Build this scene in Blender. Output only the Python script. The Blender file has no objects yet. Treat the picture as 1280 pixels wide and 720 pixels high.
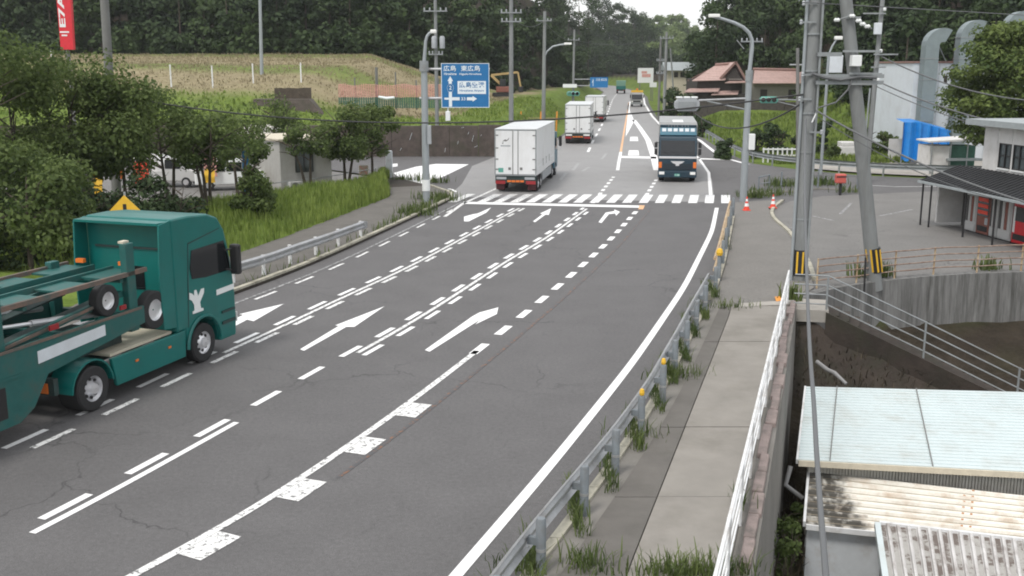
import bpy, math, random
import numpy as np
from mathutils import Vector, Matrix

R = math.radians
random.seed(7)
rng = np.random.default_rng(11)
SC = bpy.context.scene
COL = SC.collection

# ------------------------------------------------------------------ camera
CAM_H, FPX, Y0 = 7.4, 1290.0, 82.0
PITCH = math.atan((360 - Y0) / FPX)
cd = bpy.data.cameras.new('camera')
cam = bpy.data.objects.new('camera', cd)
COL.objects.link(cam)
cam.location = (0, 0, CAM_H)
cam.rotation_euler = (R(90) - PITCH, 0, 0)
cd.sensor_width = 36
cd.lens = 36 * FPX / 1280
cd.clip_start = 0.1
cd.clip_end = 5000
SC.camera = cam

# ------------------------------------------------------------------ world, sun, exposure
SUN_EL, SUN_AZ = 58, 215          # azimuth clockwise from +Y (behind the camera, left)
w = bpy.data.worlds.new('World')
SC.world = w
w.use_nodes = True
nt = w.node_tree
bg = nt.nodes['Background']
sky = nt.nodes.new('ShaderNodeTexSky')
sky.sky_type = 'NISHITA'
sky.sun_disc = False
sky.sun_elevation = R(SUN_EL)
sky.sun_rotation = R(SUN_AZ)
sky.dust_density = 3.0
mixn = nt.nodes.new('ShaderNodeMix')
mixn.data_type = 'RGBA'
mixn.inputs[0].default_value = 0.72
mixn.inputs[7].default_value = (10.4, 10.4, 10.3, 1)       # even bright overcast
nt.links.new(sky.outputs[0], mixn.inputs[6])
nt.links.new(mixn.outputs[2], bg.inputs[0])
bg.inputs[1].default_value = 0.12
sd = bpy.data.lights.new('sun', 'SUN')
sd.energy = 1.8
sd.angle = R(12)
sd.color = (1.0, 0.96, 0.9)
sun = bpy.data.objects.new('sun', sd)
COL.objects.link(sun)
_d = Vector((math.sin(R(SUN_AZ)) * math.cos(R(SUN_EL)), math.cos(R(SUN_AZ)) * math.cos(R(SUN_EL)), math.sin(R(SUN_EL))))
sun.rotation_euler = _d.to_track_quat('Z', 'Y').to_euler()
sun.location = (0, 0, 60)
SC.view_settings.view_transform = 'Standard'
SC.view_settings.look = 'None'
SC.view_settings.gamma = 1
SC.view_settings.exposure = 0.2
SC.cycles.filter_width = 1.9      # soft video lens

# ------------------------------------------------------------------ pixel helpers (1280x720 photo pixels)
_c, _s = math.cos(PITCH), math.sin(PITCH)


def ray(px, py):
    u = (px - 640) / FPX
    v = (360 - py) / FPX
    return Vector((u, _c + v * _s, -_s + v * _c))


def G(px, py, z=0.0):
    d = ray(px, py)
    return Vector((0, 0, CAM_H)) + d * ((z - CAM_H) / d.z)


def at(px, py, Y):
    d = ray(px, py)
    return Vector((0, 0, CAM_H)) + d * (Y / d.y)


# ------------------------------------------------------------------ materials
MATS = {}


def mat(name, col, rough=0.6, metal=0.0, var=0.0, scale=4.0, bump=0.0, bscale=40.0, col2=None, dirt=None, dscale=0.8,
        damt=0.5, spec=None, stretch=None, emit=0.0):
    """Principled with noise mixing col/col2, an optional dirt layer and a fine bump"""
    m = bpy.data.materials.new(name)
    m.use_nodes = True
    n = m.node_tree.nodes
    L = m.node_tree.links
    b = n['Principled BSDF']
    b.inputs['Roughness'].default_value = rough
    b.inputs['Metallic'].default_value = metal
    if spec is not None:
        b.inputs['Specular IOR Level'].default_value = spec
    c4 = (*col, 1)
    b.inputs['Base Color'].default_value = c4
    tc = n.new('ShaderNodeTexCoord')
    src = tc.outputs['Object']
    if stretch:
        mp = n.new('ShaderNodeMapping')
        mp.inputs['Scale'].default_value = stretch
        L.new(src, mp.inputs[0])
        src = mp.outputs[0]
    out = None
    if var > 0 or col2:
        ns = n.new('ShaderNodeTexNoise')
        ns.inputs['Scale'].default_value = scale
        ns.inputs['Detail'].default_value = 6
        ns.inputs['Roughness'].default_value = 0.65
        L.new(src, ns.inputs['Vector'])
        mx = n.new('ShaderNodeMix')
        mx.data_type = 'RGBA'
        rp = n.new('ShaderNodeMapRange')
        rp.inputs[1].default_value = 0.3
        rp.inputs[2].default_value = 0.7
        L.new(ns.outputs[0], rp.inputs[0])
        L.new(rp.outputs[0], mx.inputs[0])
        if col2 is None:
            mx.inputs[6].default_value = (*[c * (1 - var) for c in col], 1)
            mx.inputs[7].default_value = (*[min(1, c * (1 + var)) for c in col], 1)
        else:
            mx.inputs[6].default_value = c4
            mx.inputs[7].default_value = (*col2, 1)
        out = mx.outputs[2]
    if dirt:
        ns = n.new('ShaderNodeTexNoise')
        ns.inputs['Scale'].default_value = dscale
        ns.inputs['Detail'].default_value = 8
        ns.inputs['Roughness'].default_value = 0.7
        L.new(src, ns.inputs['Vector'])
        rp = n.new('ShaderNodeMapRange')
        rp.inputs[1].default_value = 0.48
        rp.inputs[2].default_value = 0.72
        rp.inputs[4].default_value = damt
        L.new(ns.outputs[0], rp.inputs[0])
        mx = n.new('ShaderNodeMix')
        mx.data_type = 'RGBA'
        L.new(rp.outputs[0], mx.inputs[0])
        if out:
            L.new(out, mx.inputs[6])
        else:
            mx.inputs[6].default_value = c4
        mx.inputs[7].default_value = (*dirt, 1)
        out = mx.outputs[2]
    if out:
        L.new(out, b.inputs['Base Color'])
    if bump > 0:
        ns = n.new('ShaderNodeTexNoise')
        ns.inputs['Scale'].default_value = bscale
        ns.inputs['Detail'].default_value = 4
        L.new(tc.outputs['Object'], ns.inputs['Vector'])
        bp = n.new('ShaderNodeBump')
        bp.inputs['Strength'].default_value = bump
        bp.inputs['Distance'].default_value = 0.02
        L.new(ns.outputs[0], bp.inputs['Height'])
        L.new(bp.outputs[0], b.inputs['Normal'])
    MATS[name] = m
    return m


def asphalt(name, base, crack=0.5, tint=(1, 1, 1), rough=0.75):
    m = mat(name, tuple(base * t for t in tint), rough, var=0.09, scale=0.55, bump=0.5, bscale=60, spec=0.35)
    n = m.node_tree.nodes
    L = m.node_tree.links
    b = n['Principled BSDF']
    src = b.inputs['Base Color'].links[0].from_socket
    tc = n.new('ShaderNodeTexCoord')
    # fine aggregate
    ng = n.new('ShaderNodeTexNoise')
    ng.inputs['Scale'].default_value = 55
    ng.inputs['Detail'].default_value = 2
    L.new(tc.outputs['Object'], ng.inputs['Vector'])
    rg = n.new('ShaderNodeMapRange')
    rg.inputs[1].default_value = 0.3
    rg.inputs[2].default_value = 0.7
    rg.inputs[3].default_value = 0.72
    rg.inputs[4].default_value = 1.28
    L.new(ng.outputs[0], rg.inputs[0])
    n2g = n.new('ShaderNodeTexNoise')
    n2g.inputs['Scale'].default_value = 11
    n2g.inputs['Detail'].default_value = 5
    n2g.inputs['Roughness'].default_value = 0.8
    L.new(tc.outputs['Object'], n2g.inputs['Vector'])
    r2g = n.new('ShaderNodeMapRange')
    r2g.inputs[1].default_value = 0.3
    r2g.inputs[2].default_value = 0.7
    r2g.inputs[3].default_value = 0.8
    r2g.inputs[4].default_value = 1.2
    L.new(n2g.outputs[0], r2g.inputs[0])
    m2g = n.new('ShaderNodeMath')
    m2g.operation = 'MULTIPLY'
    L.new(rg.outputs[0], m2g.inputs[0])
    L.new(r2g.outputs[0], m2g.inputs[1])
    mu = n.new('ShaderNodeMix')
    mu.data_type = 'RGBA'
    mu.blend_type = 'MULTIPLY'
    mu.inputs[0].default_value = 1
    L.new(src, mu.inputs[6])
    L.new(m2g.outputs[0], mu.inputs[7])
    # wandering cracks: edges of a distorted voronoi, kept only inside noise patches
    nd = n.new('ShaderNodeTexNoise')
    nd.inputs['Scale'].default_value = 1.1
    nd.inputs['Detail'].default_value = 5
    L.new(tc.outputs['Object'], nd.inputs['Vector'])
    av = n.new('ShaderNodeVectorMath')
    av.operation = 'MULTIPLY_ADD'
    av.inputs[1].default_value = (1.6, 1.6, 0)
    L.new(nd.outputs['Color'], av.inputs[0])
    L.new(tc.outputs['Object'], av.inputs[2])
    vo = n.new('ShaderNodeTexVoronoi')
    vo.feature = 'DISTANCE_TO_EDGE'
    vo.inputs['Scale'].default_value = 0.28
    L.new(av.outputs[0], vo.inputs['Vector'])
    rc = n.new('ShaderNodeMapRange')
    rc.inputs[1].default_value = 0.002
    rc.inputs[2].default_value = 0.010
    rc.inputs[3].default_value = 1
    rc.inputs[4].default_value = 0
    L.new(vo.outputs[0], rc.inputs[0])
    nm = n.new('ShaderNodeTexNoise')
    nm.inputs['Scale'].default_value = 0.16
    nm.inputs['Detail'].default_value = 5
    L.new(tc.outputs['Object'], nm.inputs['Vector'])
    rm = n.new('ShaderNodeMapRange')
    rm.inputs[1].default_value = 0.48
    rm.inputs[2].default_value = 0.6
    rm.inputs[4].default_value = crack
    L.new(nm.outputs[0], rm.inputs[0])
    mm = n.new('ShaderNodeMath')
    mm.operation = 'MULTIPLY'
    L.new(rc.outputs[0], mm.inputs[0])
    L.new(rm.outputs[0], mm.inputs[1])
    mk = n.new('ShaderNodeMix')
    mk.data_type = 'RGBA'
    L.new(mm.outputs[0], mk.inputs[0])
    L.new(mu.outputs[2], mk.inputs[6])
    mk.inputs[7].default_value = (0.018, 0.018, 0.02, 1)
    L.new(mk.outputs[2], b.inputs['Base Color'])
    return m


def paint(name, col, wear, under=(0.075, 0.074, 0.077), scale=7.0):
    """road paint; wear 0..1 lets the asphalt colour through in chips"""
    m = mat(name, col, 0.6, var=0.06, scale=6)
    n = m.node_tree.nodes
    L = m.node_tree.links
    b = n['Principled BSDF']
    src = b.inputs['Base Color'].links[0].from_socket
    tc = n.new('ShaderNodeTexCoord')
    ns = n.new('ShaderNodeTexNoise')
    ns.inputs['Scale'].default_value = scale
    ns.inputs['Detail'].default_value = 9
    ns.inputs['Roughness'].default_value = 0.75
    L.new(tc.outputs['Object'], ns.inputs['Vector'])
    rp = n.new('ShaderNodeMapRange')
    t = 0.72 - 0.4 * wear
    rp.inputs[1].default_value = t - 0.03
    rp.inputs[2].default_value = t + 0.03
    L.new(ns.outputs[0], rp.inputs[0])
    mx = n.new('ShaderNodeMix')
    mx.data_type = 'RGBA'
    L.new(rp.outputs[0], mx.inputs[0])
    L.new(src, mx.inputs[6])
    mx.inputs[7].default_value = (*under, 1)
    L.new(mx.outputs[2], b.inputs['Base Color'])
    return m


def foliage(name, c1, c2, transl=0.25, scale=0.35):
    m = bpy.data.materials.new(name)
    m.use_nodes = True
    n = m.node_tree.nodes
    L = m.node_tree.links
    b = n['Principled BSDF']
    b.inputs['Roughness'].default_value = 0.65
    b.inputs['Specular IOR Level'].default_value = 0.25
    g = n.new('ShaderNodeNewGeometry')
    tc = n.new('ShaderNodeTexCoord')
    ns = n.new('ShaderNodeTexNoise')
    ns.inputs['Scale'].default_value = scale
    ns.inputs['Detail'].default_value = 3
    L.new(tc.outputs['Object'], ns.inputs['Vector'])
    ad = n.new('ShaderNodeMath')
    ad.operation = 'MULTIPLY_ADD'
    ad.inputs[1].default_value = 0.5
    L.new(g.outputs['Random Per Island'], ad.inputs[0])
    rp = n.new('ShaderNodeMapRange')
    rp.inputs[1].default_value = 0.3
    rp.inputs[2].default_value = 0.7
    rp.inputs[3].default_value = -0.15
    rp.inputs[4].default_value = 0.65
    L.new(ns.outputs[0], rp.inputs[0])
    L.new(rp.outputs[0], ad.inputs[2])
    mx = n.new('ShaderNodeMix')
    mx.data_type = 'RGBA'
    L.new(ad.outputs[0], mx.inputs[0])
    mx.inputs[6].default_value = (*c1, 1)
    mx.inputs[7].default_value = (*c2, 1)
    L.new(mx.outputs[2], b.inputs['Base Color'])
    tr = n.new('ShaderNodeBsdfTranslucent')
    L.new(mx.outputs[2], tr.inputs[0])
    ms = n.new('ShaderNodeMixShader')
    ms.inputs[0].default_value = transl
    L.new(b.outputs[0], ms.inputs[1])
    L.new(tr.outputs[0], ms.inputs[2])
    L.new(ms.outputs[0], n['Material Output'].inputs[0])
    MATS[name] = m
    return m


asphalt('asphalt', 0.115, 0.5, (1.0, 0.975, 0.985))
asphalt('asphalt_glare', 0.25, 0.25, (1.0, 0.985, 0.98), 0.55)  # base colour lightened to hold the sky glare on the far road
asphalt('asphalt_lot', 0.165, 0.5, (1.02, 0.99, 0.95))
asphalt('asphalt_path', 0.165, 0.4, (1.05, 1.0, 0.93))
paint('paint', (0.8, 0.8, 0.8), 0.24, under=(.3, .3, .3), scale=16)
paint('paint_old', (0.74, 0.74, 0.73), 0.42, under=(.16, .16, .16), scale=9)
paint('paint_faint', (0.42, 0.42, 0.42), 0.6, under=(.12, .12, .12), scale=7)
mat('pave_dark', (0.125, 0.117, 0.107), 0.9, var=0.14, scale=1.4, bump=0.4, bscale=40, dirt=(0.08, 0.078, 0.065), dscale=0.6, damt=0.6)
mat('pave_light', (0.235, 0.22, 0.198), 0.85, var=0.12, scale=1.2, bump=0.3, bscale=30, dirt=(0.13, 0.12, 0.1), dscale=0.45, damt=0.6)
paint('paint_orange', (0.78, 0.40, 0.17), 0.45, under=(.5, .42, .35))
paint('paint_bar', (0.76, 0.76, 0.76), 0.34, under=(.26, .26, .26), scale=3.5)
paint('paint_ghost', (0.36, 0.36, 0.36), 0.5, under=(.24, .24, .24), scale=5)
paint('paint_rust', (0.22, 0.10, 0.05), 0.68, scale=6)
mat('concrete', (0.34, 0.32, 0.29), 0.85, var=0.15, scale=1.5, bump=0.3, bscale=30, dirt=(0.14, 0.13, 0.11), dscale=0.5, damt=0.6)
mat('concrete_dark', (0.2, 0.19, 0.175), 0.9, var=0.2, scale=1.2, bump=0.4, bscale=25, dirt=(0.07, 0.07, 0.055), dscale=0.6, damt=0.7)
mat('concrete_wall', (0.09, 0.088, 0.085), 0.9, col2=(0.24, 0.24, 0.235), scale=1.6, bump=0.4, bscale=22, dirt=(0.035, 0.035, 0.03), dscale=1.1, damt=0.9, stretch=(3.2, 3.2, 0.25))
mat('kerb_concrete', (0.4, 0.38, 0.31), 0.85, var=0.2, scale=3, bump=0.3, dirt=(0.12, 0.11, 0.08), dscale=2, damt=0.7)
mat('pink_concrete', (0.26, 0.21, 0.195), 0.9, var=0.2, scale=3, bump=0.4, dirt=(0.1, 0.09, 0.08), dscale=2.2, damt=0.8)
mat('brown_wall', (0.085, 0.068, 0.06), 0.95, var=0.3, scale=2, bump=0.5, bscale=10, dirt=(0.04, 0.045, 0.025), dscale=0.7, damt=0.8)
mat('soil', (0.04, 0.031, 0.025), 0.95, var=0.35, scale=1.5, bump=0.8, bscale=9, dirt=(0.025, 0.03, 0.015), dscale=0.6, damt=0.8)
mat('galv', (0.42, 0.43, 0.44), 0.45, 0.55, var=0.12, scale=3, dirt=(0.2, 0.17, 0.14), dscale=1.4, damt=0.5)
mat('galv_dull', (0.27, 0.29, 0.3), 0.6, 0.2, var=0.12, scale=3, dirt=(0.15, 0.14, 0.12), dscale=1.4, damt=0.5)
mat('post_grey', (0.19, 0.215, 0.235), 0.6, 0.1, var=0.15, scale=4, dirt=(0.13, 0.11, 0.09), dscale=3, damt=0.5)
mat('pole_concrete', (0.21, 0.22, 0.222), 0.85, var=0.15, scale=1.2, bump=0.2, dirt=(0.13, 0.13, 0.12), dscale=0.7, damt=0.6, stretch=(3, 3, 0.4))
mat('pole_steel', (0.33, 0.36, 0.38), 0.5, 0.3, var=0.1, scale=2, dirt=(0.2, 0.2, 0.19), dscale=0.8, damt=0.4, stretch=(3, 3, 0.4))
mat('pole_dark', (0.16, 0.16, 0.155), 0.8, var=0.15, scale=1.2)
mat('white_metal', (0.72, 0.73, 0.74), 0.45, var=0.05, dirt=(0.35, 0.31, 0.26), dscale=2.5, damt=0.6)
mat('rust_rail', (0.36, 0.29, 0.24), 0.8, col2=(0.16, 0.085, 0.055), scale=5, bump=0.3)
mat('cream_rail', (0.55, 0.45, 0.3), 0.7, col2=(0.33, 0.2, 0.1), scale=4)
mat('yellow', (0.7, 0.42, 0.03), 0.5, var=0.1)
mat('black', (0.015, 0.015, 0.016), 0.5)
mat('rubber', (0.02, 0.02, 0.021), 0.8, var=0.2, scale=8)
mat('chrome', (0.72, 0.72, 0.74), 0.3, 0.6)
mat('alu', (0.5, 0.5, 0.52), 0.4, 0.5)
mat('glass_dark', (0.012, 0.014, 0.016), 0.08, spec=0.6)
mat('glass_grey', (0.07, 0.085, 0.09), 0.12, spec=0.6, var=0.3, scale=1.2)
mat('wire', (0.03, 0.03, 0.032), 0.7)
mat('wire_grey', (0.12, 0.125, 0.13), 0.7)
mat('truck_green', (0.004, 0.135, 0.122), 0.32, var=0.06, scale=1.2, dirt=(0.02, 0.07, 0.065), dscale=1.5, damt=0.35)
mat('frame_green', (0.012, 0.10, 0.092), 0.5, var=0.2, scale=2.5, dirt=(0.06, 0.055, 0.045), dscale=2.5, damt=0.7)
mat('frame_dark', (0.022, 0.045, 0.043), 0.7, var=0.3, scale=3, dirt=(0.05, 0.04, 0.035), dscale=2, damt=0.6)
mat('deck_rust', (0.2, 0.115, 0.085), 0.8, col2=(0.06, 0.085, 0.08), scale=2.5)
mat('truck_white', (0.7, 0.71, 0.72), 0.4, var=0.03, scale=1, dirt=(0.48, 0.47, 0.45), dscale=0.9, damt=0.5, stretch=(1, 1, 0.4))
mat('roof_alu', (0.6, 0.62, 0.63), 0.45, 0.2, var=0.08, scale=1)
mat('truck_navy', (0.012, 0.035, 0.055), 0.3, var=0.1, scale=2)
mat('truck_teal', (0.03, 0.13, 0.19), 0.35, var=0.1, scale=2)
mat('box_grey', (0.30, 0.31, 0.31), 0.5, var=0.1, scale=2, dirt=(0.18, 0.17, 0.16), damt=0.5)
mat('light_orange', (0.7, 0.17, 0.025), 0.35)
mat('light_red', (0.28, 0.015, 0.02), 0.4)
mat('maroon', (0.07, 0.012, 0.016), 0.6)
mat('light_white', (0.8, 0.8, 0.78), 0.2)
mat('decal_white', (0.75, 0.77, 0.77), 0.4)
mat('sign_blue', (0.01, 0.145, 0.36), 0.4, var=0.05)
mat('sign_white', (0.72, 0.78, 0.82), 0.4)
mat('sign_red', (0.62, 0.02, 0.035), 0.45, var=0.08)
mat('signal_green', (0.10, 0.33, 0.27), 0.5)
mat('signal_grey', (0.34, 0.36, 0.38), 0.5, var=0.1)
mat('roof_blue', (0.56, 0.63, 0.64), 0.45, 0.1, var=0.05, scale=0.7, dirt=(0.42, 0.42, 0.38), dscale=1.2, damt=0.5)
mat('roof_cream', (0.68, 0.66, 0.6), 0.5, var=0.08, scale=1, dirt=(0.36, 0.2, 0.08), dscale=1.6, damt=0.6)
mat('wall_cream', (0.62, 0.6, 0.55), 0.7, var=0.06, dirt=(0.35, 0.31, 0.25), dscale=1.5, damt=0.5)
mat('wall_bluewhite', (0.56, 0.59, 0.62), 0.7, var=0.06, dirt=(0.28, 0.2, 0.14), dscale=1.6, damt=0.5)
mat('factory_white', (0.62, 0.66, 0.7), 0.6, var=0.04, dirt=(0.45, 0.46, 0.47), dscale=0.6, damt=0.5)
mat('duct', (0.2, 0.24, 0.25), 0.55, 0.2, var=0.1, scale=2)
mat('tarp', (0.01, 0.19, 0.55), 0.45, var=0.15, scale=2, bump=0.6, bscale=3)
mat('store_white', (0.62, 0.61, 0.6), 0.7, var=0.05, dirt=(0.38, 0.36, 0.33), dscale=1.2, damt=0.5)
mat('awning', (0.022, 0.023, 0.026), 0.75, var=0.2, scale=2)
mat('eave_grey', (0.3, 0.33, 0.34), 0.6, var=0.1)
mat('vending_red', (0.55, 0.012, 0.022), 0.3, var=0.06)
mat('vending_white', (0.46, 0.46, 0.455), 0.4)  # white greyed down to carry the shade under the awning
mat('shade_wall', (0.075, 0.073, 0.07), 0.8, var=0.15)  # darkened base colour carries the shade under the store awning
mat('brown_panel', (0.2, 0.07, 0.05), 0.6, var=0.2)
mat('tile_red', (0.44, 0.31, 0.28), 0.6, var=0.18, scale=3, dirt=(0.3, 0.2, 0.17), dscale=1, damt=0.5)
mat('tile_dark', (0.24, 0.145, 0.125), 0.65, var=0.2)
mat('house_wall', (0.26, 0.245, 0.22), 0.85, var=0.1)
mat('house_dark', (0.045, 0.038, 0.034), 0.8, var=0.3)
mat('stone_wall', (0.10, 0.085, 0.075), 0.9, col2=(0.045, 0.042, 0.038), scale=3, bump=0.6, bscale=6)
mat('prefab_grey', (0.35, 0.345, 0.325), 0.7, var=0.06, dirt=(0.22, 0.2, 0.17), damt=0.5)
mat('net_pink', (0.6, 0.32, 0.28), 0.8, var=0.2, scale=3)
mat('net_green', (0.05, 0.14, 0.1), 0.8, var=0.2)
mat('wood_dark', (0.07, 0.055, 0.04), 0.85, var=0.3)
mat('bark', (0.065, 0.052, 0.04), 0.95, var=0.4, scale=5, bump=0.6, bscale=20)
mat('cone_red', (0.7, 0.06, 0.03), 0.5)
mat('postbox_red', (0.5, 0.10, 0.08), 0.5, var=0.1)
mat('orange_paint', (0.7, 0.28, 0.04), 0.6, var=0.2)
mat('excavator', (0.4, 0.28, 0.12), 0.6, var=0.2)
mat('dump_green', (0.16, 0.3, 0.23), 0.5, var=0.1)
mat('pvc', (0.24, 0.24, 0.24), 0.5)
mat('cream', (0.55, 0.5, 0.4), 0.7, var=0.1)
foliage('leaf_road', (0.045, 0.075, 0.022), (0.17, 0.225, 0.070), 0.4, 0.5)
foliage('leaf_dark', (0.016, 0.032, 0.014), (0.068, 0.105, 0.036), 0.2, 0.14)
foliage('leaf_far_sunlit', (0.10, 0.155, 0.05), (0.24, 0.31, 0.12), 0.4, 0.06)  # paler leaf colour carries the sun on the far hill
foliage('leaf_pine', (0.045, 0.08, 0.02), (0.17, 0.22, 0.06), 0.3, 0.6)
foliage('leaf_grass', (0.10, 0.155, 0.028), (0.27, 0.34, 0.085), 0.4, 0.8)
foliage('leaf_weed', (0.04, 0.07, 0.02), (0.15, 0.19, 0.06), 0.3, 1.0)
foliage('leaf_dead', (0.03, 0.024, 0.018), (0.11, 0.09, 0.06), 0.2, 0.8)
foliage('leaf_dry', (0.20, 0.17, 0.10), (0.33, 0.285, 0.18), 0.3, 0.4)


# ------------------------------------------------------------------ mesh builder
class MB:
    def __init__(s):
        s.v, s.f = [], []

    def add(s, vs, fs):
        k = len(s.v)
        s.v += [tuple(p) for p in vs]
        s.f += [tuple(i + k for i in f) for f in fs]
        return s

    def hexa(s, p):
        return s.add(p, [(0, 3, 2, 1), (4, 5, 6, 7), (0, 1, 5, 4), (1, 2, 6, 5), (2, 3, 7, 6), (3, 0, 4, 7)])

    def bx(s, x0, x1, y0, y1, z0, z1):
        return s.hexa([(x0, y0, z0), (x1, y0, z0), (x1, y1, z0), (x0, y1, z0), (x0, y0, z1), (x1, y0, z1), (x1, y1, z1), (x0, y1, z1)])

    def obox(s, a, b, wdt, hgt, up=(0, 0, 1)):
        """box along a->b, section wdt x hgt, centred"""
        a, b = Vector(a), Vector(b)
        d = (b - a).normalized()
        up = Vector(up)
        sd_ = d.cross(up).normalized()
        u = sd_.cross(d)
        p = []
        for q in (a, b):
            p.append([q - sd_ * wdt / 2 - u * hgt / 2, q + sd_ * wdt / 2 - u * hgt / 2, q + sd_ * wdt / 2 + u * hgt / 2, q - sd_ * wdt / 2 + u * hgt / 2])
        return s.hexa([p[0][0], p[0][1], p[1][1], p[1][0], p[0][3], p[0][2], p[1][2], p[1][3]])

    def prism(s, poly, off):
        """3-D polygon swept by off"""
        n = len(poly)
        off = Vector(off)
        vs = [Vector(p) for p in poly] + [Vector(p) + off for p in poly]
        fs = [tuple(range(n - 1, -1, -1)), tuple(range(n, 2 * n))]
        for i in range(n):
            j = (i + 1) % n
            fs.append((i, j, n + j, n + i))
        return s.add(vs, fs)

    def slab(s, poly, z0, z1):
        return s.prism([(p[0], p[1], z0) for p in poly], (0, 0, z1 - z0))

    def sheet(s, poly, z):
        poly = list(poly)
        if sum(a[0] * b[1] - b[0] * a[1] for a, b in zip(poly, poly[1:] + poly[:1])) < 0:
            poly = poly[::-1]
        return s.add([(p[0], p[1], z) for p in poly], [tuple(range(len(poly)))])

    def tube(s, pts, r, n=8, cap=True):
        pts = [Vector(p) for p in pts]
        m = len(pts)
        rs = r if isinstance(r, (list, tuple)) else [r] * m
        vs, fs = [], []
        prev = None
        for i, p in enumerate(pts):
            d = (pts[min(i + 1, m - 1)] - pts[max(i - 1, 0)]).normalized()
            if prev is None:
                ref = Vector((0, 0, 1)) if abs(d.z) < 0.9 else Vector((1, 0, 0))
                u = d.cross(ref).normalized()
            else:
                u = (prev - d * prev.dot(d)).normalized()
            prev = u
            v = d.cross(u)
            for k in range(n):
                a = 2 * math.pi * k / n
                vs.append(p + (u * math.cos(a) + v * math.sin(a)) * rs[i])
        for i in range(m - 1):
            for k in range(n):
                k2 = (k + 1) % n
                fs.append((i * n + k, i * n + k2, (i + 1) * n + k2, (i + 1) * n + k))
        if cap:
            fs.append(tuple(range(n - 1, -1, -1)))
            fs.append(tuple((m - 1) * n + k for k in range(n)))
        return s.add(vs, fs)

    def lathe(s, prof, c=(0, 0, 0), axis='z', n=20, cap=True):
        """prof: (radius, height) pairs"""
        vs, fs = [], []
        m = len(prof)
        for (r, h) in prof:
            for k in range(n):
                a = 2 * math.pi * k / n
                x, y = r * math.cos(a), r * math.sin(a)
                q = (x, y, h) if axis == 'z' else ((h, x, y) if axis == 'x' else (y, h, x))
                vs.append((q[0] + c[0], q[1] + c[1], q[2] + c[2]))
        for i in range(m - 1):
            for k in range(n):
                k2 = (k + 1) % n
                fs.append((i * n + k, i * n + k2, (i + 1) * n + k2, (i + 1) * n + k))
        if cap:
            fs.append(tuple(range(n - 1, -1, -1)))
            fs.append(tuple((m - 1) * n + k for k in range(n)))
        return s.add(vs, fs)

    def quad(s, a, b, c, d):
        return s.add([a, b, c, d], [(0, 1, 2, 3)])

    def build(s, name, m, parent=None, smooth=False, bevel=0.0, off=None):
        me = bpy.data.meshes.new(name)
        me.from_pydata(s.v, [], s.f)
        me.materials.append(MATS[m] if isinstance(m, str) else m)
        if smooth:
            me.polygons.foreach_set('use_smooth', [True] * len(me.polygons))
        me.update()
        o = bpy.data.objects.new(name, me)
        COL.objects.link(o)
        if parent:
            o.parent = parent
        if off is not None:
            o.location = off
        if bevel:
            md = o.modifiers.new('bevel', 'BEVEL')
            md.width = bevel
            md.segments = 2
            md.limit_method = 'ANGLE'
        if smooth:
            md = o.modifiers.new('es', 'EDGE_SPLIT')
            md.split_angle = R(38)
        return o


def thing(name, label, cat, loc=(0, 0, 0), rz=0.0, group=None):
    o = bpy.data.objects.new(name, None)
    o.empty_display_size = 0.2
    COL.objects.link(o)
    o.location = loc
    o.rotation_euler = (0, 0, rz)
    return tag(o, label, cat, group)


def tag(o, label=None, cat=None, group=None, kind=None):
    if label:
        o['label'] = label
    if cat:
        o['category'] = cat
    if group:
        o['group'] = group
    if kind:
        o['kind'] = kind
    return o


def wpart(name, mb, m, parent, **k):
    """a part laid out in world coordinates under an unrotated thing"""
    return mb.build(name, m, parent, off=-Vector(parent.location), **k)


def copy_tree(o, parent=None):
    c = o.copy()
    COL.objects.link(c)
    c.parent = parent
    for ch in list(o.children):
        copy_tree(ch, c)
    return c


def text_mesh(body, width, height, loc, right, up, m, name, parent, off=None, bold=0.0):
    cu = bpy.data.curves.new('txt', 'FONT')
    cu.body = body
    cu.offset = bold
    o = bpy.data.objects.new('txt', cu)
    COL.objects.link(o)
    dg = bpy.context.evaluated_depsgraph_get()
    me = bpy.data.meshes.new_from_object(o.evaluated_get(dg))
    bpy.data.objects.remove(o)
    co = np.zeros(len(me.vertices) * 3)
    me.vertices.foreach_get('co', co)
    co = co.reshape(-1, 3)
    mn, mx = co.min(0), co.max(0)
    u = (co[:, 0] - mn[0]) / max(1e-6, mx[0] - mn[0]) * width
    v = (co[:, 1] - mn[1]) / max(1e-6, mx[1] - mn[1]) * height
    right, up = Vector(right).normalized(), Vector(up).normalized()
    p = np.array(loc)[None] + u[:, None] * np.array(right)[None] + v[:, None] * np.array(up)[None]
    me.vertices.foreach_set('co', p.ravel())
    me.materials.clear()
    me.materials.append(MATS[m])
    me.name = name
    me.update()
    ob = bpy.data.objects.new(name, me)
    COL.objects.link(ob)
    ob.parent = parent
    if off is not None:
        ob.location = off
    return ob


def mesh_np(name, verts, faces4, m, parent=None, off=None):
    me = bpy.data.meshes.new(name)
    nv, nf = len(verts), len(faces4)
    me.vertices.add(nv)
    me.vertices.foreach_set('co', np.ascontiguousarray(verts, dtype=np.float32).ravel())
    me.loops.add(nf * 4)
    me.loops.foreach_set('vertex_index', np.ascontiguousarray(faces4, dtype=np.int32).ravel())
    me.polygons.add(nf)
    me.polygons.foreach_set('loop_start', np.arange(nf, dtype=np.int32) * 4)
    me.update(calc_edges=True)
    me.materials.append(MATS[m])
    o = bpy.data.objects.new(name, me)
    COL.objects.link(o)
    o.parent = parent
    if off is not None:
        o.location = off
    return o


# ------------------------------------------------------------------ polylines of the road (from photo pixels on z=0)
def gl(*pp):
    return [G(a, b).xy for a, b in pp]


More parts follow.
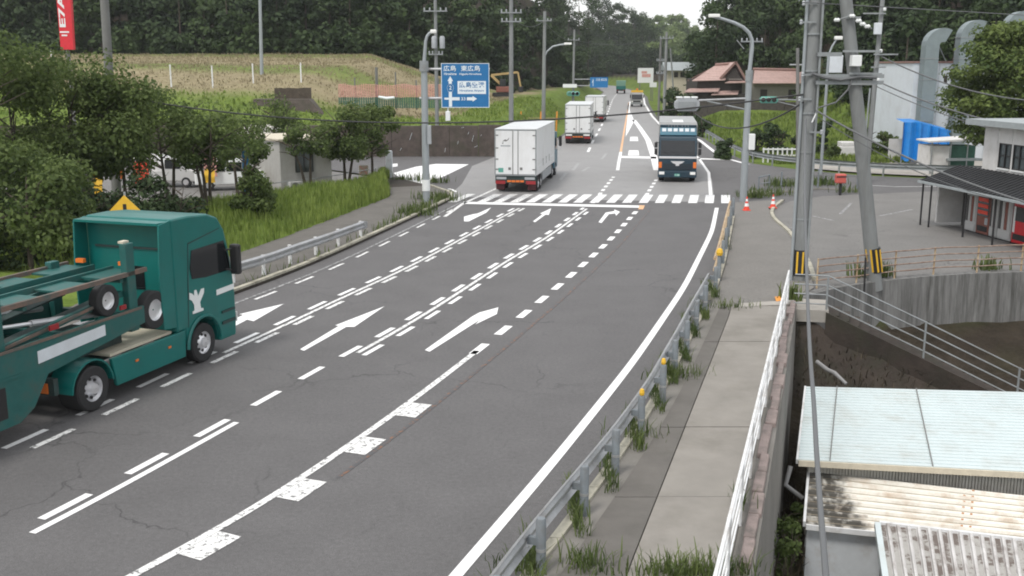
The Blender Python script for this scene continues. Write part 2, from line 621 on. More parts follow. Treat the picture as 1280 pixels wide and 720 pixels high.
def resample(pl, step):
    pl = [Vector((p[0], p[1])) for p in pl]
    out = []
    acc = [0]
    for a, b in zip(pl, pl[1:]):
        acc.append(acc[-1] + (b - a).length)
    n = max(2, int(acc[-1] / step) + 1)
    for i in range(n):
        t = acc[-1] * i / (n - 1)
        k = 0
        while k < len(acc) - 2 and acc[k + 1] < t:
            k += 1
        out.append(pl[k].lerp(pl[k + 1], (t - acc[k]) / max(1e-6, acc[k + 1] - acc[k])))
    return out


def smooth(pl, step=0.5, it=40):
    q = resample(pl, step)
    for _ in range(it):
        q = [q[0]] + [(q[i - 1] + q[i] * 2 + q[i + 1]) / 4 for i in range(1, len(q) - 1)] + [q[-1]]
    return q


def offset(pl, d):
    """d>0 to the right of travel"""
    out = []
    for i, p in enumerate(pl):
        t = (pl[min(i + 1, len(pl) - 1)] - pl[max(i - 1, 0)]).normalized()
        out.append(p + Vector((t.y, -t.x)) * d)
    return out


def sub(pl, s0, s1):
    """part of polyline between arc lengths"""
    out = []
    acc = 0
    for a, b in zip(pl, pl[1:]):
        l = (b - a).length
        if acc + l > s0 and acc < s1:
            t0 = max(0, (s0 - acc) / l)
            t1 = min(1, (s1 - acc) / l)
            if not out:
                out.append(a.lerp(b, t0))
            out.append(a.lerp(b, t1))
        acc += l
    return out


def plen(pl):
    return sum((b - a).length for a, b in zip(pl, pl[1:]))


def strip(mb, pl, wd, z):
    l, r = offset(pl, -wd / 2), offset(pl, wd / 2)
    n = len(pl)
    mb.add([(p.x, p.y, z) for p in l] + [(p.x, p.y, z) for p in r], [(i, n + i, n + i + 1, i + 1) for i in range(n - 1)])
    return mb


LA = smooth([(-13.0, 11.0), (-11.4, 14.6)] + gl((0, 572), (80, 535), (170, 495), (230, 462), (282, 440), (345, 413), (400, 385), (450, 362), (500, 340), (545, 316), (590, 292), (630, 270), (652, 259)), 0.5, 30)
LB = smooth([(-9.4, 11.8)] + gl((5, 685), (145, 612), (262, 545), (333, 507), (393, 472), (437, 445), (480, 425), (560, 375), (640, 322), (680, 300), (735, 260)), 0.5, 30)
LC = smooth([(-7.2, 10.8)] + gl((150, 720), (263, 677), (360, 610), (438, 556), (502, 512), (588, 445), (649, 398), (711, 347), (761, 302), (800, 259)), 0.5, 30)
LD = smooth([(-3.2, 7.5)] + gl((570, 720), (690, 580), (790, 455), (855, 360), (890, 290), (896, 260)), 0.5, 20)
LE = smooth([(-24, -8), (-19.5, 3.5), (-16, 11.5), (-13.5, 20), (-12.2, 24), (-10.3, 29.9)] + gl((285, 370), (330, 357), (400, 328), (455, 302), (520, 272), (565, 250)), 1.0, 20)
RAIL = smooth([(-7.4, -8), (-3.2, 5)] + gl((679, 708), (730, 638), (769, 590), (801, 542), (828, 500), (843, 463), (858, 437), (870, 410), (881, 390), (897, 362), (905, 330), (913, 290), (917, 270)), 0.8, 30)
FENCE = [Vector((-2.9, -6)), Vector((3.3, 14.3)), Vector((8.6, 31.6))]
WALL = [Vector(p) for p in ((10.3, 34.0), (12.9, 35.4), (15.0, 36.4), (18.8, 37.1), (30, 37.8), (60, 38))]
CORNER = [Vector(p) for p in ((-3.5, 60.5), (-5.0, 64.0), (-8.1, 69.6))]
FARL = [Vector(p) for p in ((-1.0, 88.2), (1.2, 92), (3.6, 100), (6.3, 120), (9.2, 142), (12.8, 177), (18.2, 231), (26, 300), (30, 390), (26, 430))]
FARR = [Vector(p) for p in ((34, 434), (39, 390), (37, 300), (32.8, 254), (27, 206), (21.7, 157), (19.6, 133), (20.0, 108), (18.6, 91), (18.6, 80))]

# ------------------------------------------------------------------ ground (terrain sheet)
def sstep(a, b, x):
    t = np.clip((x - a) / (b - a), 0, 1)
    return t * t * (3 - 2 * t)


fl_y = np.array([p.y for p in FARL]); fl_x = np.array([p.x for p in FARL])
fr_y = np.array([p.y for p in FARR][::-1]); fr_x = np.array([p.x for p in FARR][::-1])
# forest edge lines
LEFT_EDGE_X = np.array([-400, -60, -20, 0, 8, 13, 19, 30, 48, 75])
LEFT_EDGE_Y = np.array([150, 150, 156, 178, 220, 270, 425, 440, 450, 460])


RE_PX = np.array([860, 985, 1020, 1080, 1330])
RE_Y = np.array([168, 160, 132, 118, 110])


def height(x, y):
    x = np.asarray(x, float); y = np.asarray(y, float)
    z = np.full(np.broadcast(x, y).shape, -0.12)
    # left terrace and field
    ledge = np.interp(y, fl_y, fl_x)
    lat = np.clip((ledge - 3 - x) / (22 + np.clip(y - 130, 0, 120) * 0.25), 0, 1)
    prof = np.interp(y, [86.5, 88.2, 99, 105, 115, 140, 150, 260, 900], [0, 2.5, 4.2, 5.7, 7.2, 8.6, 9.2, 10.5, 12])
    wall_on = sstep(-1.0, -2.0, x - (y - 88) * 0.14)
    base = prof * lat
    near = np.interp(y, [86.9, 88.2, 120], [0, 2.4, 3.0]) * wall_on
    zl = np.where(y > 86.8, np.maximum(base, np.minimum(near, np.clip((ledge - 1.5 - x) * 0.9, 0, 9))), 0)
    z = np.where(x < ledge, np.maximum(z, zl), z)
    # end-of-valley hill on the left side
    eh = np.interp(x, LEFT_EDGE_X, LEFT_EDGE_Y)
    z = np.where((x < 95), np.maximum(z, np.clip((y - eh - 2) * 0.42, 0, 46) * sstep(90, 60, x) + np.clip(z, -1, 30)), z)
    # right hill
    redge = np.interp(y, fr_y, fr_x, left=30)
    latr = np.clip((x - redge - 2.5) / 5, 0, 1)
    pr = np.interp(y, [84, 100, 134, 137, 150, 160, 900], [0, 0.35, 1.3, 2.7, 3.4, 3.8, 4])
    pxh = 640 + FPX * x / np.maximum(y, 1)
    ye = np.interp(pxh, RE_PX, RE_Y)
    lath = np.clip((x - redge - 6) / 12, 0, 1) * sstep(838, 872, pxh)
    z = np.where((x > redge) & (y > 84), np.maximum(z, pr * latr + np.clip((y - ye + 7) * 0.45, 0, 42) * lath), z)
    # far hill beyond the valley
    z = np.maximum(z, np.clip((y - 520) * 0.30, 0, 22) * sstep(20, 80, x) * sstep(330, 180, x))
    # hills stay below the skyline that the trees draw
    pxx = 640 + FPX * x / np.maximum(y, 1)
    sk = np.interp(pxx, [-200, 560, 700, 765, 806, 815, 835, 862, 880, 900, 1500], [-90, -60, 28, 52, 64, 72, 78, 76, 66, 20, -60])
    cap = CAM_H + y * (82 - sk) / FPX
    z = np.where(y > 125, np.minimum(z, np.maximum(cap, 0)), z)
    return np.maximum(z, 0) - 0.12


def in_pit(x, y):
    # lowered yard on the right, grown outward so that the walls hide the break
    fx = np.interp(y, [-6, 31.6, 34], [-2.9, 8.6, 9.3])
    wy = np.interp(x, [8.6, 9.5, 10.3, 12.9, 15, 18.8, 30, 60], [32.0, 33.2, 34.0, 35.4, 36.4, 37.1, 37.8, 38])
    return (x > fx - 0.6) & (y < wy + 0.5) & (y > -60) & (x < 62)


def pit_h(x, y):
    # soil bank under the curved wall falls towards the lower yard
    wy = np.interp(x, [8.6, 9.5, 10.3, 12.9, 15, 18.8, 30, 60], [32.0, 33.2, 34.0, 35.4, 36.4, 37.1, 37.8, 38])
    d = wy - y
    b = np.interp(d, [-1, 0.2, 2.0, 4.2, 9.5], [-1.5, -1.75, -2.1, -3.1, -4.5])
    fx = np.interp(y, [-6, 31.6, 34], [-2.9, 8.6, 9.3])
    b2 = np.interp(x - fx, [0, 1.5], [-3.2, -4.5])
    return np.maximum(b, b2)


xs = np.unique(np.concatenate([np.arange(-900, -120, 40), np.arange(-120, -40, 4), np.arange(-40, 50, 1.0), np.arange(50, 130, 4), np.arange(130, 1000, 40)]))
ys = np.unique(np.concatenate([np.arange(-80, -10, 8), np.arange(-10, 130, 1.0), np.arange(130, 270, 3), np.arange(270, 480, 8), np.arange(480, 1780, 40)]))
XX, YY = np.meshgrid(xs, ys)
ZZ = height(XX, YY)
ZZ += np.where(ZZ > 1, (np.sin(XX * 0.9 + YY * 0.31) + np.sin(YY * 0.7 - XX * 0.23)) * 0.06, 0)
PIT = in_pit(XX, YY)
ZZ = np.where(PIT, pit_h(XX, YY) + rng.normal(0, 0.05, XX.shape), ZZ)
ny, nx = XX.shape
V = np.stack([XX.ravel(), YY.ravel(), ZZ.ravel()], 1)
idx = np.arange(nx * ny).reshape(ny, nx)
Fq = np.stack([idx[:-1, :-1].ravel(), idx[:-1, 1:].ravel(), idx[1:, 1:].ravel(), idx[1:, :-1].ravel()], 1)
# ground cover as what grows there: r = dry field grass, g = green grass, b = forest floor / bare soil
jit = rng.normal(0, 0.06, XX.shape)
dry = sstep(98, 104, YY + (XX + 20) * 0.10) * sstep(-4, -8, XX - (YY - 100) * 0.14) * (YY < 400)
dry = dry * (1 - 0.75 * sstep(0.2, 1, np.sin(XX * 0.05 + YY * 0.24) + 0.2))
eh = np.interp(XX, LEFT_EDGE_X, LEFT_EDGE_Y)
soilm = np.where(PIT, 1.0, 0.0)
soilm = np.maximum(soilm, sstep(-2, 4, YY - eh) * (XX < 75))
soilm = np.maximum(soilm, sstep(-2, 5, YY - np.interp(640 + FPX * XX / np.maximum(YY, 1), RE_PX, RE_Y)) * (XX > np.interp(YY, fr_y, fr_x, left=30) + 6) * (YY > 100))
redge = np.interp(YY, fr_y, fr_x, left=30)
COVER = np.stack([np.clip(dry + jit, 0, 1), np.zeros_like(dry), np.clip(soilm + jit, 0, 1), np.ones_like(dry)], -1)
mg = bpy.data.materials.new('ground_cover')
mg.use_nodes = True
n_ = mg.node_tree.nodes
l_ = mg.node_tree.links
b_ = n_['Principled BSDF']
b_.inputs['Roughness'].default_value = 0.95
b_.inputs['Specular IOR Level'].default_value = 0.1
va = n_.new('ShaderNodeVertexColor')
va.layer_name = 'cover'
sp = n_.new('ShaderNodeSeparateColor')
l_.new(va.outputs[0], sp.inputs[0])
tcg = n_.new('ShaderNodeTexCoord')


def nmix(c1, c2, sc_, det=7):
    ns = n_.new('ShaderNodeTexNoise')
    ns.inputs['Scale'].default_value = sc_
    ns.inputs['Detail'].default_value = det
    ns.inputs['Roughness'].default_value = 0.7
    l_.new(tcg.outputs['Object'], ns.inputs['Vector'])
    rp = n_.new('ShaderNodeMapRange')
    rp.inputs[1].default_value = 0.32
    rp.inputs[2].default_value = 0.68
    l_.new(ns.outputs[0], rp.inputs[0])
    mx = n_.new('ShaderNodeMix')
    mx.data_type = 'RGBA'
    l_.new(rp.outputs[0], mx.inputs[0])
    mx.inputs[6].default_value = (*c1, 1)
    mx.inputs[7].default_value = (*c2, 1)
    return mx.outputs[2]


def fmix(fac, a, b):
    mx = n_.new('ShaderNodeMix')
    mx.data_type = 'RGBA'
    l_.new(fac, mx.inputs[0])
    l_.new(a, mx.inputs[6])
    l_.new(b, mx.inputs[7])
    return mx.outputs[2]


gcol = nmix((0.07, 0.115, 0.02), (0.17, 0.23, 0.05), 0.5)
dcol = nmix((0.22, 0.185, 0.11), (0.31, 0.265, 0.17), 0.9)
scol = nmix((0.024, 0.02, 0.015), (0.05, 0.04, 0.031), 1.2)
l_.new(fmix(sp.outputs[2], fmix(sp.outputs[0], gcol, dcol), scol), b_.inputs['Base Color'])
nb = n_.new('ShaderNodeTexNoise')
nb.inputs['Scale'].default_value = 5
nb.inputs['Detail'].default_value = 6
l_.new(tcg.outputs['Object'], nb.inputs['Vector'])
bb = n_.new('ShaderNodeBump')
bb.inputs['Strength'].default_value = 0.7
bb.inputs['Distance'].default_value = 0.2
l_.new(nb.outputs[0], bb.inputs['Height'])
l_.new(bb.outputs[0], b_.inputs['Normal'])
MATS['ground_cover'] = mg
ground = mesh_np('ground', V, Fq, 'ground_cover')
ca = ground.data.color_attributes.new('cover', 'FLOAT_COLOR', 'POINT')
ca.data.foreach_set('color', COVER.reshape(-1, 4).ravel())
ground.data.polygons.foreach_set('use_smooth', [True] * len(ground.data.polygons))
tag(ground, kind='structure')

# ------------------------------------------------------------------ road
rail_in = [p for p in RAIL]
road_poly = list(LE) + CORNER + [Vector(p) for p in ((-14, 76), (-30, 84.5), (-30, 86.4), (-9.5, 86.2))] + FARL + FARR + \
    [Vector(p) for p in ((20.9, 75.2), (24, 71.2), (28, 69.2), (60, 66), (60, 38.2))] + WALL[::-1][1:] + [Vector((8.7, 32.0))] + \
    [p for p in RAIL[::-1] if p.y < 31.0]
road = MB().sheet(road_poly, 0.0).build('road', 'asphalt')
tag(road, kind='structure')
# lighter surfacing from the crosswalk onwards, sky glare put into its base colour
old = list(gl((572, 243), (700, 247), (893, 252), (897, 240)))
far_poly = [G(560, 246).xy, G(893, 253).xy] + gl((890, 225), (876, 200), (866, 186)) + [Vector((17.6, 100)), Vector((18.6, 133)), Vector((20.9, 157)), Vector((26, 206)), Vector((31.6, 254)), Vector((36, 300)), Vector((38, 390)), Vector((33, 430))] + \
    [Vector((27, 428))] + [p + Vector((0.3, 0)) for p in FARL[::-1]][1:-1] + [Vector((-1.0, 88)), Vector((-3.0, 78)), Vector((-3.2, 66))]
MB().sheet(far_poly, 0.004).build('road_surface', 'asphalt_glare', road)
lot_poly = [(11.2, 38), (12.6, 46.4), (13.6, 54), (15.6, 57.4), (18, 59.6), (24, 61.6), (30, 63), (59.8, 63.4), (59.8, 38.6)] + [(p.x, p.y + 0.25) for p in WALL[::-1][1:]]
MB().sheet(lot_poly, 0.005).build('parking_apron', 'asphalt_lot', road)
ZP = 0.010


def mark(name, poly, m='paint', z=ZP):
    return MB().sheet(poly, z).build(name, m, road)


def line(name, pl, wd, m='paint', z=ZP):
    return strip(MB(), pl, wd, z).build(name, m, road)


def dashes(pl, ln, period, wd, s0=0.0, s1=1e9, m='paint', ph=0.0, name='lane_dash', z=ZP):
    t = s0 + ph
    s1 = min(s1, plen(pl))
    while t + ln * 0.6 < s1:
        q = sub(pl, t, min(t + ln, s1))
        if len(q) > 1:
            line(name, q, wd, m, z)
        t += period


def sy(pl, y):
    """arc length at world y"""
    acc = 0
    for a, b in zip(pl, pl[1:]):
        if a.y <= y <= b.y:
            return acc + (y - a.y) / (b.y - a.y) * (b - a).length
        acc += (b - a).length
    return acc


PER = 2.08
# boundary left lane / middle lane: thin centre line with short dashes on both sides
line('lane_line', sub(LA, sy(LA, 26.2), sy(LA, 54.4)), 0.13, 'paint_old', ZP)
dashes(offset(LA, -0.27), 1.15, PER, 0.15, 4, ph=0.6)
dashes(offset(LA, 0.25), 1.15, PER, 0.15, 4, m='paint_old', ph=0.85)
# second boundary
line('lane_line', sub(LB, sy(LB, 26.2), sy(LB, 54.2)), 0.13, 'paint_old')
dashes(offset(LB, -0.24), 1.1, PER, 0.17, 2.2, ph=0.2)
dashes(offset(LB, 0.26), 1.1, PER, 0.15, sy(LB, 25.6), ph=0.5)
line('lane_line', offset(sub(LB, sy(LB, 15.5), sy(LB, 20.8)), 0.04), 0.14, 'paint')
# centre boundary
dashes(LC, 1.05, PER, 0.24, sy(LC, 26.0), sy(LC, 54.6), ph=0.1)
line('lane_line', offset(sub(LC, 0.5, sy(LC, 26.4)), 0.0), 0.16, 'paint_old')
line('seam_stain', offset(sub(LC, sy(LC, 18), sy(LC, 54)), 0.62), 0.09, 'paint_rust', 0.007)
for (px, py) in ((263, 677), (361, 609), (439, 555), (503, 511)):
    c = G(px, py).xy
    k = sy(LC, c.y)
    q = sub(LC, k - 0.45, k + 0.45)
    line('lane_block', offset(q, 0.32), 0.46, 'paint_old')
# right edge line and left edge lines
line('edge_line', LD, 0.2, 'paint')
LE2 = offset(LE, 0.75)
line('edge_line', sub(LE2, sy(LE2, 30), sy(LE2, 57)), 0.12, 'paint_faint')
dashes(offset(LE, 1.05), 1.3, 2.6, 0.13, sy(LE, 28), sy(LE, 56), 'paint_old')
# arrows (traced on the road plane)
mark('arrow_marking', gl((375, 437), (423, 408), (419, 407), (481, 383), (443, 409), (433, 409), (380, 439)))
mark('arrow_marking', gl((270, 410), (304, 394), (299, 393), (355, 380), (317, 402), (309, 400), (290, 410)))
mark('arrow_marking', gl((531, 438), (590, 396), (599, 391), (623, 384.5), (621, 393), (594, 406), (600, 400), (537, 440)))
mark('arrow_marking', gl((580, 271), (591, 268), (597, 267), (614, 259.5), (608, 266), (590, 275), (586, 277), (580, 277)))
mark('arrow_marking', gl((666, 277), (678, 268), (675, 267), (689, 260.5), (686, 269), (682, 268.5), (669, 278)))
mark('arrow_marking', gl((748, 278), (757, 266), (768, 264), (768, 262), (775, 265), (770, 270), (769, 267), (761, 268), (752, 279)))
# stop line and crosswalk
mark('stop_line', gl((579, 252.3), (803, 257.2), (803, 260), (580, 255)))
for i, cx in enumerate((577, 612, 632, 652, 671, 690.5, 710, 728.5, 748, 768, 787.5, 807.5, 827, 847, 867, 887, 907)):
    yb, yt = 253.4 + (cx - 700) * 0.004, 243.2 + (cx - 700) * 0.004
    lean = (cx - 905) * -0.075
    hw = 5.6
    a = gl((cx - hw - lean * 0.5, yb), (cx + hw - lean * 0.5, yb), (cx + hw + lean * 0.5, yt), (cx - hw + lean * 0.5, yt))
    mark('crosswalk_bar', a, 'paint_bar' if i not in (0, 1, 2, 3) else 'paint_old', ZP + 0.003)
mark('orange_mark', gl((799, 257), (806, 257), (804, 262), (798, 262)), 'paint_orange', ZP + 0.006)
line('edge_line', gl((622, 235), (600, 245), (578, 255), (556, 271)), 0.2, 'paint_old')
line('edge_line', gl((561, 236), (566, 237.5), (570, 240)), 0.2, 'paint')
mark('painted_area', gl((492, 216.5), (520, 208.5), (545, 205), (586, 205.5), (551, 222.5), (540, 224), (529, 230), (508, 227.5)), 'paint', ZP)
mark('painted_area', gl((489, 209), (490, 205), (497, 204.6), (497, 208)), 'paint', ZP)
# beyond the crosswalk
dashes(smooth(gl((735, 190), (742, 175), (747, 166), (752, 157), (755, 150), (758, 144), (761, 138), (762.5, 133), (764, 129), (766, 124), (772, 116)), 1, 5), 5.0, 10.0, 0.24, ph=0.0)
dashes(gl((741, 254), (767, 221)), 1.0, 1.9, 0.22)
dashes(gl((808, 244), (822, 222)), 1.0, 1.9, 0.22)
line('edge_line', gl((772, 213), (773.5, 203), (776, 190)), 0.24)
line('edge_line', gl((776, 190), (780, 165), (784, 142), (786, 128)), 0.2, 'paint_orange')
line('edge_line', gl((787.5, 127), (785.5, 135), (786.5, 143)), 0.4)
mark('painted_area', gl((784.5, 143), (789, 142), (793, 151), (786, 164), (782, 171)), 'paint')
line('edge_line', gl((792.5, 150), (800, 160), (810, 175), (817, 195), (821.5, 213)), 0.55)
mark('stop_line', gl((777, 195), (820, 196), (820.5, 198.5), (776.5, 197.5)))
mark('arrow_marking', gl((786, 188), (798, 188), (799, 194.5), (785, 194.5)))
mark('arrow_marking', gl((788, 171), (797, 171), (798, 176.5), (787, 176.5)))
line('edge_line', smooth(gl((803, 116), (804.5, 121), (806, 130), (815, 145), (825, 156), (848, 166), (873, 174), (893, 190), (907, 198), (935, 205.5)), 1, 6), 0.34)
line('edge_line', gl((866, 190), (875, 200), (886, 216), (889, 250)), 0.2)
mark('stop_line', gl((868, 197.5), (906, 199), (906, 200.2), (868, 199)))
line('edge_line', gl((1090, 232), (1120, 233.5), (1200, 233)), 0.15, 'paint_old')
for pl_ in (((716, 213), (723, 204)), ((700, 225), (708, 216)), ((728, 214), (736, 209)), ((752, 199), (758, 192))):
    line('lane_line', gl(*pl_), 0.22, 'paint_ghost')
# faint parking lines on the apron
line('bay_line', gl((1015, 270), (1042, 276)), 0.16, 'paint_faint', ZP)
line('bay_line', gl((1050, 268), (1064, 254)), 0.16, 'paint_faint', ZP)
line('bay_line', gl((1100, 270), (1140, 262)), 0.16, 'paint_faint', ZP)
line('bay_line', gl((985, 284), (1000, 287)), 0.12, 'paint_faint', ZP)

# ------------------------------------------------------------------ right-hand pavement (raised)
pav = MB()
fen_r = lambda y: float(np.interp(y, [-6, 31.6], [-2.9, 8.6]))
rail_x = lambda y: float(np.interp(y, [p.y for p in RAIL], [p.x for p in RAIL]))
y_end = 31.2
base_poly = [(rail_x(y) - 0.05, y) for y in np.linspace(-6, y_end, 20)] + [(fen_r(y) + 0.35, y) for y in np.linspace(y_end, -6, 20)]
pavement = pav.slab(base_poly, -0.3, 0.095).build('pavement', 'concrete_dark')
tag(pavement, kind='structure')
KW = 0.24
ycuts = [-6, 1, 6, 10, 13.2, 16.6, 20.1, 23.4, 26.8, 30.95]
for y0, y1 in zip(ycuts, ycuts[1:]):
    y0 += 0.012
    y1 -= 0.012
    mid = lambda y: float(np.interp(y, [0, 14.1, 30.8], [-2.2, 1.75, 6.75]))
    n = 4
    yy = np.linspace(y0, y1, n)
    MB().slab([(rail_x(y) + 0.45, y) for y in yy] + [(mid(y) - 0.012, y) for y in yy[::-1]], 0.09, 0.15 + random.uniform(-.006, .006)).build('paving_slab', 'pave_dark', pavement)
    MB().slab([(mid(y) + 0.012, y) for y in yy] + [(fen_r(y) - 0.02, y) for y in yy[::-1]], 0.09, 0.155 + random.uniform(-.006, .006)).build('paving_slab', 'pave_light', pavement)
for k in range(28):
    y0 = 3 + k * 1.0
    yy = (y0 + 0.01, y0 + 0.99)
    if yy[1] < 31:
        MB().slab([(rail_x(y) - 0.12, y) for y in yy] + [(rail_x(y) + 0.06, y) for y in yy[::-1]], -0.1, 0.16).build('kerb_stone', 'kerb_concrete', pavement)
# path continuing past the bridge to the junction
path_poly = [(rail_x(y) + 0.1, y) for y in np.linspace(31.25, 50, 10)] + [(11.3, 53), (12.2, 56.3), (15.3, 57.6), (13.5, 54), (12.5, 46.4), (11.1, 38), (10.2, 34.1), (8.9, 32.0), (8.75, 31.25)]
path = MB().slab(path_poly, -0.2, 0.07).build('footpath', 'asphalt_path')
tag(path, kind='structure')
for q in ((11.05, 34.2), (11.15, 38), (12.5, 46.4), (13.5, 54), (14.6, 56.6)):
    pass
kq = smooth([(10.6, 35.5), (11.2, 38), (12.6, 46.4), (12.7, 49.5), (13.3, 53.0), (15.0, 57.0)], 1.0, 4)
for a, b in zip(kq, kq[1:]):
    d = (b - a).normalized() * 0.01
    MB().obox((a.x + d.x, a.y + d.y, 0.07), (b.x - d.x, b.y - d.y, 0.07), 0.16, 0.14).build('kerb_stone', 'kerb_concrete', path)
for k in range(12):
    y0 = 32.5 + k * 1.5
    MB().slab([(rail_x(y) - 0.12, y) for y in (y0 + .01, y0 + 1.49)] + [(rail_x(y) + 0.08, y) for y in (y0 + 1.49, y0 + .01)], -0.1, 0.17).build('kerb_stone', 'kerb_concrete', path)
MB().slab([(7.0, 31.0), (8.9, 31.4), (8.95, 31.95), (7.15, 31.5)], 0.05, 0.13).build('threshold_slab', 'concrete', path)
MB().sheet(gl((968, 376), (978, 375), (981, 380), (970, 382)), 0.136).build('orange_mark', 'orange_paint', path)

# side wall of the pavement above the lower yard, with crumbling edge beam
pw = thing('retaining_wall', 'dark mossy concrete wall under the white pedestrian fence', 'wall', (3.3, 14.3, 0))
m = MB()
for a, b in zip(FENCE, FENCE[1:]):
    m.hexa([(a.x + .2, a.y, -5), (a.x + .5, a.y, -5), (b.x + .5, b.y, -5), (b.x + .2, b.y, -5), (a.x + .2, a.y, -0.2), (a.x + .36, a.y, -0.2), (b.x + .36, b.y, -0.2), (b.x + .2, b.y, -0.2)])
wpart('wall_face', m, 'concrete_dark', pw)
fd = (FENCE[2] - FENCE[1]).normalized()
fq = resample(FENCE, 0.9)
for a, b in zip(fq, fq[1:]):
    if a.y > 8:
        j = random.uniform(-.05, .05)
        m = MB().obox((a.x + .2 + j, a.y + .01, 0.04), (b.x + .2 + j, b.y - .01, 0.04), 0.2 + random.uniform(-.07, .05), 0.32 + random.uniform(-.05, .04))
        wpart('edge_block', m, 'pink_concrete', pw, bevel=0.03)

# ------------------------------------------------------------------ curved retaining wall, stairs, railings on the right
cw = thing('retaining_wall', 'curved streaked grey concrete retaining wall below the rusty railing', 'wall', (15, 36.4, -1.7))
wq = [Vector((8.75, 31.55)), Vector((9.6, 33.2)), Vector((10.3, 34.0))] + WALL[1:]
wq = resample(smooth(wq[:7], 0.6, 6), 1.9) + [Vector((45, 37.9)), Vector((60, 38))]
for a, b in zip(wq, wq[1:]):
    t = (b - a).normalized()
    n2 = Vector((t.y, -t.x)) * 0.06
    g = t * 0.008
    a2, b2 = a + g, b - g
    p = [(a2.x + n2.x * 3, a2.y + n2.y * 3, -2.3), (b2.x + n2.x * 3, b2.y + n2.y * 3, -2.3), (b2.x - n2.x * 5, b2.y - n2.y * 5, -2.3), (a2.x - n2.x * 5, a2.y - n2.y * 5, -2.3),
         (a2.x + n2.x, a2.y + n2.y, 0.03), (b2.x + n2.x, b2.y + n2.y, 0.03), (b2.x - n2.x * 5, b2.y - n2.y * 5, 0.03), (a2.x - n2.x * 5, a2.y - n2.y * 5, 0.03)]
    wpart('wall_panel', MB().hexa(p), 'concrete_wall', cw)

rr = thing('railing', 'rusty pink pipe railing along the top of the curved wall', 'railing', (15, 36.4, 0))
rq = smooth([(10.35, 34.25), (12.9, 35.5), (15.0, 36.5), (18.8, 37.2), (24, 37.6)], 0.4, 8)
for h in (0.28, 0.52, 0.76, 1.0):
    wpart('rail', MB().tube([(p.x, p.y, h + 0.01 * math.sin(i)) for i, p in enumerate(rq)], 0.024, 6), 'rust_rail', rr)
for p in resample(rq, 1.75):
    wpart('post', MB().tube([(p.x, p.y + .03, 0), (p.x, p.y + .03, 1.03)], 0.03, 8), 'cream_rail', rr)
tag(MB().obox(at(1080, 365, 34.6), at(1082, 322, 34.6), 0.05, 0.05, (1, 0, 0)).build('stake', 'black'), 'thin black stake standing at the wall end beside the rusty railing', 'stake')

S0 = Vector((9.7, 31.0, 0.0))
S1 = at(1154, 447, 30.1)
S2 = at(1270, 505, 29.2)
sdv = (S2 - S1)
S3 = S2 + sdv * 0.7
st = thing('staircase', 'dark concrete steps going down beside the grey handrail to the lower yard', 'stairs', S0)
ln_ = (S3.xy - S0.xy)
nst = int(ln_.length / 0.31)
dz = (S3.z - S0.z) / nst
tdir = ln_.normalized()
nrm = Vector((-tdir.y, tdir.x))
wpart('landing', MB().slab([(8.6, 31.1), (9.75, 30.9), (10.1, 32.4), (9.3, 32.6), (8.8, 31.6)], -0.35, 0.03), 'concrete', st)
for i in range(nst):
    a = S0.xy + tdir * (0.31 * i + 0.05)
    b = a + tdir * 0.33
    zt = S0.z + dz * (i + 1)
    wpart('step', MB().slab([a + nrm * 0.02, b + nrm * 0.02, b + nrm * 1.35, a + nrm * 1.35], zt - 0.35, zt), 'soil', st)
sdn = -nrm * 0.02
wpart('stringer', MB().prism([(S0.x + sdn.x, S0.y + sdn.y, -.02), (S3.x + sdn.x, S3.y + sdn.y, S3.z + .08), (S3.x + sdn.x, S3.y + sdn.y, S3.z - .9), (S0.x + sdn.x, S0.y + sdn.y, -.9)], (-nrm.x * .12, -nrm.y * .12, 0)), 'soil', st)
hr = thing('handrail', 'grey galvanised four-bar handrail sloping down beside the steps', 'railing', S0)
PO = [S0, S1, S2, S3]
for p in PO:
    wpart('post', MB().tube([p + Vector((0, 0, -0.1)), p + Vector((0, 0, 1.12))], 0.033, 8), 'galv_dull', hr)
for h in (0.2, 0.5, 0.8, 1.1):
    wpart('rail', MB().tube([p + Vector((0, 0, h)) for p in PO], 0.022, 6), 'galv_dull', hr)
    wpart('rail', MB().tube([S0 + Vector((0, 0, h)), Vector((8.75, 31.25, h))], 0.022, 6), 'galv_dull', hr)
bank = MB()
bp = [S0.xy + tdir * t for t in np.linspace(-0.9, ln_.length, 14)]
vv, ff = [], []
for i, p in enumerate(bp):
    z0 = S0.z + (S3.z - S0.z) * max(0, i / 13 * 1.0) - 0.25
    for j in range(6):
        f_ = j / 5
        q = p - nrm * (f_ * 3.4)
        vv.append((q.x + random.uniform(-.1, .1), q.y + random.uniform(-.1, .1), max(-4.6, z0 * (1 - f_) - 4.3 * f_ ** 0.8 + random.uniform(-.08, .08))))
for i in range(13):
    for j in range(5):
        a = i * 6 + j
        ff.append((a, a + 1, a + 7, a + 6))
o = MB().add(vv, ff).build('soil_bank', 'soil', smooth=True)
BANK_V, BANK_F = vv, ff
tag(o, kind='structure')
tag(MB().tube([at(1021, 452, 28.6), at(1034, 462, 28.2), at(1043, 466, 28.0), at(1058, 480, 27.6)], [.06, .06, .06, .045], 8).build('drain_pipe', 'pvc'),
    'broken grey drain pipe lying on the soil bank below the steps', 'pipe')

# ------------------------------------------------------------------ guard rails
WPROF = [(0, 0.0), (0.035, 0.03), (0.075, 0.055), (0.075, 0.11), (0.02, 0.155), (0.02, 0.195), (0.075, 0.24), (0.075, 0.295), (0.035, 0.32), (0, 0.35)]


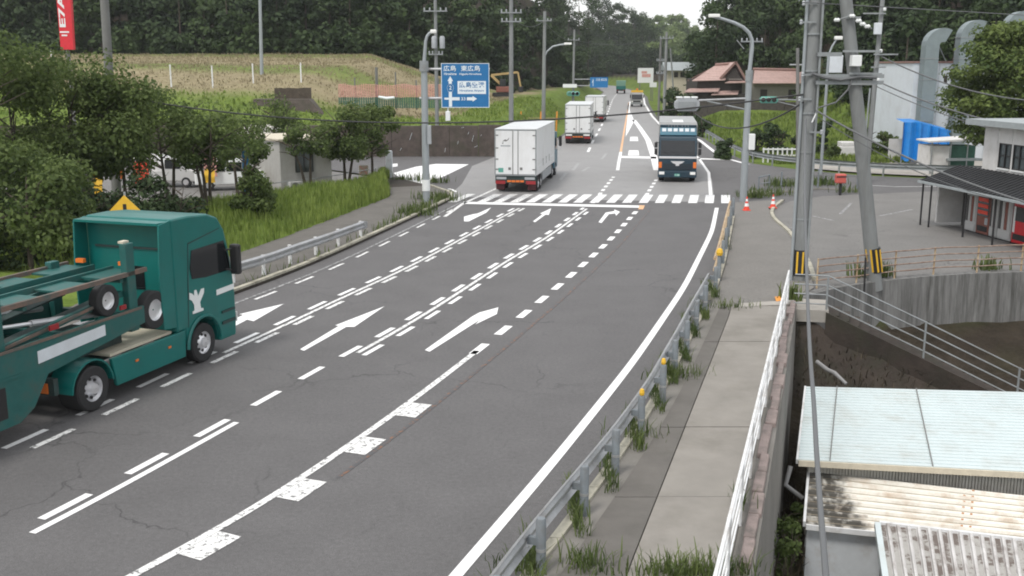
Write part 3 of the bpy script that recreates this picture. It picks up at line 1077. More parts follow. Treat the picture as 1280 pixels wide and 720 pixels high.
def w_beam(pl, zb, side=1, sc=1.0):
    """corrugated beam along polyline; side=+1 bulges to the right of travel"""
    m = MB()
    k = len(WPROF)
    vs = []
    for i, p in enumerate(pl):
        t = (pl[min(i + 1, len(pl) - 1)] - pl[max(i - 1, 0)]).normalized()
        n2 = Vector((t.y, -t.x)) * side
        for (d, h) in WPROF:
            q = p + n2 * d * sc
            vs.append((q.x, q.y, zb + h * sc))
    fs = []
    for i in range(len(pl) - 1):
        for j in range(k - 1):
            a = i * k + j
            fs.append((a, a + 1, a + k + 1, a + k))
    m.add(vs, fs)
    return m


gr = thing('guard_rail', 'silver corrugated guard rail with grey round posts along the right pavement', 'guard rail', (5, 28, 0))
POSTS = [(676, 712), (730, 640), (769, 590), (801, 543), (828, 500), (843, 466), (858, 439), (870, 411), (881, 390), (894, 364)]
gp = [Vector((-2.0, 7.3)), Vector((-0.9, 10.0)), Vector((-0.2, 12.2))] + [G(a, b, 0.15).xy for a, b in POSTS]
for i, p in enumerate(gp):
    po = wpart('post', MB().lathe([(0.075, 0), (0.075, 0.93), (0.062, 0.965), (0.0, 0.975)], (p.x, p.y, 0.0), 'z', 12), 'post_grey', gr, smooth=True)
    MB().lathe([(0.079, 0.45), (0.079, 0.5)], (p.x, p.y, 0), 'z', 12).build('band', 'galv', po)
    if i in (6, 7):
        MB().lathe([(0.045, 0.98), (0.055, 1.03), (0.04, 1.1), (0.0, 1.12)], (p.x, p.y, 0), 'z', 8).build('reflector', 'yellow', po)
bp_ = smooth(offset(gp, -0.2), 0.5, 8)
wpart('beam', w_beam(bp_, 0.42, -1), 'galv', gr, smooth=True)
for p, q in zip(gp, offset(gp, -0.2)):
    wpart('bracket', MB().obox((p.x, p.y, 0.6), (q.x, q.y, 0.6), 0.08, 0.12), 'post_grey', gr)

gy = thing('guard_fence', 'cream and yellow pipe guard fence between the road and the footpath', 'guard rail', (9, 42, 0))
yp = [G(a, b, 0.05).xy for a, b in ((898, 352), (903, 333), (907, 315), (910, 299), (913, 285), (916, 272))]
for i, p in enumerate(yp):
    po = wpart('post', MB().lathe([(0.07, 0), (0.07, 1.0), (0.05, 1.04), (0, 1.05)], (p.x, p.y, 0), 'z', 10), 'post_grey', gy, smooth=True)
    if i == 0:
        MB().lathe([(0.10, 0.98), (0.12, 1.08), (0.09, 1.2), (0.0, 1.24)], (p.x, p.y, 0), 'z', 10).build('cap', 'yellow', po)
yo = smooth(offset(yp, -0.16), 0.5, 3)
for h in (0.45, 0.85):
    wpart('rail', MB().tube([(p.x, p.y, h) for p in yo], 0.05, 8), 'cream_rail', gy)

lg = thing('guard_rail', 'weathered silver guard rail on kerb along the left lane behind the green truck', 'guard rail', (-8.6, 35, 0))
lp = [Vector((-11.6, 25.5)), Vector((-11.1, 28)), Vector((-10.5, 30.5))] + [G(a, b, 0.05).xy for a, b in ((292, 356), (330, 346), (363, 332), (395, 321), (423, 310), (451, 299))]
for p in lp:
    wpart('post', MB().lathe([(0.07, 0), (0.07, 0.84), (0, 0.85)], (p.x, p.y, 0), 'z', 10), 'white_metal', lg, smooth=True)
lo = smooth(offset(lp, 0.12), 0.5, 6)
wpart('beam', w_beam(lo, 0.5, 1), 'galv', lg, smooth=True)
e0, e1 = lo[-1], lo[-1] + (lo[-1] - lo[-2]).normalized() * 0.3
wpart('end_piece', MB().hexa([(e0.x - .05, e0.y, .5), (e0.x + .08, e0.y, .5), (e1.x + .08, e1.y, .54), (e1.x - .05, e1.y, .54), (e0.x - .05, e0.y, .85), (e0.x + .08, e0.y, .85), (e1.x + .08, e1.y, .8), (e1.x - .05, e1.y, .8)]), 'galv', lg)

fr = thing('guard_rail', 'long grey guard rail bending round the green verge into the side road', 'guard rail', (19, 80, 0))
fp = [Vector(p) for p in ((20.9, 116), (20.0, 104), (19.0, 92), (18.7, 84), (19.0, 79.5), (20.9, 76.0), (24.0, 72.0), (28.0, 70.0), (34, 68.8), (44, 67.6))]
fs_ = smooth(fp, 1.0, 8)
wpart('beam', w_beam(offset(fs_, -0.1), 0.42, -1, 1.15), 'galv_dull', fr, smooth=True)
for p in resample(fs_, 3.0):
    wpart('post', MB().lathe([(0.07, 0), (0.07, 0.75), (0, 0.76)], (p.x, p.y, -0.1), 'z', 8), 'galv_dull', fr, smooth=True)

# white fence on the bridge edge
wf = thing('pedestrian_fence', 'white three-bar pedestrian fence along the pavement edge above the tin roofs', 'fence', (3.3, 14.3, 0.1))
ff_ = resample([Vector((0.6, 5.6)), Vector((3.3, 14.3)), Vector((8.62, 31.5))], 2.05)
for p in ff_:
    wpart('post', MB().tube([(p.x, p.y, 0.1), (p.x, p.y, 1.16)], 0.036, 8), 'white_metal', wf)
for h, r_ in ((0.38, .016), (0.64, .016), (0.9, .016), (1.16, .03)):
    wpart('rail', MB().tube([(p.x, p.y, h) for p in ff_], r_, 8), 'white_metal', wf)

# low tubular barriers by the corner and white fence across the side road
lbg = 'low grey tubular barriers at the corner verge'
for a, b in (((948, 238), (961, 236)),):
    pa, pb = G(*a), G(*b)
    t = thing('barrier', 'low grey arched pipe barrier beside the traffic cones', 'barrier', pa)
    wpart('arch', MB().tube([pa, pa + Vector((0, 0, .8)), pb + Vector((0, 0, .85)), pb], 0.05, 8), 'post_grey', t)
    wpart('bar', MB().tube([pa + Vector((0, 0, .4)), pb + Vector((0, 0, .4))], 0.03, 8), 'galv_dull', t)
t = thing('post_fence', 'thin grey wire fence on posts along the kerb of the side road', 'fence', G(976, 240))
pf = [G(976, 241), G(996, 240), G(1022, 237), G(1071, 238)]
for p in pf:
    wpart('post', MB().tube([p, p + Vector((0, 0, 1.25))], 0.05, 8), 'post_grey', t)
wpart('wire', MB().tube([p + Vector((0, 0, .85)) for p in pf], 0.018, 6), 'wire_grey', t)
wpart('kerb', MB().tube([p + Vector((0, 0, .02)) for p in pf], 0.1, 6), 'concrete_dark', t)
t = thing('picket_fence', 'short white railing fence on the verge behind the bent guard rail', 'fence', G(956, 200))
wq_ = [at(954 + i * 5.9, 198, 82.0) for i in range(9)]
for p in wq_:
    wpart('post', MB().obox((p.x, p.y, -0.1), (p.x, p.y, 1.05), 0.14, 0.1, (1, 0, 0)), 'white_metal', t)
for h in (0.45, 0.95):
    wpart('rail', MB().obox((wq_[0].x - .1, wq_[0].y - .07, h), (wq_[-1].x + .1, wq_[-1].y - .07, h), 0.04, 0.12), 'white_metal', t)

# ------------------------------------------------------------------ left verge, pavement and grass bank
inner = [(-8.1, 69.6), (-9.0, 66), (-11.0, 62.0), (-16.6, 55.0), (-24, 46.5), (-34, 38), (-46, 28), (-50, -8)]
le2 = [p for p in LE]
vmesh = MB().slab([(p.x, p.y) for p in le2 + CORNER[:-1]] + inner, -0.2, 0.10).build('verge', 'soil')
tag(vmesh, kind='structure')
wk = [p for p in LE if p.y > 10] + CORNER[:-1]
wkl = offset(wk, -0.18)
wkr = offset(wk, -3.6)
kk = len(wk)
lw = MB()
lw.add([(p.x, p.y, 0.13) for p in wkl] + [(p.x, p.y, 0.13) for p in wkr], [(i, i + 1, kk + i + 1, kk + i) for i in range(kk - 1)]).build('footway', 'pave_dark', vmesh)
kb = resample([p for p in LE if p.y > 24] + CORNER[:-1], 1.0)
for a, b in zip(kb, kb[1:]):
    d = (b - a).normalized() * 0.012
    t = (b - a).normalized()
    n2 = Vector((-t.y, t.x)) * 0.09
    MB().obox((a.x + d.x + n2.x, a.y + d.y + n2.y, 0.06), (b.x - d.x + n2.x, b.y - d.y + n2.y, 0.06), 0.18, 0.24 + random.uniform(-.02, .02)).build('kerb_stone', 'kerb_concrete', vmesh)
# grassy hump
gi = smooth([Vector(p) for p in inner[::-1] if p[1] > 20], 1.0, 4)
go = offset([p for p in smooth(wk, 1.0, 3) if p.y > 12], -3.5)
n = 60
gi, go = resample(gi, plen(gi) / (n - 1) * 0.9999), resample(go, plen(go) / (n - 1) * 0.9999)
n = min(len(gi), len(go))
hv, hf = [], []
NB = 9


def hump(f, i):
    return 0.11 + 0.62 * max(0.0, math.sin(math.pi * min(1, f * 1.15))) ** 0.8 * (0.75 + 0.25 * math.sin(i * 0.7)) if 0 < f * 1.15 < 1 else 0.11


for i in range(n):
    for j in range(NB):
        f = j / (NB - 1)
        p = go[i].lerp(gi[i], f)
        hv.append((p.x, p.y, hump(f, i) + random.uniform(-.04, .04)))
for i in range(n - 1):
    for j in range(NB - 1):
        a = i * NB + j
        hf.append((a, a + NB, a + NB + 1, a + 1))
MB().add(hv, hf).build('grass_bank', 'ground_cover', vmesh, smooth=True)


def blades(name, pts, h0, h1, wd, m, label=None, cat=None, lean=0.45, parent=None):
    pts = np.asarray(pts, float)
    k = len(pts)
    hh = rng.uniform(h0, h1, k)
    az = rng.uniform(0, 2 * np.pi, k)
    ln2 = rng.uniform(0.05, lean, k) * hh
    dirv = np.stack([np.cos(az), np.sin(az), np.zeros(k)], 1)
    sidev = np.stack([-np.sin(az), np.cos(az), np.zeros(k)], 1)
    ww = wd * rng.uniform(0.6, 1.3, k)
    b0 = pts - sidev * ww[:, None] / 2
    b1 = pts + sidev * ww[:, None] / 2
    up = np.array([0, 0, 1.0])
    midp = pts + dirv * (ln2 * 0.35)[:, None] + up * (hh * 0.6)[:, None]
    tip = pts + dirv * ln2[:, None] + up * hh[:, None]
    t0 = tip - sidev * ww[:, None] * 0.12
    t1 = tip + sidev * ww[:, None] * 0.12
    m0 = midp - sidev * ww[:, None] * 0.42
    m1 = midp + sidev * ww[:, None] * 0.42
    verts = np.stack([b0, b1, m1, m0, t1, t0], 1).reshape(-1, 3)
    i6 = np.arange(k)[:, None] * 6
    fc = np.concatenate([i6 + np.array([[0, 1, 2, 3]]), i6 + np.array([[3, 2, 4, 5]])], 1).reshape(-1, 4)
    o = mesh_np(name, verts, fc, m, parent)
    tag(o, label, cat, kind='stuff')
    return o


hvn = np.array(hv).reshape(n, NB, 3)
pts = []
for _ in range(26000):
    i = random.randrange(int(n * 0.15), n - 1)
    j = random.randrange(NB - 1)
    a, b = random.random(), random.random()
    p = hvn[i, j] * (1 - a) * (1 - b) + hvn[i + 1, j] * a * (1 - b) + hvn[i, j + 1] * (1 - a) * b + hvn[i + 1, j + 1] * a * b
    if p[1] > 37 + random.uniform(-3, 3):
        pts.append(p)
blades('grass', pts, 0.18, 0.62, 0.045, 'leaf_grass', 'tall green grass covering the bank behind the left guard rail', 'grass')
# weeds along the right rail, kerbs and joints
pts = []
for i, p in enumerate(gp[2:]):
    for _ in range(random.randint(150, 260)):
        a = random.gauss(0, 0.13)
        pts.append((p.x - 0.12 + a * 0.5, p.y + random.uniform(-.9, 1.2), 0.12))
for (px, py, nn, sx) in ((735, 706, 130, .2), (872, 717, 330, .45), (850, 722, 160, .5), (905, 384, 120, .45), (836, 470, 130, .25), (795, 545, 70, .35), (850, 467, 80, .3), (655, 708, 120, .2), (925, 628, 40, .1)):
    c = G(px, py, 0.15)
    for _ in range(nn):
        pts.append((c.x + random.gauss(0, sx), c.y + random.gauss(0, 0.16), 0.14))
blades('weeds', pts, 0.08, 0.36, 0.022, 'leaf_weed', 'patchy green weeds growing along the guard rail posts and pavement joints', 'weeds', 0.9)
pts = []
for (px, py, nn, sx, hh) in ((940, 246, 160, .5, 1), (960, 243, 160, .8, 1), (975, 232, 200, .5, 1), (1022, 230, 260, .7, 1), (1057, 240, 60, .4, 1), (520, 268, 150, .5, 1), (545, 250, 260, .6, 1), (530, 262, 120, .4, 1), (510, 225, 120, .6, 1), (545, 228, 100, .5, 1), (905, 312, 60, .1, 1), (988, 375, 90, .15, 1), (1076, 345, 60, .2, 1), (1104, 345, 80, .2, 1), (1234, 336, 70, .25, 1)):
    c = G(px, py, 0.05)
    for _ in range(nn):
        pts.append((c.x + random.gauss(0, sx), c.y + random.gauss(0, sx * 0.6), 0.03))
for p in resample([q for q in LE if q.y > 30], 0.25):
    for _ in range(2 if p.y < 46 else 5):
        pts.append((p.x - 0.3 + random.gauss(0, .1), p.y + random.gauss(0, .2), -0.12 if p.y < 46 else 0.02))
blades('weeds', pts, 0.15, 0.62, 0.05, 'leaf_weed', 'scrubby weeds at the kerbs and corner verges of the junction', 'weeds', 0.6)
pts = []
for _ in range(24000):
    px = random.uniform(850, 1140)
    Y = random.uniform(80.5, 134) if random.random() < .6 else random.uniform(80.5, 100)
    p = at(px, 150, Y)
    if p.x > np.interp(Y, fr_y, fr_x) + 2.0:
        pts.append((p.x, Y, float(height(p.x, Y))))
blades('grass', pts, 0.3, 0.7, 0.15, 'leaf_grass', 'overgrown green grass below the red-roofed house', 'grass', 0.5)
pts = []
for _ in range(26000):
    Y = random.uniform(88.4, 150)
    x = random.uniform(-70, 10)
    if x < np.interp(Y, fl_y, fl_x) - 2.5:
        pts.append((x, Y, float(height(x, Y))))
pn = np.array(pts)
dm = sstep(98, 104, pn[:, 1] + (pn[:, 0] + 20) * 0.10) * sstep(-4, -8, pn[:, 0] - (pn[:, 1] - 100) * 0.14) > 0.5
blades('grass', pn[~dm], 0.15, 0.4, 0.16, 'leaf_grass', 'short green grass on the terrace above the brown wall', 'grass', 0.6)
blades('dry_grass', pn[dm], 0.1, 0.26, 0.12, 'leaf_dry', 'dry golden stubble covering the sloping field', 'grass', 0.6)

# ------------------------------------------------------------------ brown wall on the left and field furniture
bw = thing('garden_wall', 'long dark brown block wall with pale scribbles below the green terrace', 'wall', (-10, 86.5, 0))
x = -46.0
while x < -1.2:
    x1 = min(x + 2.4, -0.9)
    wpart('wall_panel', MB().bx(x + .015, x1 - .015, 86.3, 86.75, -0.3, 2.55 + random.uniform(-.05, .04)), 'brown_wall', bw)
    x = x1
for (px, py, dx, dy) in ((512, 175, 3, 9), (572, 180, 1, 4), (590, 177, 2, 8), (593, 184, 4, 2), (585, 168, 1, 3), (556, 190, 1, 5), (500, 188, 2, 3), (601, 170, 1, 2), (577, 160, 3, 1)):
    a, b = at(px, py, 86.28), at(px + dx, py - dy, 86.28)
    wpart('mark', MB().obox(a, b, 0.02, 0.09, (0, 1, 0)), 'sign_white', bw)


def gz(x, y):
    return float(height(x, y))


# white stakes in the field
for px, pt, pb, Y in ((213, 77, 104, 104), (265, 80, 106, 104), (316, 83, 106, 106), (376, 86, 110, 106), (46, 66, 78, 125), (66, 54, 64, 140)):
    x = at(px, 90, Y).x
    z0 = gz(x, Y)
    h = (pb - pt) * Y / FPX
    tag(MB().obox((x, Y, z0 - .1), (x, Y, z0 + h), 0.12, 0.12, (1, 0, 0)).build('marker_post', 'white_metal'), 'white marker post standing in the dry grass field', 'post', 'white posts in the field')

# brown board screen on a dark terrace
t = thing('board_screen', 'low brown board fence on a dark terrace in the grassy field', 'fence', (-24, 99, gz(-24, 99)))
for i in range(9):
    p = at(346 + i * 5.1, 118, 99)
    wpart('board', MB().bx(p.x - .19, p.x + .19, 98.9, 99.0, 3.2, 5.35 + random.uniform(-.05, .05)), 'wood_dark', t)
p0, p1 = at(318, 130, 97.6), at(398, 130, 97.6)
wpart('terrace_edge', MB().hexa([(p0.x, 96.4, 1.5), (p1.x + 2, 96.4, 1.5), (p1.x + 1.4, 99.2, 1.5), (p0.x, 99.2, 1.5), (p0.x, 97.2, 4.35), (p1.x - .8, 97.2, 4.35), (p1.x - .8, 99.2, 4.35), (p0.x, 99.2, 4.35)]), 'brown_wall', t)

# pink net fence with posts
t = thing('net_fence', 'pink and green netting strung on posts at the field edge', 'fence', (-13, 102, gz(-13, 102)))
na, nb2 = at(424, 125, 102), at(551, 125, 102)
m = MB()
mg_ = MB()
NX = 46
for i in range(NX):
    f = i / (NX - 1)
    x = na.x + (nb2.x - na.x) * f
    m.tube([(x, 102 + .05 * math.sin(i), 4.35 + .1 * math.sin(i * 1.3)), (x, 102, 5.6 + .1 * math.sin(i * .7))], 0.035, 4, False)
    mg_.tube([(x, 101.9, 3.4), (x, 101.95, 4.4)], 0.05, 4, False)
for k in range(9):
    m.tube([(na.x + (nb2.x - na.x) * f, 102, 4.4 + k * .14 + .08 * math.sin(f * 20 + k * .2)) for f in np.linspace(0, 1, 30)], 0.03, 4, False)
for k in range(7):
    mg_.tube([(na.x, 101.93, 3.4 + k * .15), (nb2.x, 101.93, 3.4 + k * .15)], 0.035, 4, False)
wpart('pink_net', m, 'net_pink', t)
wpart('green_net', mg_, 'net_green', t)
for px, top in ((443, 97), (470, 84), (494, 90), (520, 100), (548, 98)):
    p = at(px, top, 102)
    wpart('post', MB().tube([(p.x, 102.15, 3.2), p + Vector((0, .15, 0))], 0.14 if top < 90 else .07, 8), 'pole_dark', t)
# white bundles hanging at the net
tag(MB().tube([at(473, 121, 101.5), at(483, 123, 101.5), at(493, 122, 101.5)], [.1, .16, .12], 8).build('plastic_sheet', 'sign_white'), 'white plastic sheet bundled at the foot of the pink netting', 'sheet')

# excavator in the far field
ex = at(628, 112, 150)
ez = gz(ex.x, 150)
t = thing('excavator', 'small orange excavator parked in the far field behind the blue sign', 'excavator', (ex.x, 150, ez))
MB().bx(-1.4, 1.2, -0.9, 0.9, 0.2, 0.75).build('tracks', 'black', t)
MB().bx(-0.9, 1.1, -0.8, 0.8, 0.8, 1.6).build('body', 'brown_panel', t, bevel=.1)
MB().bx(-0.4, 0.5, -0.7, 0.3, 1.6, 2.7).build('cab', 'glass_dark', t, bevel=.08)
MB().obox((0.2, 0, 1.5), (-1.6, 0, 3.2), 0.3, 0.35).obox((-1.6, 0, 3.2), (2.2, 0, 3.6), 0.28, 0.3).build('boom', 'excavator', t)
MB().obox((2.2, 0, 3.6), (2.6, 0, 1.6), 0.25, 0.25, (1, 0, 0)).build('stick', 'excavator', t)
MB().bx(2.3, 3.0, -.35, .35, .8, 1.6).build('bucket', 'black', t, bevel=.08)
# orange site barrier by the road
t = thing('site_fence', 'orange posts with mesh by the roadside in front of the field', 'fence', (3, 118, gz(1, 118)))
for i, px in enumerate((650, 675, 695)):
    p = at(px, 150, 112)
    wpart('post', MB().obox((p.x, 112, -0.2), (p.x + .1, 112, 2.6), 0.16, 0.16, (1, 0, 0)), 'orange_paint', t)
    if i < 2:
        q = at((675, 695)[i], 150, 112)
        m = MB()
        for k in range(6):
            m.tube([(p.x, 112, .3 + k * .32), (q.x, 112, .3 + k * .32)], .025, 4)
        wpart('mesh', m, 'cream_rail', t)

# ------------------------------------------------------------------ poles
def lerp_pole(name, label, base, top, r0, r1, m='pole_concrete', group=None, cat='utility pole'):
    t = thing(name, label, cat, base, 0, group)
    wpart('pole', MB().tube([Vector(base) - Vector((0, 0, .3)), Vector(base).lerp(Vector(top), .5), Vector(top)], [r0, (r0 + r1) / 2, r1], 14), m, t, smooth=True)
    return t


def vert(px, py, z=0.0, topz=12):
    b = G(px, py, z)
    return b, Vector((b.x, b.y, topz))


def hband(t, base, top, z0, z1, r, m):
    f0 = (z0 - base.z) / (top.z - base.z)
    f1 = (z1 - base.z) / (top.z - base.z)
    return wpart('band', MB().tube([base.lerp(top, f0), base.lerp(top, f1)], r, 14), m, t)


# left utility pole in the roadside trees
YU = 51
b = Vector((at(150, 300, YU).x, YU, 0.0))
tp = at(126, -70, YU)
t = lerp_pole('utility_pole', 'grey concrete utility pole rising out of the left roadside trees', b, tp, 0.24, 0.19, 'pole_dark')
for z, l in ((at(140, 117, YU).z, 1.3), (at(140, 96, YU).z, 0.5)):
    c = b.lerp(tp, (z - b.z) / (tp.z - b.z))
    wpart('bracket', MB().obox(c + Vector((-l, -.2, -.08)), c + Vector((.3, -.2, 0)), .08, .08), 'black', t)
c = b.lerp(tp, (at(140, 110, YU).z) / tp.z)
wpart('cable_coil', MB().tube([c + Vector((-.5 + .42 * math.cos(a), -.25, .0 + .36 * math.sin(a))) for a in np.linspace(0, 2 * math.pi, 18)], .03, 6), 'black', t)
LP_ATT = b.lerp(tp, at(142, 118, YU).z / tp.z)
# lamp column in the field
x = at(327, 90, 111).x
t = lerp_pole('lamp_pole', 'slim grey pole standing alone in the dry field', Vector((x, 111, gz(x, 111))), Vector((at(324, -40, 111).x, 111, at(324, -40, 111).z)), .19, .14, 'pole_steel', cat='pole')

# street lamp carrying the big blue sign
YB = 56.0
b = Vector((at(533, 252, YB).x, YB, 0.05))
zt = at(532, 80, YB).z
t = thing('street_lamp', 'tall grey street lamp with crook arm carrying the big blue sign', 'street lamp', b)
wpart('column', MB().tube([b - Vector((0, 0, .2)), Vector((b.x, YB, zt))], [.2, .17], 14), 'pole_steel', t, smooth=True)
arm = [Vector((b.x, YB, zt))] + [at(px, py, YB) for px, py in ((531.5, 60), (532, 52), (534, 45), (537, 41.5), (540, 40))]
wpart('arm', MB().tube(arm, [.1, .09, .085, .08, .08, .08], 10), 'pole_steel', t, smooth=True)
p = at(541, 39.5, YB)
wpart('lamp_head', MB().bx(p.x - .12, p.x + .2, YB - .25, YB + .1, p.z - .1, p.z + .1), 'light_white', t, bevel=.05)
for py in (86.5, 123):
    a, c = at(524, py, YB), at(612, py, YB)
    wpart('sign_arm', MB().tube([a + Vector((0, .16, 0)), c + Vector((0, .16, 0))], .07, 8), 'galv', t, smooth=True)
z = at(533, 82, YB).z
wpart('collar', MB().tube([(b.x, YB, z - .3), (b.x, YB, z + .25)], .24, 14), 'galv_dull', t)
p = at(536, 168, YB)
wpart('control_box', MB().bx(p.x - .05, p.x + .15, YB - .4, YB - .16, p.z - .5, p.z + .5), 'signal_grey', t, bevel=.02)
p = at(534, 236, YB)
wpart('notice', MB().tube([(b.x, YB, .75), (b.x, YB, 1.35)], .215, 14), 'decal_white', t)

# big blue direction sign
YS = YB - 0.12
c0, c1 = at(552, 134.5, YS), at(611.5, 79, YS)
W, Hh = c1.x - c0.x, c1.z - c0.z
t = thing('direction_sign', 'large blue direction sign with white arrows hung beside the street lamp', 'road sign', (c0.x, YS, c0.z))


def sg(u, v, d=0.0):
    return Vector((u * W, -d, v * Hh))


MB().bx(0, W, 0, .05, 0, Hh).build('plate', 'sign_blue', t)
fm = MB()
for (u0, v0, u1, v1) in ((0, 0, 1, .012), (0, .988, 1, 1), (0, .012, .012, .988), (.988, .012, 1, .988)):
    fm.bx(u0 * W, u1 * W, -.008, -.002, v0 * Hh, v1 * Hh)
fm.build('border', 'sign_white', t)
X_, Z_ = (1, 0, 0), (0, 0, 1)
text_mesh('広島', W * .26, Hh * .13, sg(.05, .82, .008), X_, Z_, 'sign_white', 'lettering', t, bold=.012)
text_mesh('東広島', W * .40, Hh * .13, sg(.41, .82, .008), X_, Z_, 'sign_white', 'lettering', t, bold=.012)
text_mesh('Hiroshima', W * .26, Hh * .055, sg(.06, .735, .008), X_, Z_, 'sign_white', 'lettering', t, bold=.02)
text_mesh('Higashi-Hiroshima', W * .46, Hh * .055, sg(.38, .725, .008), X_, Z_, 'sign_white', 'lettering', t, bold=.02)


def flat(poly, m, name, d=.008):
    return MB().add([sg(u, v, d) for u, v in poly], [tuple(range(len(poly)))]).build(name, m, t)


flat([(.155, .02), (.22, .02), (.22, .36), (.155, .36)], 'sign_white', 'arrow_shaft')
flat([(.155, .54), (.22, .54), (.22, .60), (.245, .60), (.1875, .71), (.13, .60), (.155, .60)], 'sign_white', 'arrow_head')
flat([(.06, .18), (.154, .18), (.154, .225), (.06, .225)], 'sign_white', 'arrow_shaft')
flat([(.221, .165), (.38, .165), (.38, .235), (.221, .235)], 'sign_white', 'arrow_shaft')
flat([(.53, .165), (.65, .165), (.65, .135), (.74, .2), (.65, .265), (.65, .235), (.53, .235)], 'sign_white', 'arrow_head')
text_mesh('33', W * .09, Hh * .07, sg(.41, .165, .008), X_, Z_, 'sign_white', 'lettering', t, bold=.01)
flat([(.34, .31), (.93, .31), (.93, .60), (.34, .60)], 'sign_white', 'place_panel')
text_mesh('広島空港', W * .53, Hh * .13, sg(.37, .45, .012), X_, Z_, 'sign_blue', 'lettering', t, bold=.014)
text_mesh('Hiroshima Airport', W * .51, Hh * .06, sg(.38, .35, .012), X_, Z_, 'sign_blue', 'lettering', t, bold=.02)
ov = [(.1875 + .065 * math.cos(a), .45 + .085 * math.sin(a) - (.02 if math.sin(a) < -.6 else 0)) for a in np.linspace(0, 2 * math.pi, 20)[:-1]]
m = MB()
for (u0, v0), (u1, v1) in zip(ov, ov[1:] + ov[:1]):
    m.obox(sg(u0, v0, .006), sg(u1, v1, .006), .01, .03, (0, 1, 0))
m.build('route_badge', 'sign_white', t)
text_mesh('2', W * .05, Hh * .09, sg(.163, .405, .008), X_, Z_, 'sign_white', 'lettering', t, bold=.02)
# small camera under the sign
p = at(560, 145, YB)
tag(MB().bx(p.x - .12, p.x + .12, YB - .2, YB + .2, p.z - .25, p.z + .25).tube([(p.x, YB, p.z + .2), (p.x, YB, c0.z + .05)], .04, 6).build('traffic_detector', 'decal_white', bevel=.03), 'small white detector box hanging under the big blue sign', 'detector')


def insulators(t, c, dx, dzs, Y):
    for d in dx:
        wpart('insulator', MB().lathe([(.04, 0), (.07, .06), (.045, .12), (.07, .18), (.03, .24)], (c.x + d, c.y, c.z), 'z', 8), 'signal_grey', t)


# distant roadside poles on the left
def util(px, pyb, Y, ptop, r, label, arms=(), z0=None, m='pole_concrete', lean=0):
    x = at(px, pyb, Y).x
    zb = gz(x, Y) if z0 is None else z0
    tp = at(px + 640 * 0 + (px - 640) * 0.0, ptop, Y)
    top = Vector((x + lean, Y, tp.z))
    b = Vector((x, Y, zb))
    t = lerp_pole('utility_pole', label, b, top, r, r * .75, m)
    for (py, hw) in arms:
        z = at(px, py, Y).z
        wpart('crossarm', MB().obox((x - hw, Y - r - .06, z), (x + hw, Y - r - .06, z), .09, .1), 'galv_dull', t)
        insulators(t, Vector((x, Y - r - .06, z + .04)), (-hw * .9, -hw * .45, hw * .45, hw * .9), 0, Y)
    return t, b, top


t, b, tp = util(547, 200, 89, -20, .17, 'grey utility pole with two transformers behind the big blue sign', ((14, 1.0), (68, .6)))
for px in (543, 553):
    p = at(px, 53, 89)
    wpart('transformer', MB().lathe([(.0, -.5), (.2, -.5), (.22, -.4), (.22, .36), (.16, .5), (0, .52)], (p.x, 88.7, p.z), 'z', 12), 'signal_grey', t, smooth=True)
U547 = tp
t, b, U640 = util(639, 195, 90, -25, .22, 'pale utility pole with stacked crossarms behind the white box truck', ((16, .9), (27, .85)), z0=0, m='pole_concrete')
Y = 112
x = at(679, 150, Y).x
b = Vector((x, Y, 0))
t = lerp_pole('street_lamp', 'pale roadside pole with a curved lamp arm beside the second white truck', b, at(681, 14, Y), .24, .16, cat='street lamp')
wpart('arm', MB().tube([at(681, 70, Y), at(684, 64, Y), at(691, 58, Y), at(700, 56, Y), at(713, 54.5, Y)], .09, 8), 'pole_steel', t, smooth=True)
p = at(711, 54.5, Y)
wpart('lamp_head', MB().bx(p.x - .5, p.x + .3, Y - .15, Y + .15, p.z - .12, p.z + .1), 'light_white', t, bevel=.05)
z = at(681, 26, Y).z
wpart('crossarm', MB().obox((x - .8, Y - .3, z), (x + .8, Y - .3, z), .1, .1), 'galv_dull', t)
insulators(t, Vector((x, Y - .3, z)), (-.7, .4, .75), 0, Y)
U680 = Vector((x, Y, z))

Y = 141
x = at(716, 130, Y).x
b = Vector((x, Y, 0))
t = lerp_pole('signal_pole', 'slim far pole holding the small blue sign and a traffic light', b, at(718, 37, Y), .19, .13, cat='pole')
z = at(717, 50, Y).z
wpart('crossarm', MB().obox((x - .8, Y - .25, z), (x + .8, Y - .25, z), .1, .1), 'galv_dull', t)
for py in (99, 107):
    wpart('sign_arm', MB().obox(at(717, py, Y), at(741, py, Y), .12, .12), 'galv', t)
insulators(t, Vector((x, Y - .25, z)), (-.7, 0, .7), 0, Y)
U717 = Vector((x, Y, z))
a, c = at(737.5, 109.5, Y - .2), at(760, 96.5, Y - .2)
t = thing('direction_sign', 'small distant blue direction sign above the far lanes', 'road sign', a)
wpart('plate', MB().bx(a.x, c.x, Y - .25, Y - .18, a.z, c.z), 'sign_blue', t)
text_mesh('広島 東広島', (c.x - a.x) * .6, .35, (a.x + .8, Y - .262, c.z - .5), X_, Z_, 'sign_white', 'lettering', t, off=-a)
text_mesh('↑', .3, (c.z - a.z) * .7, (a.x + .25, Y - .262, a.z + .2), X_, Z_, 'sign_white', 'arrow', t, off=-a, bold=.03)
a, c = at(703.5, 109.5, Y - .3), at(721, 105, Y - .3)
tag(MB().bx(a.x, c.x, Y - .42, Y - .36, a.z, c.z).build('name_sign', 'decal_white'), 'small white name plate on the far signal pole', 'sign')


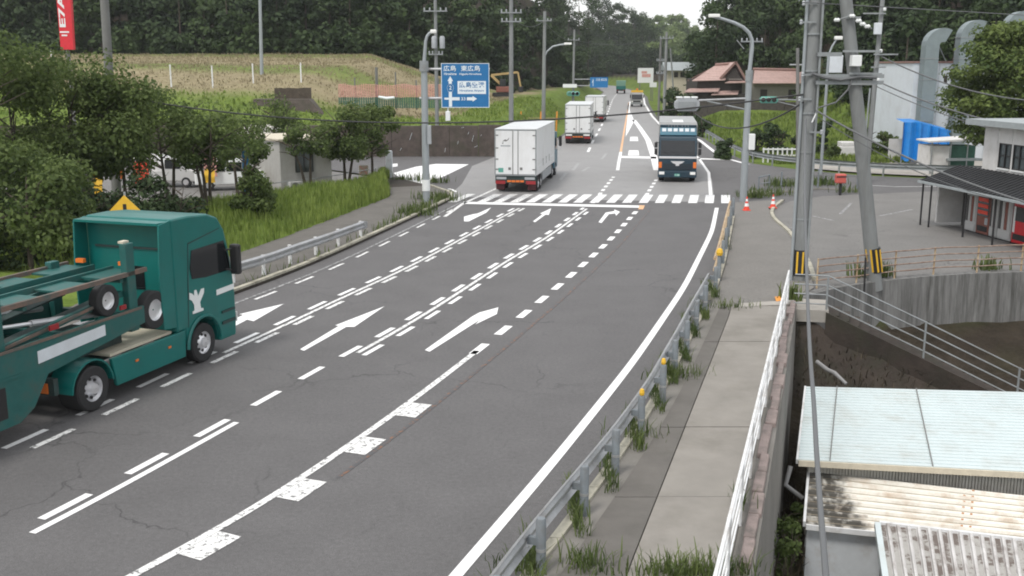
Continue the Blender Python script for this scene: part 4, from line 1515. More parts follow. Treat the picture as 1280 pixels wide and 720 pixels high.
def signal(name, label, c, w_, ry, front, Y):
    """horizontal three-lamp signal head; ry rotates it about z"""
    t = thing(name, label, 'traffic light', c, ry)
    h = w_ * (.36 if front else .5)
    hs = MB()
    pr = [(-w_ / 2, -h * .2), (-w_ / 2 + h * .28, -h / 2), (w_ / 2 - h * .28, -h / 2), (w_ / 2, -h * .2), (w_ / 2, h * .2), (w_ / 2 - h * .28, h / 2), (-w_ / 2 + h * .28, h / 2), (-w_ / 2, h * .2)]
    hs.prism([(u, -.1, v) for u, v in pr], (0, .22, 0))
    hs.build('housing', 'signal_green' if front else 'signal_grey', t, bevel=.015)
    for i, mm in enumerate(('signal_green' if front == 2 else 'glass_dark', 'glass_dark', 'glass_dark')):
        u = (i - 1) * w_ * .29
        MB().lathe([(h * .34, -.14), (h * .34, -.102)], (u, 0, 0), 'y', 16).build('lens', mm, t)
        vz = MB()
        k = 10
        vs, fs = [], []
        for j in range(k + 1):
            a = math.pi * j / k
            for d, rr_ in ((-.10, .4), (-.34, .38)):
                vs.append((u + h * rr_ * math.cos(a), d, h * rr_ * math.sin(a)))
        for j in range(k):
            fs.append((2 * j, 2 * j + 1, 2 * j + 3, 2 * j + 2))
        vz.add(vs, fs).build('visor', 'decal_white' if front else 'signal_grey', t)
    if not front:
        for i in range(3):
            u = (i - 1) * w_ * .3
            MB().bx(u - w_ * .12, u + w_ * .12, -.3, .13, h * .5 + .004, h * .5 + .1).build('hood', 'decal_white', t, bevel=.03)  # white plates on the grey head paint the lit tops of its visors
        MB().bx(-w_ * .36, w_ * .36, .125, .2, -h * .36, h * .3).build('back_cover', 'galv_dull', t, bevel=.03)
    return t


signal('traffic_light', 'small distant traffic light under the far white name plate', at(716.5, 117, Y - .45), 1.75, 0, 2, Y)

# paired poles right of the far road
for i, (px, ptop, Yp, r) in enumerate(((830, 40, 140, .22), (823, 48, 144, .17))):
    x = at(px, 150, Yp).x
    t, b, tp = util(px, 150, Yp, ptop, r, ('thicker of two concrete poles standing together beyond the dark blue truck', 'thinner dark pole paired with a thicker one beyond the dark blue truck')[i], ((ptop + 8, .9),) if i == 0 else ((ptop + 28, .5), (ptop + 44, .5)), z0=0, m='pole_concrete' if i == 0 else 'pole_dark')
    if i == 0:
        U830 = tp
x = at(838, 130, 170).x
lerp_pole('utility_pole', 'thin grey pole in front of the far white house', Vector((x, 165, gz(x, 165))), at(838, 60, 165), .14, .1)

# right street lamp with crook arm
YL = 57.0
b = Vector((at(929, 252, YL).x, YL, 0.05))
t = thing('street_lamp', 'tall grey street lamp with long curved arm beside the traffic cones', 'street lamp', b)
za = at(938, 90, YL).z
arm = [Vector((b.x, YL, za))] + [at(px, py, YL) for px, py in ((940.3, 60), (940, 50), (936.5, 41), (929, 34), (918, 28.5), (903, 23.5), (889, 20))]
wpart('column', MB().tube([b - Vector((0, 0, .2)), Vector((b.x, YL, za))], [.2, .16], 14), 'pole_steel', t, smooth=True)
wpart('arm', MB().tube(arm, [.11] + [.095] * 4 + [.09, .08, .08], 10), 'pole_steel', t, smooth=True)
p = at(889, 19.5, YL)
wpart('lamp_head', MB().bx(p.x - .15, p.x + .45, YL - .18, YL + .1, p.z - .1, p.z + .08), 'light_white', t, bevel=.04)
wpart('collar', MB().tube([(b.x, YL, za - .5), (b.x, YL, za + .1)], .2, 14), 'galv_dull', t)
wpart('control_box', MB().bx(b.x + .1, b.x + .42, YL - .35, YL - .05, at(0, 187, YL).z, at(0, 167, YL).z), 'decal_white', t, bevel=.03)
a1, a2 = at(873, 125.5, YL), at(935, 123, YL)
wpart('signal_arm', MB().tube([a1, a2], .055, 8), 'galv', t)
wpart('signal_brace', MB().tube([at(884, 126.5, YL), at(933, 137, YL)], .04, 8), 'galv_dull', t)
signal('traffic_light', 'grey traffic light seen from behind on an arm over the dark blue truck', at(858.5, 131, YL), 1.36, math.pi, 0, YL)
t, b, tp = util(932, 200, 86, 46, .16, 'slim utility pole close behind the right street lamp', ((52, .9),), z0=0)
a = at(918, 50, 86)
wpart('brace', MB().obox(at(921, 50, 86), at(930, 61, 86), .08, .08), 'galv_dull', t)

# signal on the side-road pole
YQ = 72
b = Vector((at(998, 210, YQ).x, YQ, -0.05))
t = lerp_pole('signal_pole', 'dark steel signal pole hidden behind the big concrete pole', b, at(997, 60, YQ), .13, .11, 'pole_dark', cat='pole')
wpart('signal_arm', MB().tube([at(968, 124.5, YQ), at(997, 125, YQ)], .05, 8), 'galv_dull', t)
wpart('signal_brace', MB().tube([at(972, 127, YQ), at(997, 133, YQ)], .035, 8), 'galv_dull', t)
wpart('pole_arm', MB().tube([at(987, 81, YQ), at(1005, 81, YQ)], .05, 8), 'galv', t)
signal('traffic_light', 'green framed traffic light with dark lenses on an arm beside the house', at(961, 124.8, YQ), 1.25, R(-14), 1, YQ)

# big concrete pole at the head of the bridge, with conduits
b, tp = vert(998, 352, 0.0, 13.5)
P1B, P1T = b, tp
t = lerp_pole('utility_pole', 'big concrete utility pole with conduits at the end of the white fence', b, tp, .27, .21, 'pole_concrete')
hband(t, b, tp, .25, 1.15, .285, 'black')
for k in range(4):
    a = R(-160 + k * 38)
    c = b + Vector((.29 * math.cos(a), .29 * math.sin(a), 0))
    wpart('stripe', MB().obox(c + Vector((0, 0, .3)), c + Vector((0, 0, 1.1)), .06, .02, (math.cos(a), math.sin(a), 0)), 'yellow', t)
wpart('conduit', MB().tube([b + Vector((-.3, -.12, 0)), b + Vector((-.28, -.1, 13))], .055, 8), 'pole_steel', t)
wpart('conduit', MB().tube([b + Vector((.18, -.28, 0)), b + Vector((.2, -.26, 4.0)), b + Vector((.2, -.26, 11))], .04, 8), 'galv_dull', t)
for z in (2.2, 4.5, 5.8, 7.2, 8.4, 9.6):
    wpart('strap', MB().tube([b + Vector((0, 0, z)), b + Vector((0, 0, z + .05))], .275, 14), 'galv_dull', t)
for z, dx in ((8.8, -.5), (7.1, -.35), (6.3, -.4), (9.4, -.45), (5.2, .4)):
    wpart('bracket', MB().obox(b + Vector((0, -.25, z)), b + Vector((dx, -.28, z)), .05, .06), 'galv_dull', t)
    wpart('insulator', MB().lathe([(.03, -.08), (.06, -.04), (.04, 0), (.06, .04), (.03, .09)], tuple(b + Vector((dx, -.28, z))), 'z', 8), 'signal_grey', t)
for z, dx1 in ((at(1015, 95, 35.4).z, 2.35), (at(1015, 103, 35.4).z, 2.35), (at(1015, 68, 35.4).z, .9)):
    wpart('cross_beam', MB().obox(b + Vector((.1, -.3, z)), b + Vector((dx1, -.3, z)), .09, .13), 'galv_dull', t)
wpart('cable_bundle', MB().tube([at(1015, 92, 35), at(1030, 97, 35), at(1050, 100, 35), at(1075, 96, 35), at(1096, 97, 35)], .06, 6), 'wire_grey', t)
wpart('cable_bundle', MB().tube([at(1022, 135, 35), at(1045, 128, 35), at(1060, 112, 35), at(1066, 98, 35)], .03, 6), 'wire_grey', t)
p = at(1043, 79, 35)
wpart('meter_tag', MB().tube([at(1020, 142, 35), at(1015, 153, 35)], .025, 6), 'decal_white', t)

# leaning pole
b = G(1095, 352)
tp = at(1053, -40, 35.2)
t = lerp_pole('utility_pole', 'leaning concrete pole behind the rusty railing with yellow and black base', b, tp, .25, .2, 'pole_concrete')
f = lambda z: b.lerp(tp, (z - b.z) / (tp.z - b.z))
wpart('band', MB().tube([f(.35), f(1.2)], .265, 14), 'black', t)
for k in range(4):
    a = R(-160 + k * 38)
    e = Vector((.275 * math.cos(a), .275 * math.sin(a), 0))
    wpart('stripe', MB().obox(f(.38) + e, f(1.17) + e, .06, .02, (math.cos(a), math.sin(a), 0)), 'yellow', t)
zc = at(1067, 76, 35).z
p = f(zc)
wpart('junction_box', MB().bx(p.x - .16, p.x + .16, p.y - .5, p.y - .2, zc - .18, zc + .18), 'decal_white', t, bevel=.02)
for py, l in ((64, .9), (92, .55), (22, .35), (105, .5)):
    p = f(at(1067, py, 35).z)
    wpart('bracket', MB().obox(p + Vector((-l * .4, -.25, 0)), p + Vector((l, -.25, 0)), .06, .07), 'galv_dull', t)
for px, py in ((1046, 25), (1065, 20), (1073, 26), (1078, 30), (1084, 33)):
    p = at(px, py, 34.9)
    wpart('insulator', MB().lathe([(.03, -.09), (.07, -.04), (.05, 0), (.07, .05), (.03, .1)], tuple(p), 'x', 8), 'decal_white', t)
wpart('insulator_bar', MB().tube([at(1046, 25, 34.9), at(1065, 19, 34.9), at(1090, 36, 34.9)], .02, 6), 'galv_dull', t)
P2T = f(at(1060, 60, 35).z)

# slim lamp post with cabinet
YC = 72
b = Vector((at(1026, 214, YC).x, YC, -.05))
t = lerp_pole('cabinet_pole', 'slim lamp post with a white cabinet sign near the side road', b, at(1036, 66, YC), .11, .09, 'pole_steel', cat='lamp post')
a, c = at(1036, 91, YC - .2), at(1053, 69, YC - .2)
wpart('cabinet', MB().bx(a.x, c.x, YC - .45, YC - .12, a.z, c.z), 'factory_white', t, bevel=.04)
wpart('lamp_arm', MB().tube([at(1036, 68, YC), at(1040, 58, YC), at(1046, 49, YC)], .06, 8), 'pole_steel', t)
p = at(1048, 47.5, YC)
wpart('lamp_head', MB().bx(p.x - .25, p.x + .25, YC - .2, YC + .2, p.z - .12, p.z + .12), 'light_white', t, bevel=.05)

YD = 66
b = Vector((at(1083, 215, YD).x, YD, -.05))
tp = Vector((at(1104, 0, YD).x, YD, at(1104, -40, YD).z))
t = lerp_pole('utility_pole', 'slim utility pole with a white box near its top behind the leaning pole', b, tp, .17, .13, 'pole_concrete')
f3 = lambda py: b.lerp(tp, (at(1090, py, YD).z - b.z) / (tp.z - b.z))
p = f3(36)
wpart('box', MB().bx(p.x - .45, p.x - .02, YD - .45, YD - .15, p.z - .35, p.z + .35), 'factory_white', t, bevel=.03)
for py, l0, l1 in ((68, -.3, 1.2), (84, -.4, .5), (92, -.5, .3), (17, -1.2, .2)):
    p = f3(py)
    wpart('bracket', MB().obox(p + Vector((l0, -.22, 0)), p + Vector((l1, -.22, 0)), .08, .09), 'galv_dull', t)
for py in (12, 64, 100):
    p = f3(py)
    wpart('insulator', MB().lathe([(.05, -.1), (.12, -.04), (.07, 0), (.12, .05), (.05, .12)], (p.x + .1, YD - .25, p.z), 'z', 8), 'decal_white', t)
wpart('conduit', MB().tube([b + Vector((-.35, -.1, 0)), f3(110) + Vector((-.3, -.1, 0))], .06, 8), 'galv_dull', t)
P3 = f3


def cable(label, a, b_, sag, r=.022, m='wire', group=None, n=18):
    a, b_ = Vector(a), Vector(b_)
    pts = [a.lerp(b_, i / n) + Vector((0, 0, -4 * sag * (i / n) * (1 - i / n))) for i in range(n + 1)]
    o = MB().tube(pts, r, 6).build('overhead_cable', m)
    tag(o, label, 'cable', group)
    return o


GP = 'overhead cables'
cable('dark cable crossing the road from the left pole past the blue sign', LP_ATT, at(1004, 118, 35.2), 1.15, .034)
cable('dark slack cable drooping beside the right street lamp to the big pole', at(868, 141, 57), at(1004, 128, 35.2), .85, .03)
cable('thin wire running from the second to the third roadside pole', U640 - Vector((0, 0, 3)), U680, .7, .02, 'wire_grey')
cable('thin wire running from the lamp pole to the far signal pole', U680, U717, .6, .02, 'wire_grey')
cable('thin wire leading from the far signal pole over the road end', U717, U830 - Vector((0, 0, .6)), .8, .02, 'wire_grey')
cable('thin pale wire high above the store roof', at(1005, 3, 34), at(1300, 20, 50), .0, .02, 'wire_grey')
cable('thick grey cable sloping across the store awning', at(1020, 138, 35), at(1300, 258, 30), .25, .032, 'wire_grey')
cable('grey cable sloping to the store eave below the leaning pole', at(1022, 146, 35.2), at(1250, 250, 34), .3, .016, 'wire_grey')
cable('twisted service cable running right from the slim pole to the factory', P3(68), at(1290, 126, 62), .5, .045, 'wire_grey')
cable('grey service cable running to the eave above the store windows', P3(100), at(1285, 160, 60), .35, .045, 'wire_grey')
cable('thin grey wire crossing in front of the factory wall', P3(107), at(1285, 172, 60), .3, .03, 'wire_grey')
# thick service cable that hangs close by, from the big pole to below
pp = [at(px, py, Yy) for px, py, Yy in ((1007, 150, 35), (1006, 230, 30), (1008, 330, 25.5), (1012, 430, 20.5), (1017, 500, 17.5), (1021, 570, 15), (1026, 640, 13), (1030, 690, 11.6), (1033, 730, 10.6), (1036, 790, 9.2))]
pp2 = []
for i in range(len(pp) - 1):
    for k in range(4):
        t_ = k / 4
        p0, p1_, p2_, p3_ = pp[max(i - 1, 0)], pp[i], pp[i + 1], pp[min(i + 2, len(pp) - 1)]
        pp2.append(0.5 * ((2 * p1_) + (-p0 + p2_) * t_ + (2 * p0 - 5 * p1_ + 4 * p2_ - p3_) * t_ ** 2 + (-p0 + 3 * p1_ - 3 * p2_ + p3_) * t_ ** 3))
pp2.append(pp[-1])
tag(MB().tube(pp2, .04, 8).build('overhead_cable', 'wire_grey', smooth=True), 'thick grey cable dropping from the big pole in front of the tin roofs', 'cable')

# ------------------------------------------------------------------ small street furniture
def cone(px, py, label):
    p = G(px, py, .06)
    t = thing('traffic_cone', label, 'cone', p)
    MB().bx(-.19, .19, -.19, .19, 0, .04).build('base', 'cone_red', t, bevel=.01)
    MB().lathe([(.16, .04), (.115, .22)], n=16).build('body', 'cone_red', t, smooth=True)
    MB().lathe([(.117, .22), (.085, .38)], n=16).build('white_band', 'decal_white', t, smooth=True)
    MB().lathe([(.086, .38), (.065, .48)], n=16).build('body', 'cone_red', t, smooth=True)
    MB().lathe([(.066, .48), (.045, .6)], n=16).build('white_band', 'decal_white', t, smooth=True)
    MB().lathe([(.046, .6), (.025, .72), (0, .73)], n=16).build('tip', 'cone_red', t, smooth=True)


cone(933, 263, 'red and white traffic cone at the foot of the right street lamp')
cone(966, 260, 'red and white traffic cone standing alone near the low pipe barrier')
p = G(1050, 244)
t = thing('post_box', 'faded red post box on a single dark leg at the side road', 'post box', p)
t.scale = (.88, .88, .88)
MB().tube([(0, 0, 0), (0, 0, .8)], .09, 10).build('leg', 'black', t)
MB().bx(-.38, .3, -.22, .22, .8, 1.42).build('box', 'postbox_red', t, bevel=.08)
MB().bx(-.36, .28, -.24, -.215, 1.2, 1.28).build('slot', 'black', t)
MB().bx(.305, .32, -.12, .1, 1.0, 1.2).build('notice', 'decal_white', t)
# rubble at the corner
for i in range(11):
    p = G(936 + i * 3.0 + random.uniform(-1, 1), 241.5 + random.uniform(-1.5, 2), .05)
    s_ = random.uniform(.12, .24)
    o = MB().lathe([(s_ * .6, -s_ * .4), (s_, 0), (s_ * .7, s_ * .5), (0, s_ * .6)], (0, 0, 0), 'z', 7).build('kerb_rock', 'concrete')
    o.location = p
    o.rotation_euler = (random.random(), random.random(), random.random())
    tag(o, 'pale rock in the line of stones edging the corner verge', 'rock', 'rocks edging the corner verge')
# yellow diamond warning sign behind the green truck
p = at(155, 244, 35)
t = thing('warning_sign', 'yellow diamond warning sign peeping over the green truck cab', 'road sign', (p.x, 35, 0))
MB().tube([(0, 0.06, 0.05), (0, 0.06, p.z + .1)], .04, 8).build('post', 'galv', t)
dd = .62
MB().prism([(0, -.02, p.z), (dd, -.02, p.z - dd), (0, -.02, p.z - 2 * dd), (-dd, -.02, p.z - dd)], (0, .03, 0)).build('plate', 'yellow', t)
MB().bx(-.06, .06, -.03, -.023, p.z - .75, p.z - .3).bx(-.06, .06, -.03, -.023, p.z - .95, p.z - .85).build('symbol', 'black', t)
# tall red banner sign beyond the trees
Y = 72
a, c = at(74, 62, Y), at(90, -40, Y)
t = thing('pylon_sign', 'tall red vertical sign with white lettering beyond the left trees', 'sign', (a.x, Y, 0))
tl, bl = at(67, -40, Y), at(76, 62, Y)
wd = 18 * Y / FPX
wpart('panel', MB().hexa([(bl.x, Y, bl.z), (bl.x + wd * .85, Y, bl.z), (bl.x + wd * .85, Y + .35, bl.z), (bl.x, Y + .35, bl.z), (tl.x, Y, tl.z), (tl.x + wd, Y, tl.z), (tl.x + wd, Y + .35, tl.z), (tl.x, Y + .35, tl.z)]), 'sign_red', t)
wpart('post', MB().tube([(bl.x + wd * .4, Y + .17, 0), (bl.x + wd * .4, Y + .17, bl.z + .1)], .14, 10), 'pole_dark', t)
upv = (tl - bl).normalized()
q = at(82.5, 34, Y)
text_mesh('E7AU', 3.0, .42, (q.x, Y - .012, q.z), upv, (-1, 0, 0), 'decal_white', 'lettering', t, off=-Vector(t.location), bold=.03)
q = at(75, 41, Y)
wpart('small_print', MB().bx(q.x, q.x + .62, Y - .012, Y - .006, q.z, q.z + .1).bx(q.x + .1, q.x + .48, Y - .012, Y - .006, q.z - .22, q.z - .12), 'decal_white', t)
# white billboard by the far road
Y = 230
a, c = at(797, 103.5, Y), at(817, 85, Y)
t = thing('billboard', 'white billboard with faint red print beside the far road end', 'billboard', (a.x, Y, 0))
wpart('board', MB().bx(a.x, c.x, Y, Y + .2, a.z, c.z), 'decal_white', t)
q = at(802, 90, Y)
text_mesh('宿', .1, .1, (0, 0, -50), X_, Z_, 'decal_white', 'tmp', None) if False else None
wpart('print', MB().bx(a.x + .9, c.x - .6, Y - .03, Y - .02, a.z + 1.2, a.z + 1.9).bx(a.x + .8, c.x - 1.4, Y - .03, Y - .02, a.z + 2.0, a.z + 2.5), 'net_pink', t)
for dx in (.5, 3.0):
    wpart('post', MB().tube([(a.x + dx, Y + .1, -.2), (a.x + dx, Y + .1, a.z)], .1, 8), 'pole_dark', t)
a, c = at(812, 109, 225), at(821, 103, 225)
t = thing('notice_board', 'small white notice board below the far billboard', 'sign', (a.x, 225, 0))
wpart('board', MB().bx(a.x, c.x, 225, 225.1, a.z, c.z), 'decal_white', t)
wpart('post', MB().tube([(a.x + .7, 225.05, -.2), (a.x + .7, 225.05, a.z)], .07, 8), 'pole_dark', t)

# ------------------------------------------------------------------ buildings: lower yard with tin roofs
def quadroof(mb, p, th=.06):
    """slab from 4 corner points (ccw from above)"""
    p = [Vector(q) for q in p]
    d = Vector((0, 0, -th))
    mb.hexa([p[0] + d, p[1] + d, p[2] + d, p[3] + d, p[0], p[1], p[2], p[3]])
    return mb


def bil(c, u, v):
    """c: 4 corners nl, nr, fr, fl ; u left-right, v near-far"""
    return (c[0].lerp(c[1], u)).lerp(c[3].lerp(c[2], u), v)


EXT = 1.35      # roofs run on past the frame
def ext(l, r):
    return l + (r - l) * EXT


r1 = [G(998, 575, -1.9), G(1280, 590, -1.9), G(1280, 490, -1.3), G(1008, 483, -1.3)]
r1[1], r1[2] = ext(r1[0], r1[1]), ext(r1[3], r1[2])
sh = thing('tin_shed', 'pale blue metal roofed shed with horizontal roof strips in the lower yard', 'shed', (r1[0].x, r1[0].y, -4.5))
m = MB()
NS = 26
for k in range(NS):
    v0, v1 = k / NS, (k + 1) / NS
    a, b_, c_, d_ = bil(r1, 0, v0), bil(r1, 1, v0), bil(r1, 1, v1), bil(r1, 0, v1)
    up = Vector((0, 0, .022))
    quadroof(m, [a + up, b_ + up, c_, d_], .05)
wpart('roof', m, 'roof_blue', sh)
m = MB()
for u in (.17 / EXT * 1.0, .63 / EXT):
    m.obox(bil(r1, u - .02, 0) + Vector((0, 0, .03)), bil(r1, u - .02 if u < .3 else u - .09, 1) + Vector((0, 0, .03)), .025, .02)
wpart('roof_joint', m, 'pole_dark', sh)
wpart('eave_trim', MB().obox(r1[0] + Vector((0, -.03, -.07)), r1[1] + Vector((0, -.03, -.07)), .05, .14), 'cream', sh)
wpart('verge_trim', MB().obox(r1[0] + Vector((-.03, 0, -.04)), r1[3] + Vector((-.03, 0, -.04)), .05, .12), 'white_metal', sh)
m = MB()
wa, wb = r1[0] + Vector((.35, .32, 0)), r1[1] + Vector((0, .32, 0))
nn = 90
for k in range(nn):
    a, b_ = wa.lerp(wb, k / nn), wa.lerp(wb, (k + .62) / nn)
    m.hexa([(a.x, a.y - .03, -4.6), (b_.x, b_.y - .03, -4.6), (b_.x, b_.y, -4.6), (a.x, a.y, -4.6), (a.x, a.y - .03, -1.95), (b_.x, b_.y - .03, -1.95), (b_.x, b_.y, -1.95), (a.x, a.y, -1.95)])
m.hexa([(wa.x, wa.y + .01, -4.6), (wb.x, wb.y + .01, -4.6), (wb.x, wb.y + .1, -4.6), (wa.x, wa.y + .1, -4.6), (wa.x, wa.y + .01, -1.96), (wb.x, wb.y + .01, -1.96), (wb.x, wb.y + .1, -1.96), (wa.x, wa.y + .1, -1.96)])
wpart('front_wall', m, 'wall_cream', sh)
wd_ = r1[3] + Vector((.35, -.3, 0))
wpart('side_wall', MB().prism([(wa.x, wa.y + .11, -4.6), (wd_.x, wd_.y, -4.6), (wd_.x, wd_.y, -1.42), (wa.x, wa.y + .11, -1.95)], (.1, 0, 0)), 'wall_cream', sh)
tag(MB().tube([r1[0] + Vector((-.15, .1, -.2)), r1[0] + Vector((-.3, -.1, -.6)), r1[0] + Vector((.1, -.2, -.9))], .06, 8).build('gutter_pipe', 'pvc'), 'grey gutter elbow at the corner of the pale blue roof', 'pipe')

r2 = [G(1007, 655, -2.75), G(1280, 683, -2.75), G(1280, 622, -2.4), G(1012, 592, -2.4)]
r2[1], r2[2] = ext(r2[0], r2[1]), ext(r2[3], r2[2])
l2 = thing('lean_to', 'cream corrugated lean-to roof with black mould at its end', 'shed', (r2[0].x, r2[0].y, -4.5))
m = MB()
NS = 8
for k in range(NS):
    for (f0, f1, h0, h1) in ((0, .5, .0, .0), (.5, .58, .0, .075), (.58, .82, .075, .075), (.82, .9, .075, .0), (.9, 1, 0, 0)):
        v0, v1 = (k + f0) / NS, (k + f1) / NS
        a, b_, c_, d_ = bil(r2, 0, v0), bil(r2, 1, v0), bil(r2, 1, v1), bil(r2, 0, v1)
        m.quad(a + Vector((0, 0, h0)), b_ + Vector((0, 0, h0)), c_ + Vector((0, 0, h1)), d_ + Vector((0, 0, h1)))
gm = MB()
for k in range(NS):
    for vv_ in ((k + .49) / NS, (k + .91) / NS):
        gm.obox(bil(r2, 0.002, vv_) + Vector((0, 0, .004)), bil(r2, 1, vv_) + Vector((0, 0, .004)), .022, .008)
wpart('rib_shade', gm, mat('rib_shade', (.2, .16, .11), .9, col2=(.42, .38, .3), scale=2), l2)  # rib shading put into colour as dark brown strips along the ribs
paint('rust_joint', (.42, .19, .07), .45, under=(.7, .68, .62), scale=5)
rj = MB()
for k in range(NS):
    for uo in (.0, .028):
        a_, b_2 = bil(r2, .545 + uo - .012 * (1 - k / NS), (k + .59) / NS), bil(r2, .545 + uo - .012 * (1 - (k + 1) / NS), (k + .81) / NS)
        rj.obox(a_ + Vector((0, 0, .079)), b_2 + Vector((0, 0, .079)), .05, .006)
wpart('rusty_joint', rj, 'rust_joint', l2)
# mould is a stain of its own shape near the fence end
mm = mat('roof_mould', (0.74, 0.72, 0.66), 0.6, var=0.08, scale=1, dirt=(0.36, 0.2, 0.08), dscale=1.6, damt=0.6)
nn_, ll_ = mm.node_tree.nodes, mm.node_tree.links
bs = nn_['Principled BSDF']
srcc = bs.inputs['Base Color'].links[0].from_socket
tcm = nn_.new('ShaderNodeTexCoord')
sx_ = nn_.new('ShaderNodeSeparateXYZ')
ll_.new(tcm.outputs['Object'], sx_.inputs[0])
nz = nn_.new('ShaderNodeTexNoise')
nz.inputs['Scale'].default_value = 3
nz.inputs['Detail'].default_value = 8
ll_.new(tcm.outputs['Object'], nz.inputs['Vector'])
mr = nn_.new('ShaderNodeMath')
mr.operation = 'MULTIPLY_ADD'
mr.inputs[1].default_value = 1.1
ll_.new(nz.outputs[0], mr.inputs[0])
ll_.new(sx_.outputs[0], mr.inputs[2])
rp_ = nn_.new('ShaderNodeMapRange')
rp_.inputs[1].default_value = r2[0].x + 1.65
rp_.inputs[2].default_value = r2[0].x + 2.0
rp_.inputs[3].default_value = .92
rp_.inputs[4].default_value = 0
ll_.new(mr.outputs[0], rp_.inputs[0])
nz2 = nn_.new('ShaderNodeTexNoise')
nz2.inputs['Scale'].default_value = 5
nz2.inputs['Detail'].default_value = 8
ll_.new(tcm.outputs['Object'], nz2.inputs['Vector'])
rq_ = nn_.new('ShaderNodeMapRange')
rq_.inputs[1].default_value = .3
rq_.inputs[2].default_value = .5
rq_.inputs[3].default_value = .25
ll_.new(nz2.outputs[0], rq_.inputs[0])
mq = nn_.new('ShaderNodeMath')
mq.operation = 'MULTIPLY'
ll_.new(rp_.outputs[0], mq.inputs[0])
ll_.new(rq_.outputs[0], mq.inputs[1])
mx_ = nn_.new('ShaderNodeMix')
mx_.data_type = 'RGBA'
ll_.new(mq.outputs[0], mx_.inputs[0])
ll_.new(srcc, mx_.inputs[6])
mx_.inputs[7].default_value = (.025, .022, .016, 1)
ll_.new(mx_.outputs[2], bs.inputs['Base Color'])
wpart('roof', m, 'roof_mould', l2)
wpart('edge_trim', MB().obox(r2[0] + Vector((-.03, 0, 0)), r2[3] + Vector((-.03, 0, 0)), .06, .14).obox(r2[0] + Vector((0, -.04, -.05)), r2[1] + Vector((0, -.04, -.05)), .05, .12), 'white_metal', l2)
wa, wb = r2[0] + Vector((.08, .12, 0)), r2[1] + Vector((0, .12, 0))
wpart('front_wall', MB().hexa([(wa.x, wa.y, -4.6), (wb.x, wb.y, -4.6), (wb.x, wb.y + .1, -4.6), (wa.x, wa.y + .1, -4.6), (wa.x, wa.y, -2.8), (wb.x, wb.y, -2.8), (wb.x, wb.y + .1, -2.8), (wa.x, wa.y + .1, -2.8)]), 'wall_bluewhite', l2)
wd_ = r2[3]
wpart('side_wall', MB().prism([(wa.x, wa.y + .11, -4.6), (wd_.x + .08, wd_.y - .05, -4.6), (wd_.x + .08, wd_.y - .05, -2.5), (wa.x, wa.y + .11, -2.8)], (.08, 0, 0)), 'wall_bluewhite', l2)

r3 = [G(1122, 800, -2.62), G(1330, 830, -2.62), G(1305, 680, -2.42), G(1100, 656, -2.42)]
r3[1], r3[2] = ext(r3[0], r3[1]), ext(r3[3], r3[2])
s3 = thing('carport', 'grimy ribbed tin roof with pale blue edge trim in the lower yard', 'shed', (r3[0].x, r3[0].y, -4.5))
mat('roof_ribbed', (0.46, 0.45, 0.44), 0.55, col2=(0.62, 0.61, 0.6), scale=2, dirt=(0.17, 0.13, 0.11), dscale=1.8, damt=0.85, stretch=(1, .5, 1))
m = MB()
NS = 21
for k in range(NS):
    for (f0, f1, h0, h1) in ((0, .55, 0, 0), (.55, .64, 0, .06), (.64, .86, .06, .06), (.86, .95, .06, 0), (.95, 1, 0, 0)):
        u0, u1 = (k + f0) / NS, (k + f1) / NS
        a, b_, c_, d_ = bil(r3, u0, 0), bil(r3, u1, 0), bil(r3, u1, 1), bil(r3, u0, 1)
        m.quad(a + Vector((0, 0, h0)), b_ + Vector((0, 0, h1)), c_ + Vector((0, 0, h1)), d_ + Vector((0, 0, h0)))
wpart('roof', m, 'roof_ribbed', s3)
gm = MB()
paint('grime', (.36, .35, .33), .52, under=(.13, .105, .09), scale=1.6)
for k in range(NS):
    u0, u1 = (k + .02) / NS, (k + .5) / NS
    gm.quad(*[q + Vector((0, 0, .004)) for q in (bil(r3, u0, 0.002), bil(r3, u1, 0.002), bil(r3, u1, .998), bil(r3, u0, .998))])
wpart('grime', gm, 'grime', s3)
wpart('edge_trim', MB().obox(r3[0] + Vector((-.06, 0, .0)), r3[3] + Vector((-.06, 0, .0)), .12, .14), 'roof_blue', s3)
wpart('ridge_trim', MB().obox(r3[3] + Vector((0, .04, .0)), r3[2] + Vector((0, .04, .0)), .08, .13), 'white_metal', s3)
for q in (r3[0], r3[1], r3[2], r3[3]):
    wpart('post', MB().tube([(q.x + .1, q.y - .05 if q.y > 20 else q.y + .1, -4.6), (q.x + .1, q.y - .05 if q.y > 20 else q.y + .1, q.z - .02)], .05, 8), 'galv_dull', s3)

# ------------------------------------------------------------------ store with vending machines
A = G(1153, 281)
B = G(1243, 307)
ax = (B - A).normalized()                       # along the front, towards the camera
nx_ = Vector((-ax.y, ax.x, 0))                   # into the building (to the right)
if nx_.x < 0:
    nx_ = -nx_


def ST(u, v, z):
    return A + ax * u + nx_ * v + Vector((0, 0, z))


LEN = (B - A).length
st_ = thing('store', 'white two-storey roadside store with black awning over vending machines', 'store', A)


def sbox(mb, u0, u1, v0, v1, z0, z1):
    return mb.hexa([ST(u0, v0, z0), ST(u1, v0, z0), ST(u1, v1, z0), ST(u0, v1, z0), ST(u0, v0, z1), ST(u1, v0, z1), ST(u1, v1, z1), ST(u0, v1, z1)])


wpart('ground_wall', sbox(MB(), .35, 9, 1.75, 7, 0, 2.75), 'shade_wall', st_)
wpart('end_panel', sbox(MB(), .2, .33, .5, 1.9, 0.15, 1.95), 'store_white', st_)
wpart('doorway', sbox(MB(), .9, 1.7, 1.68, 1.745, .05, 2.0), 'house_dark', st_)
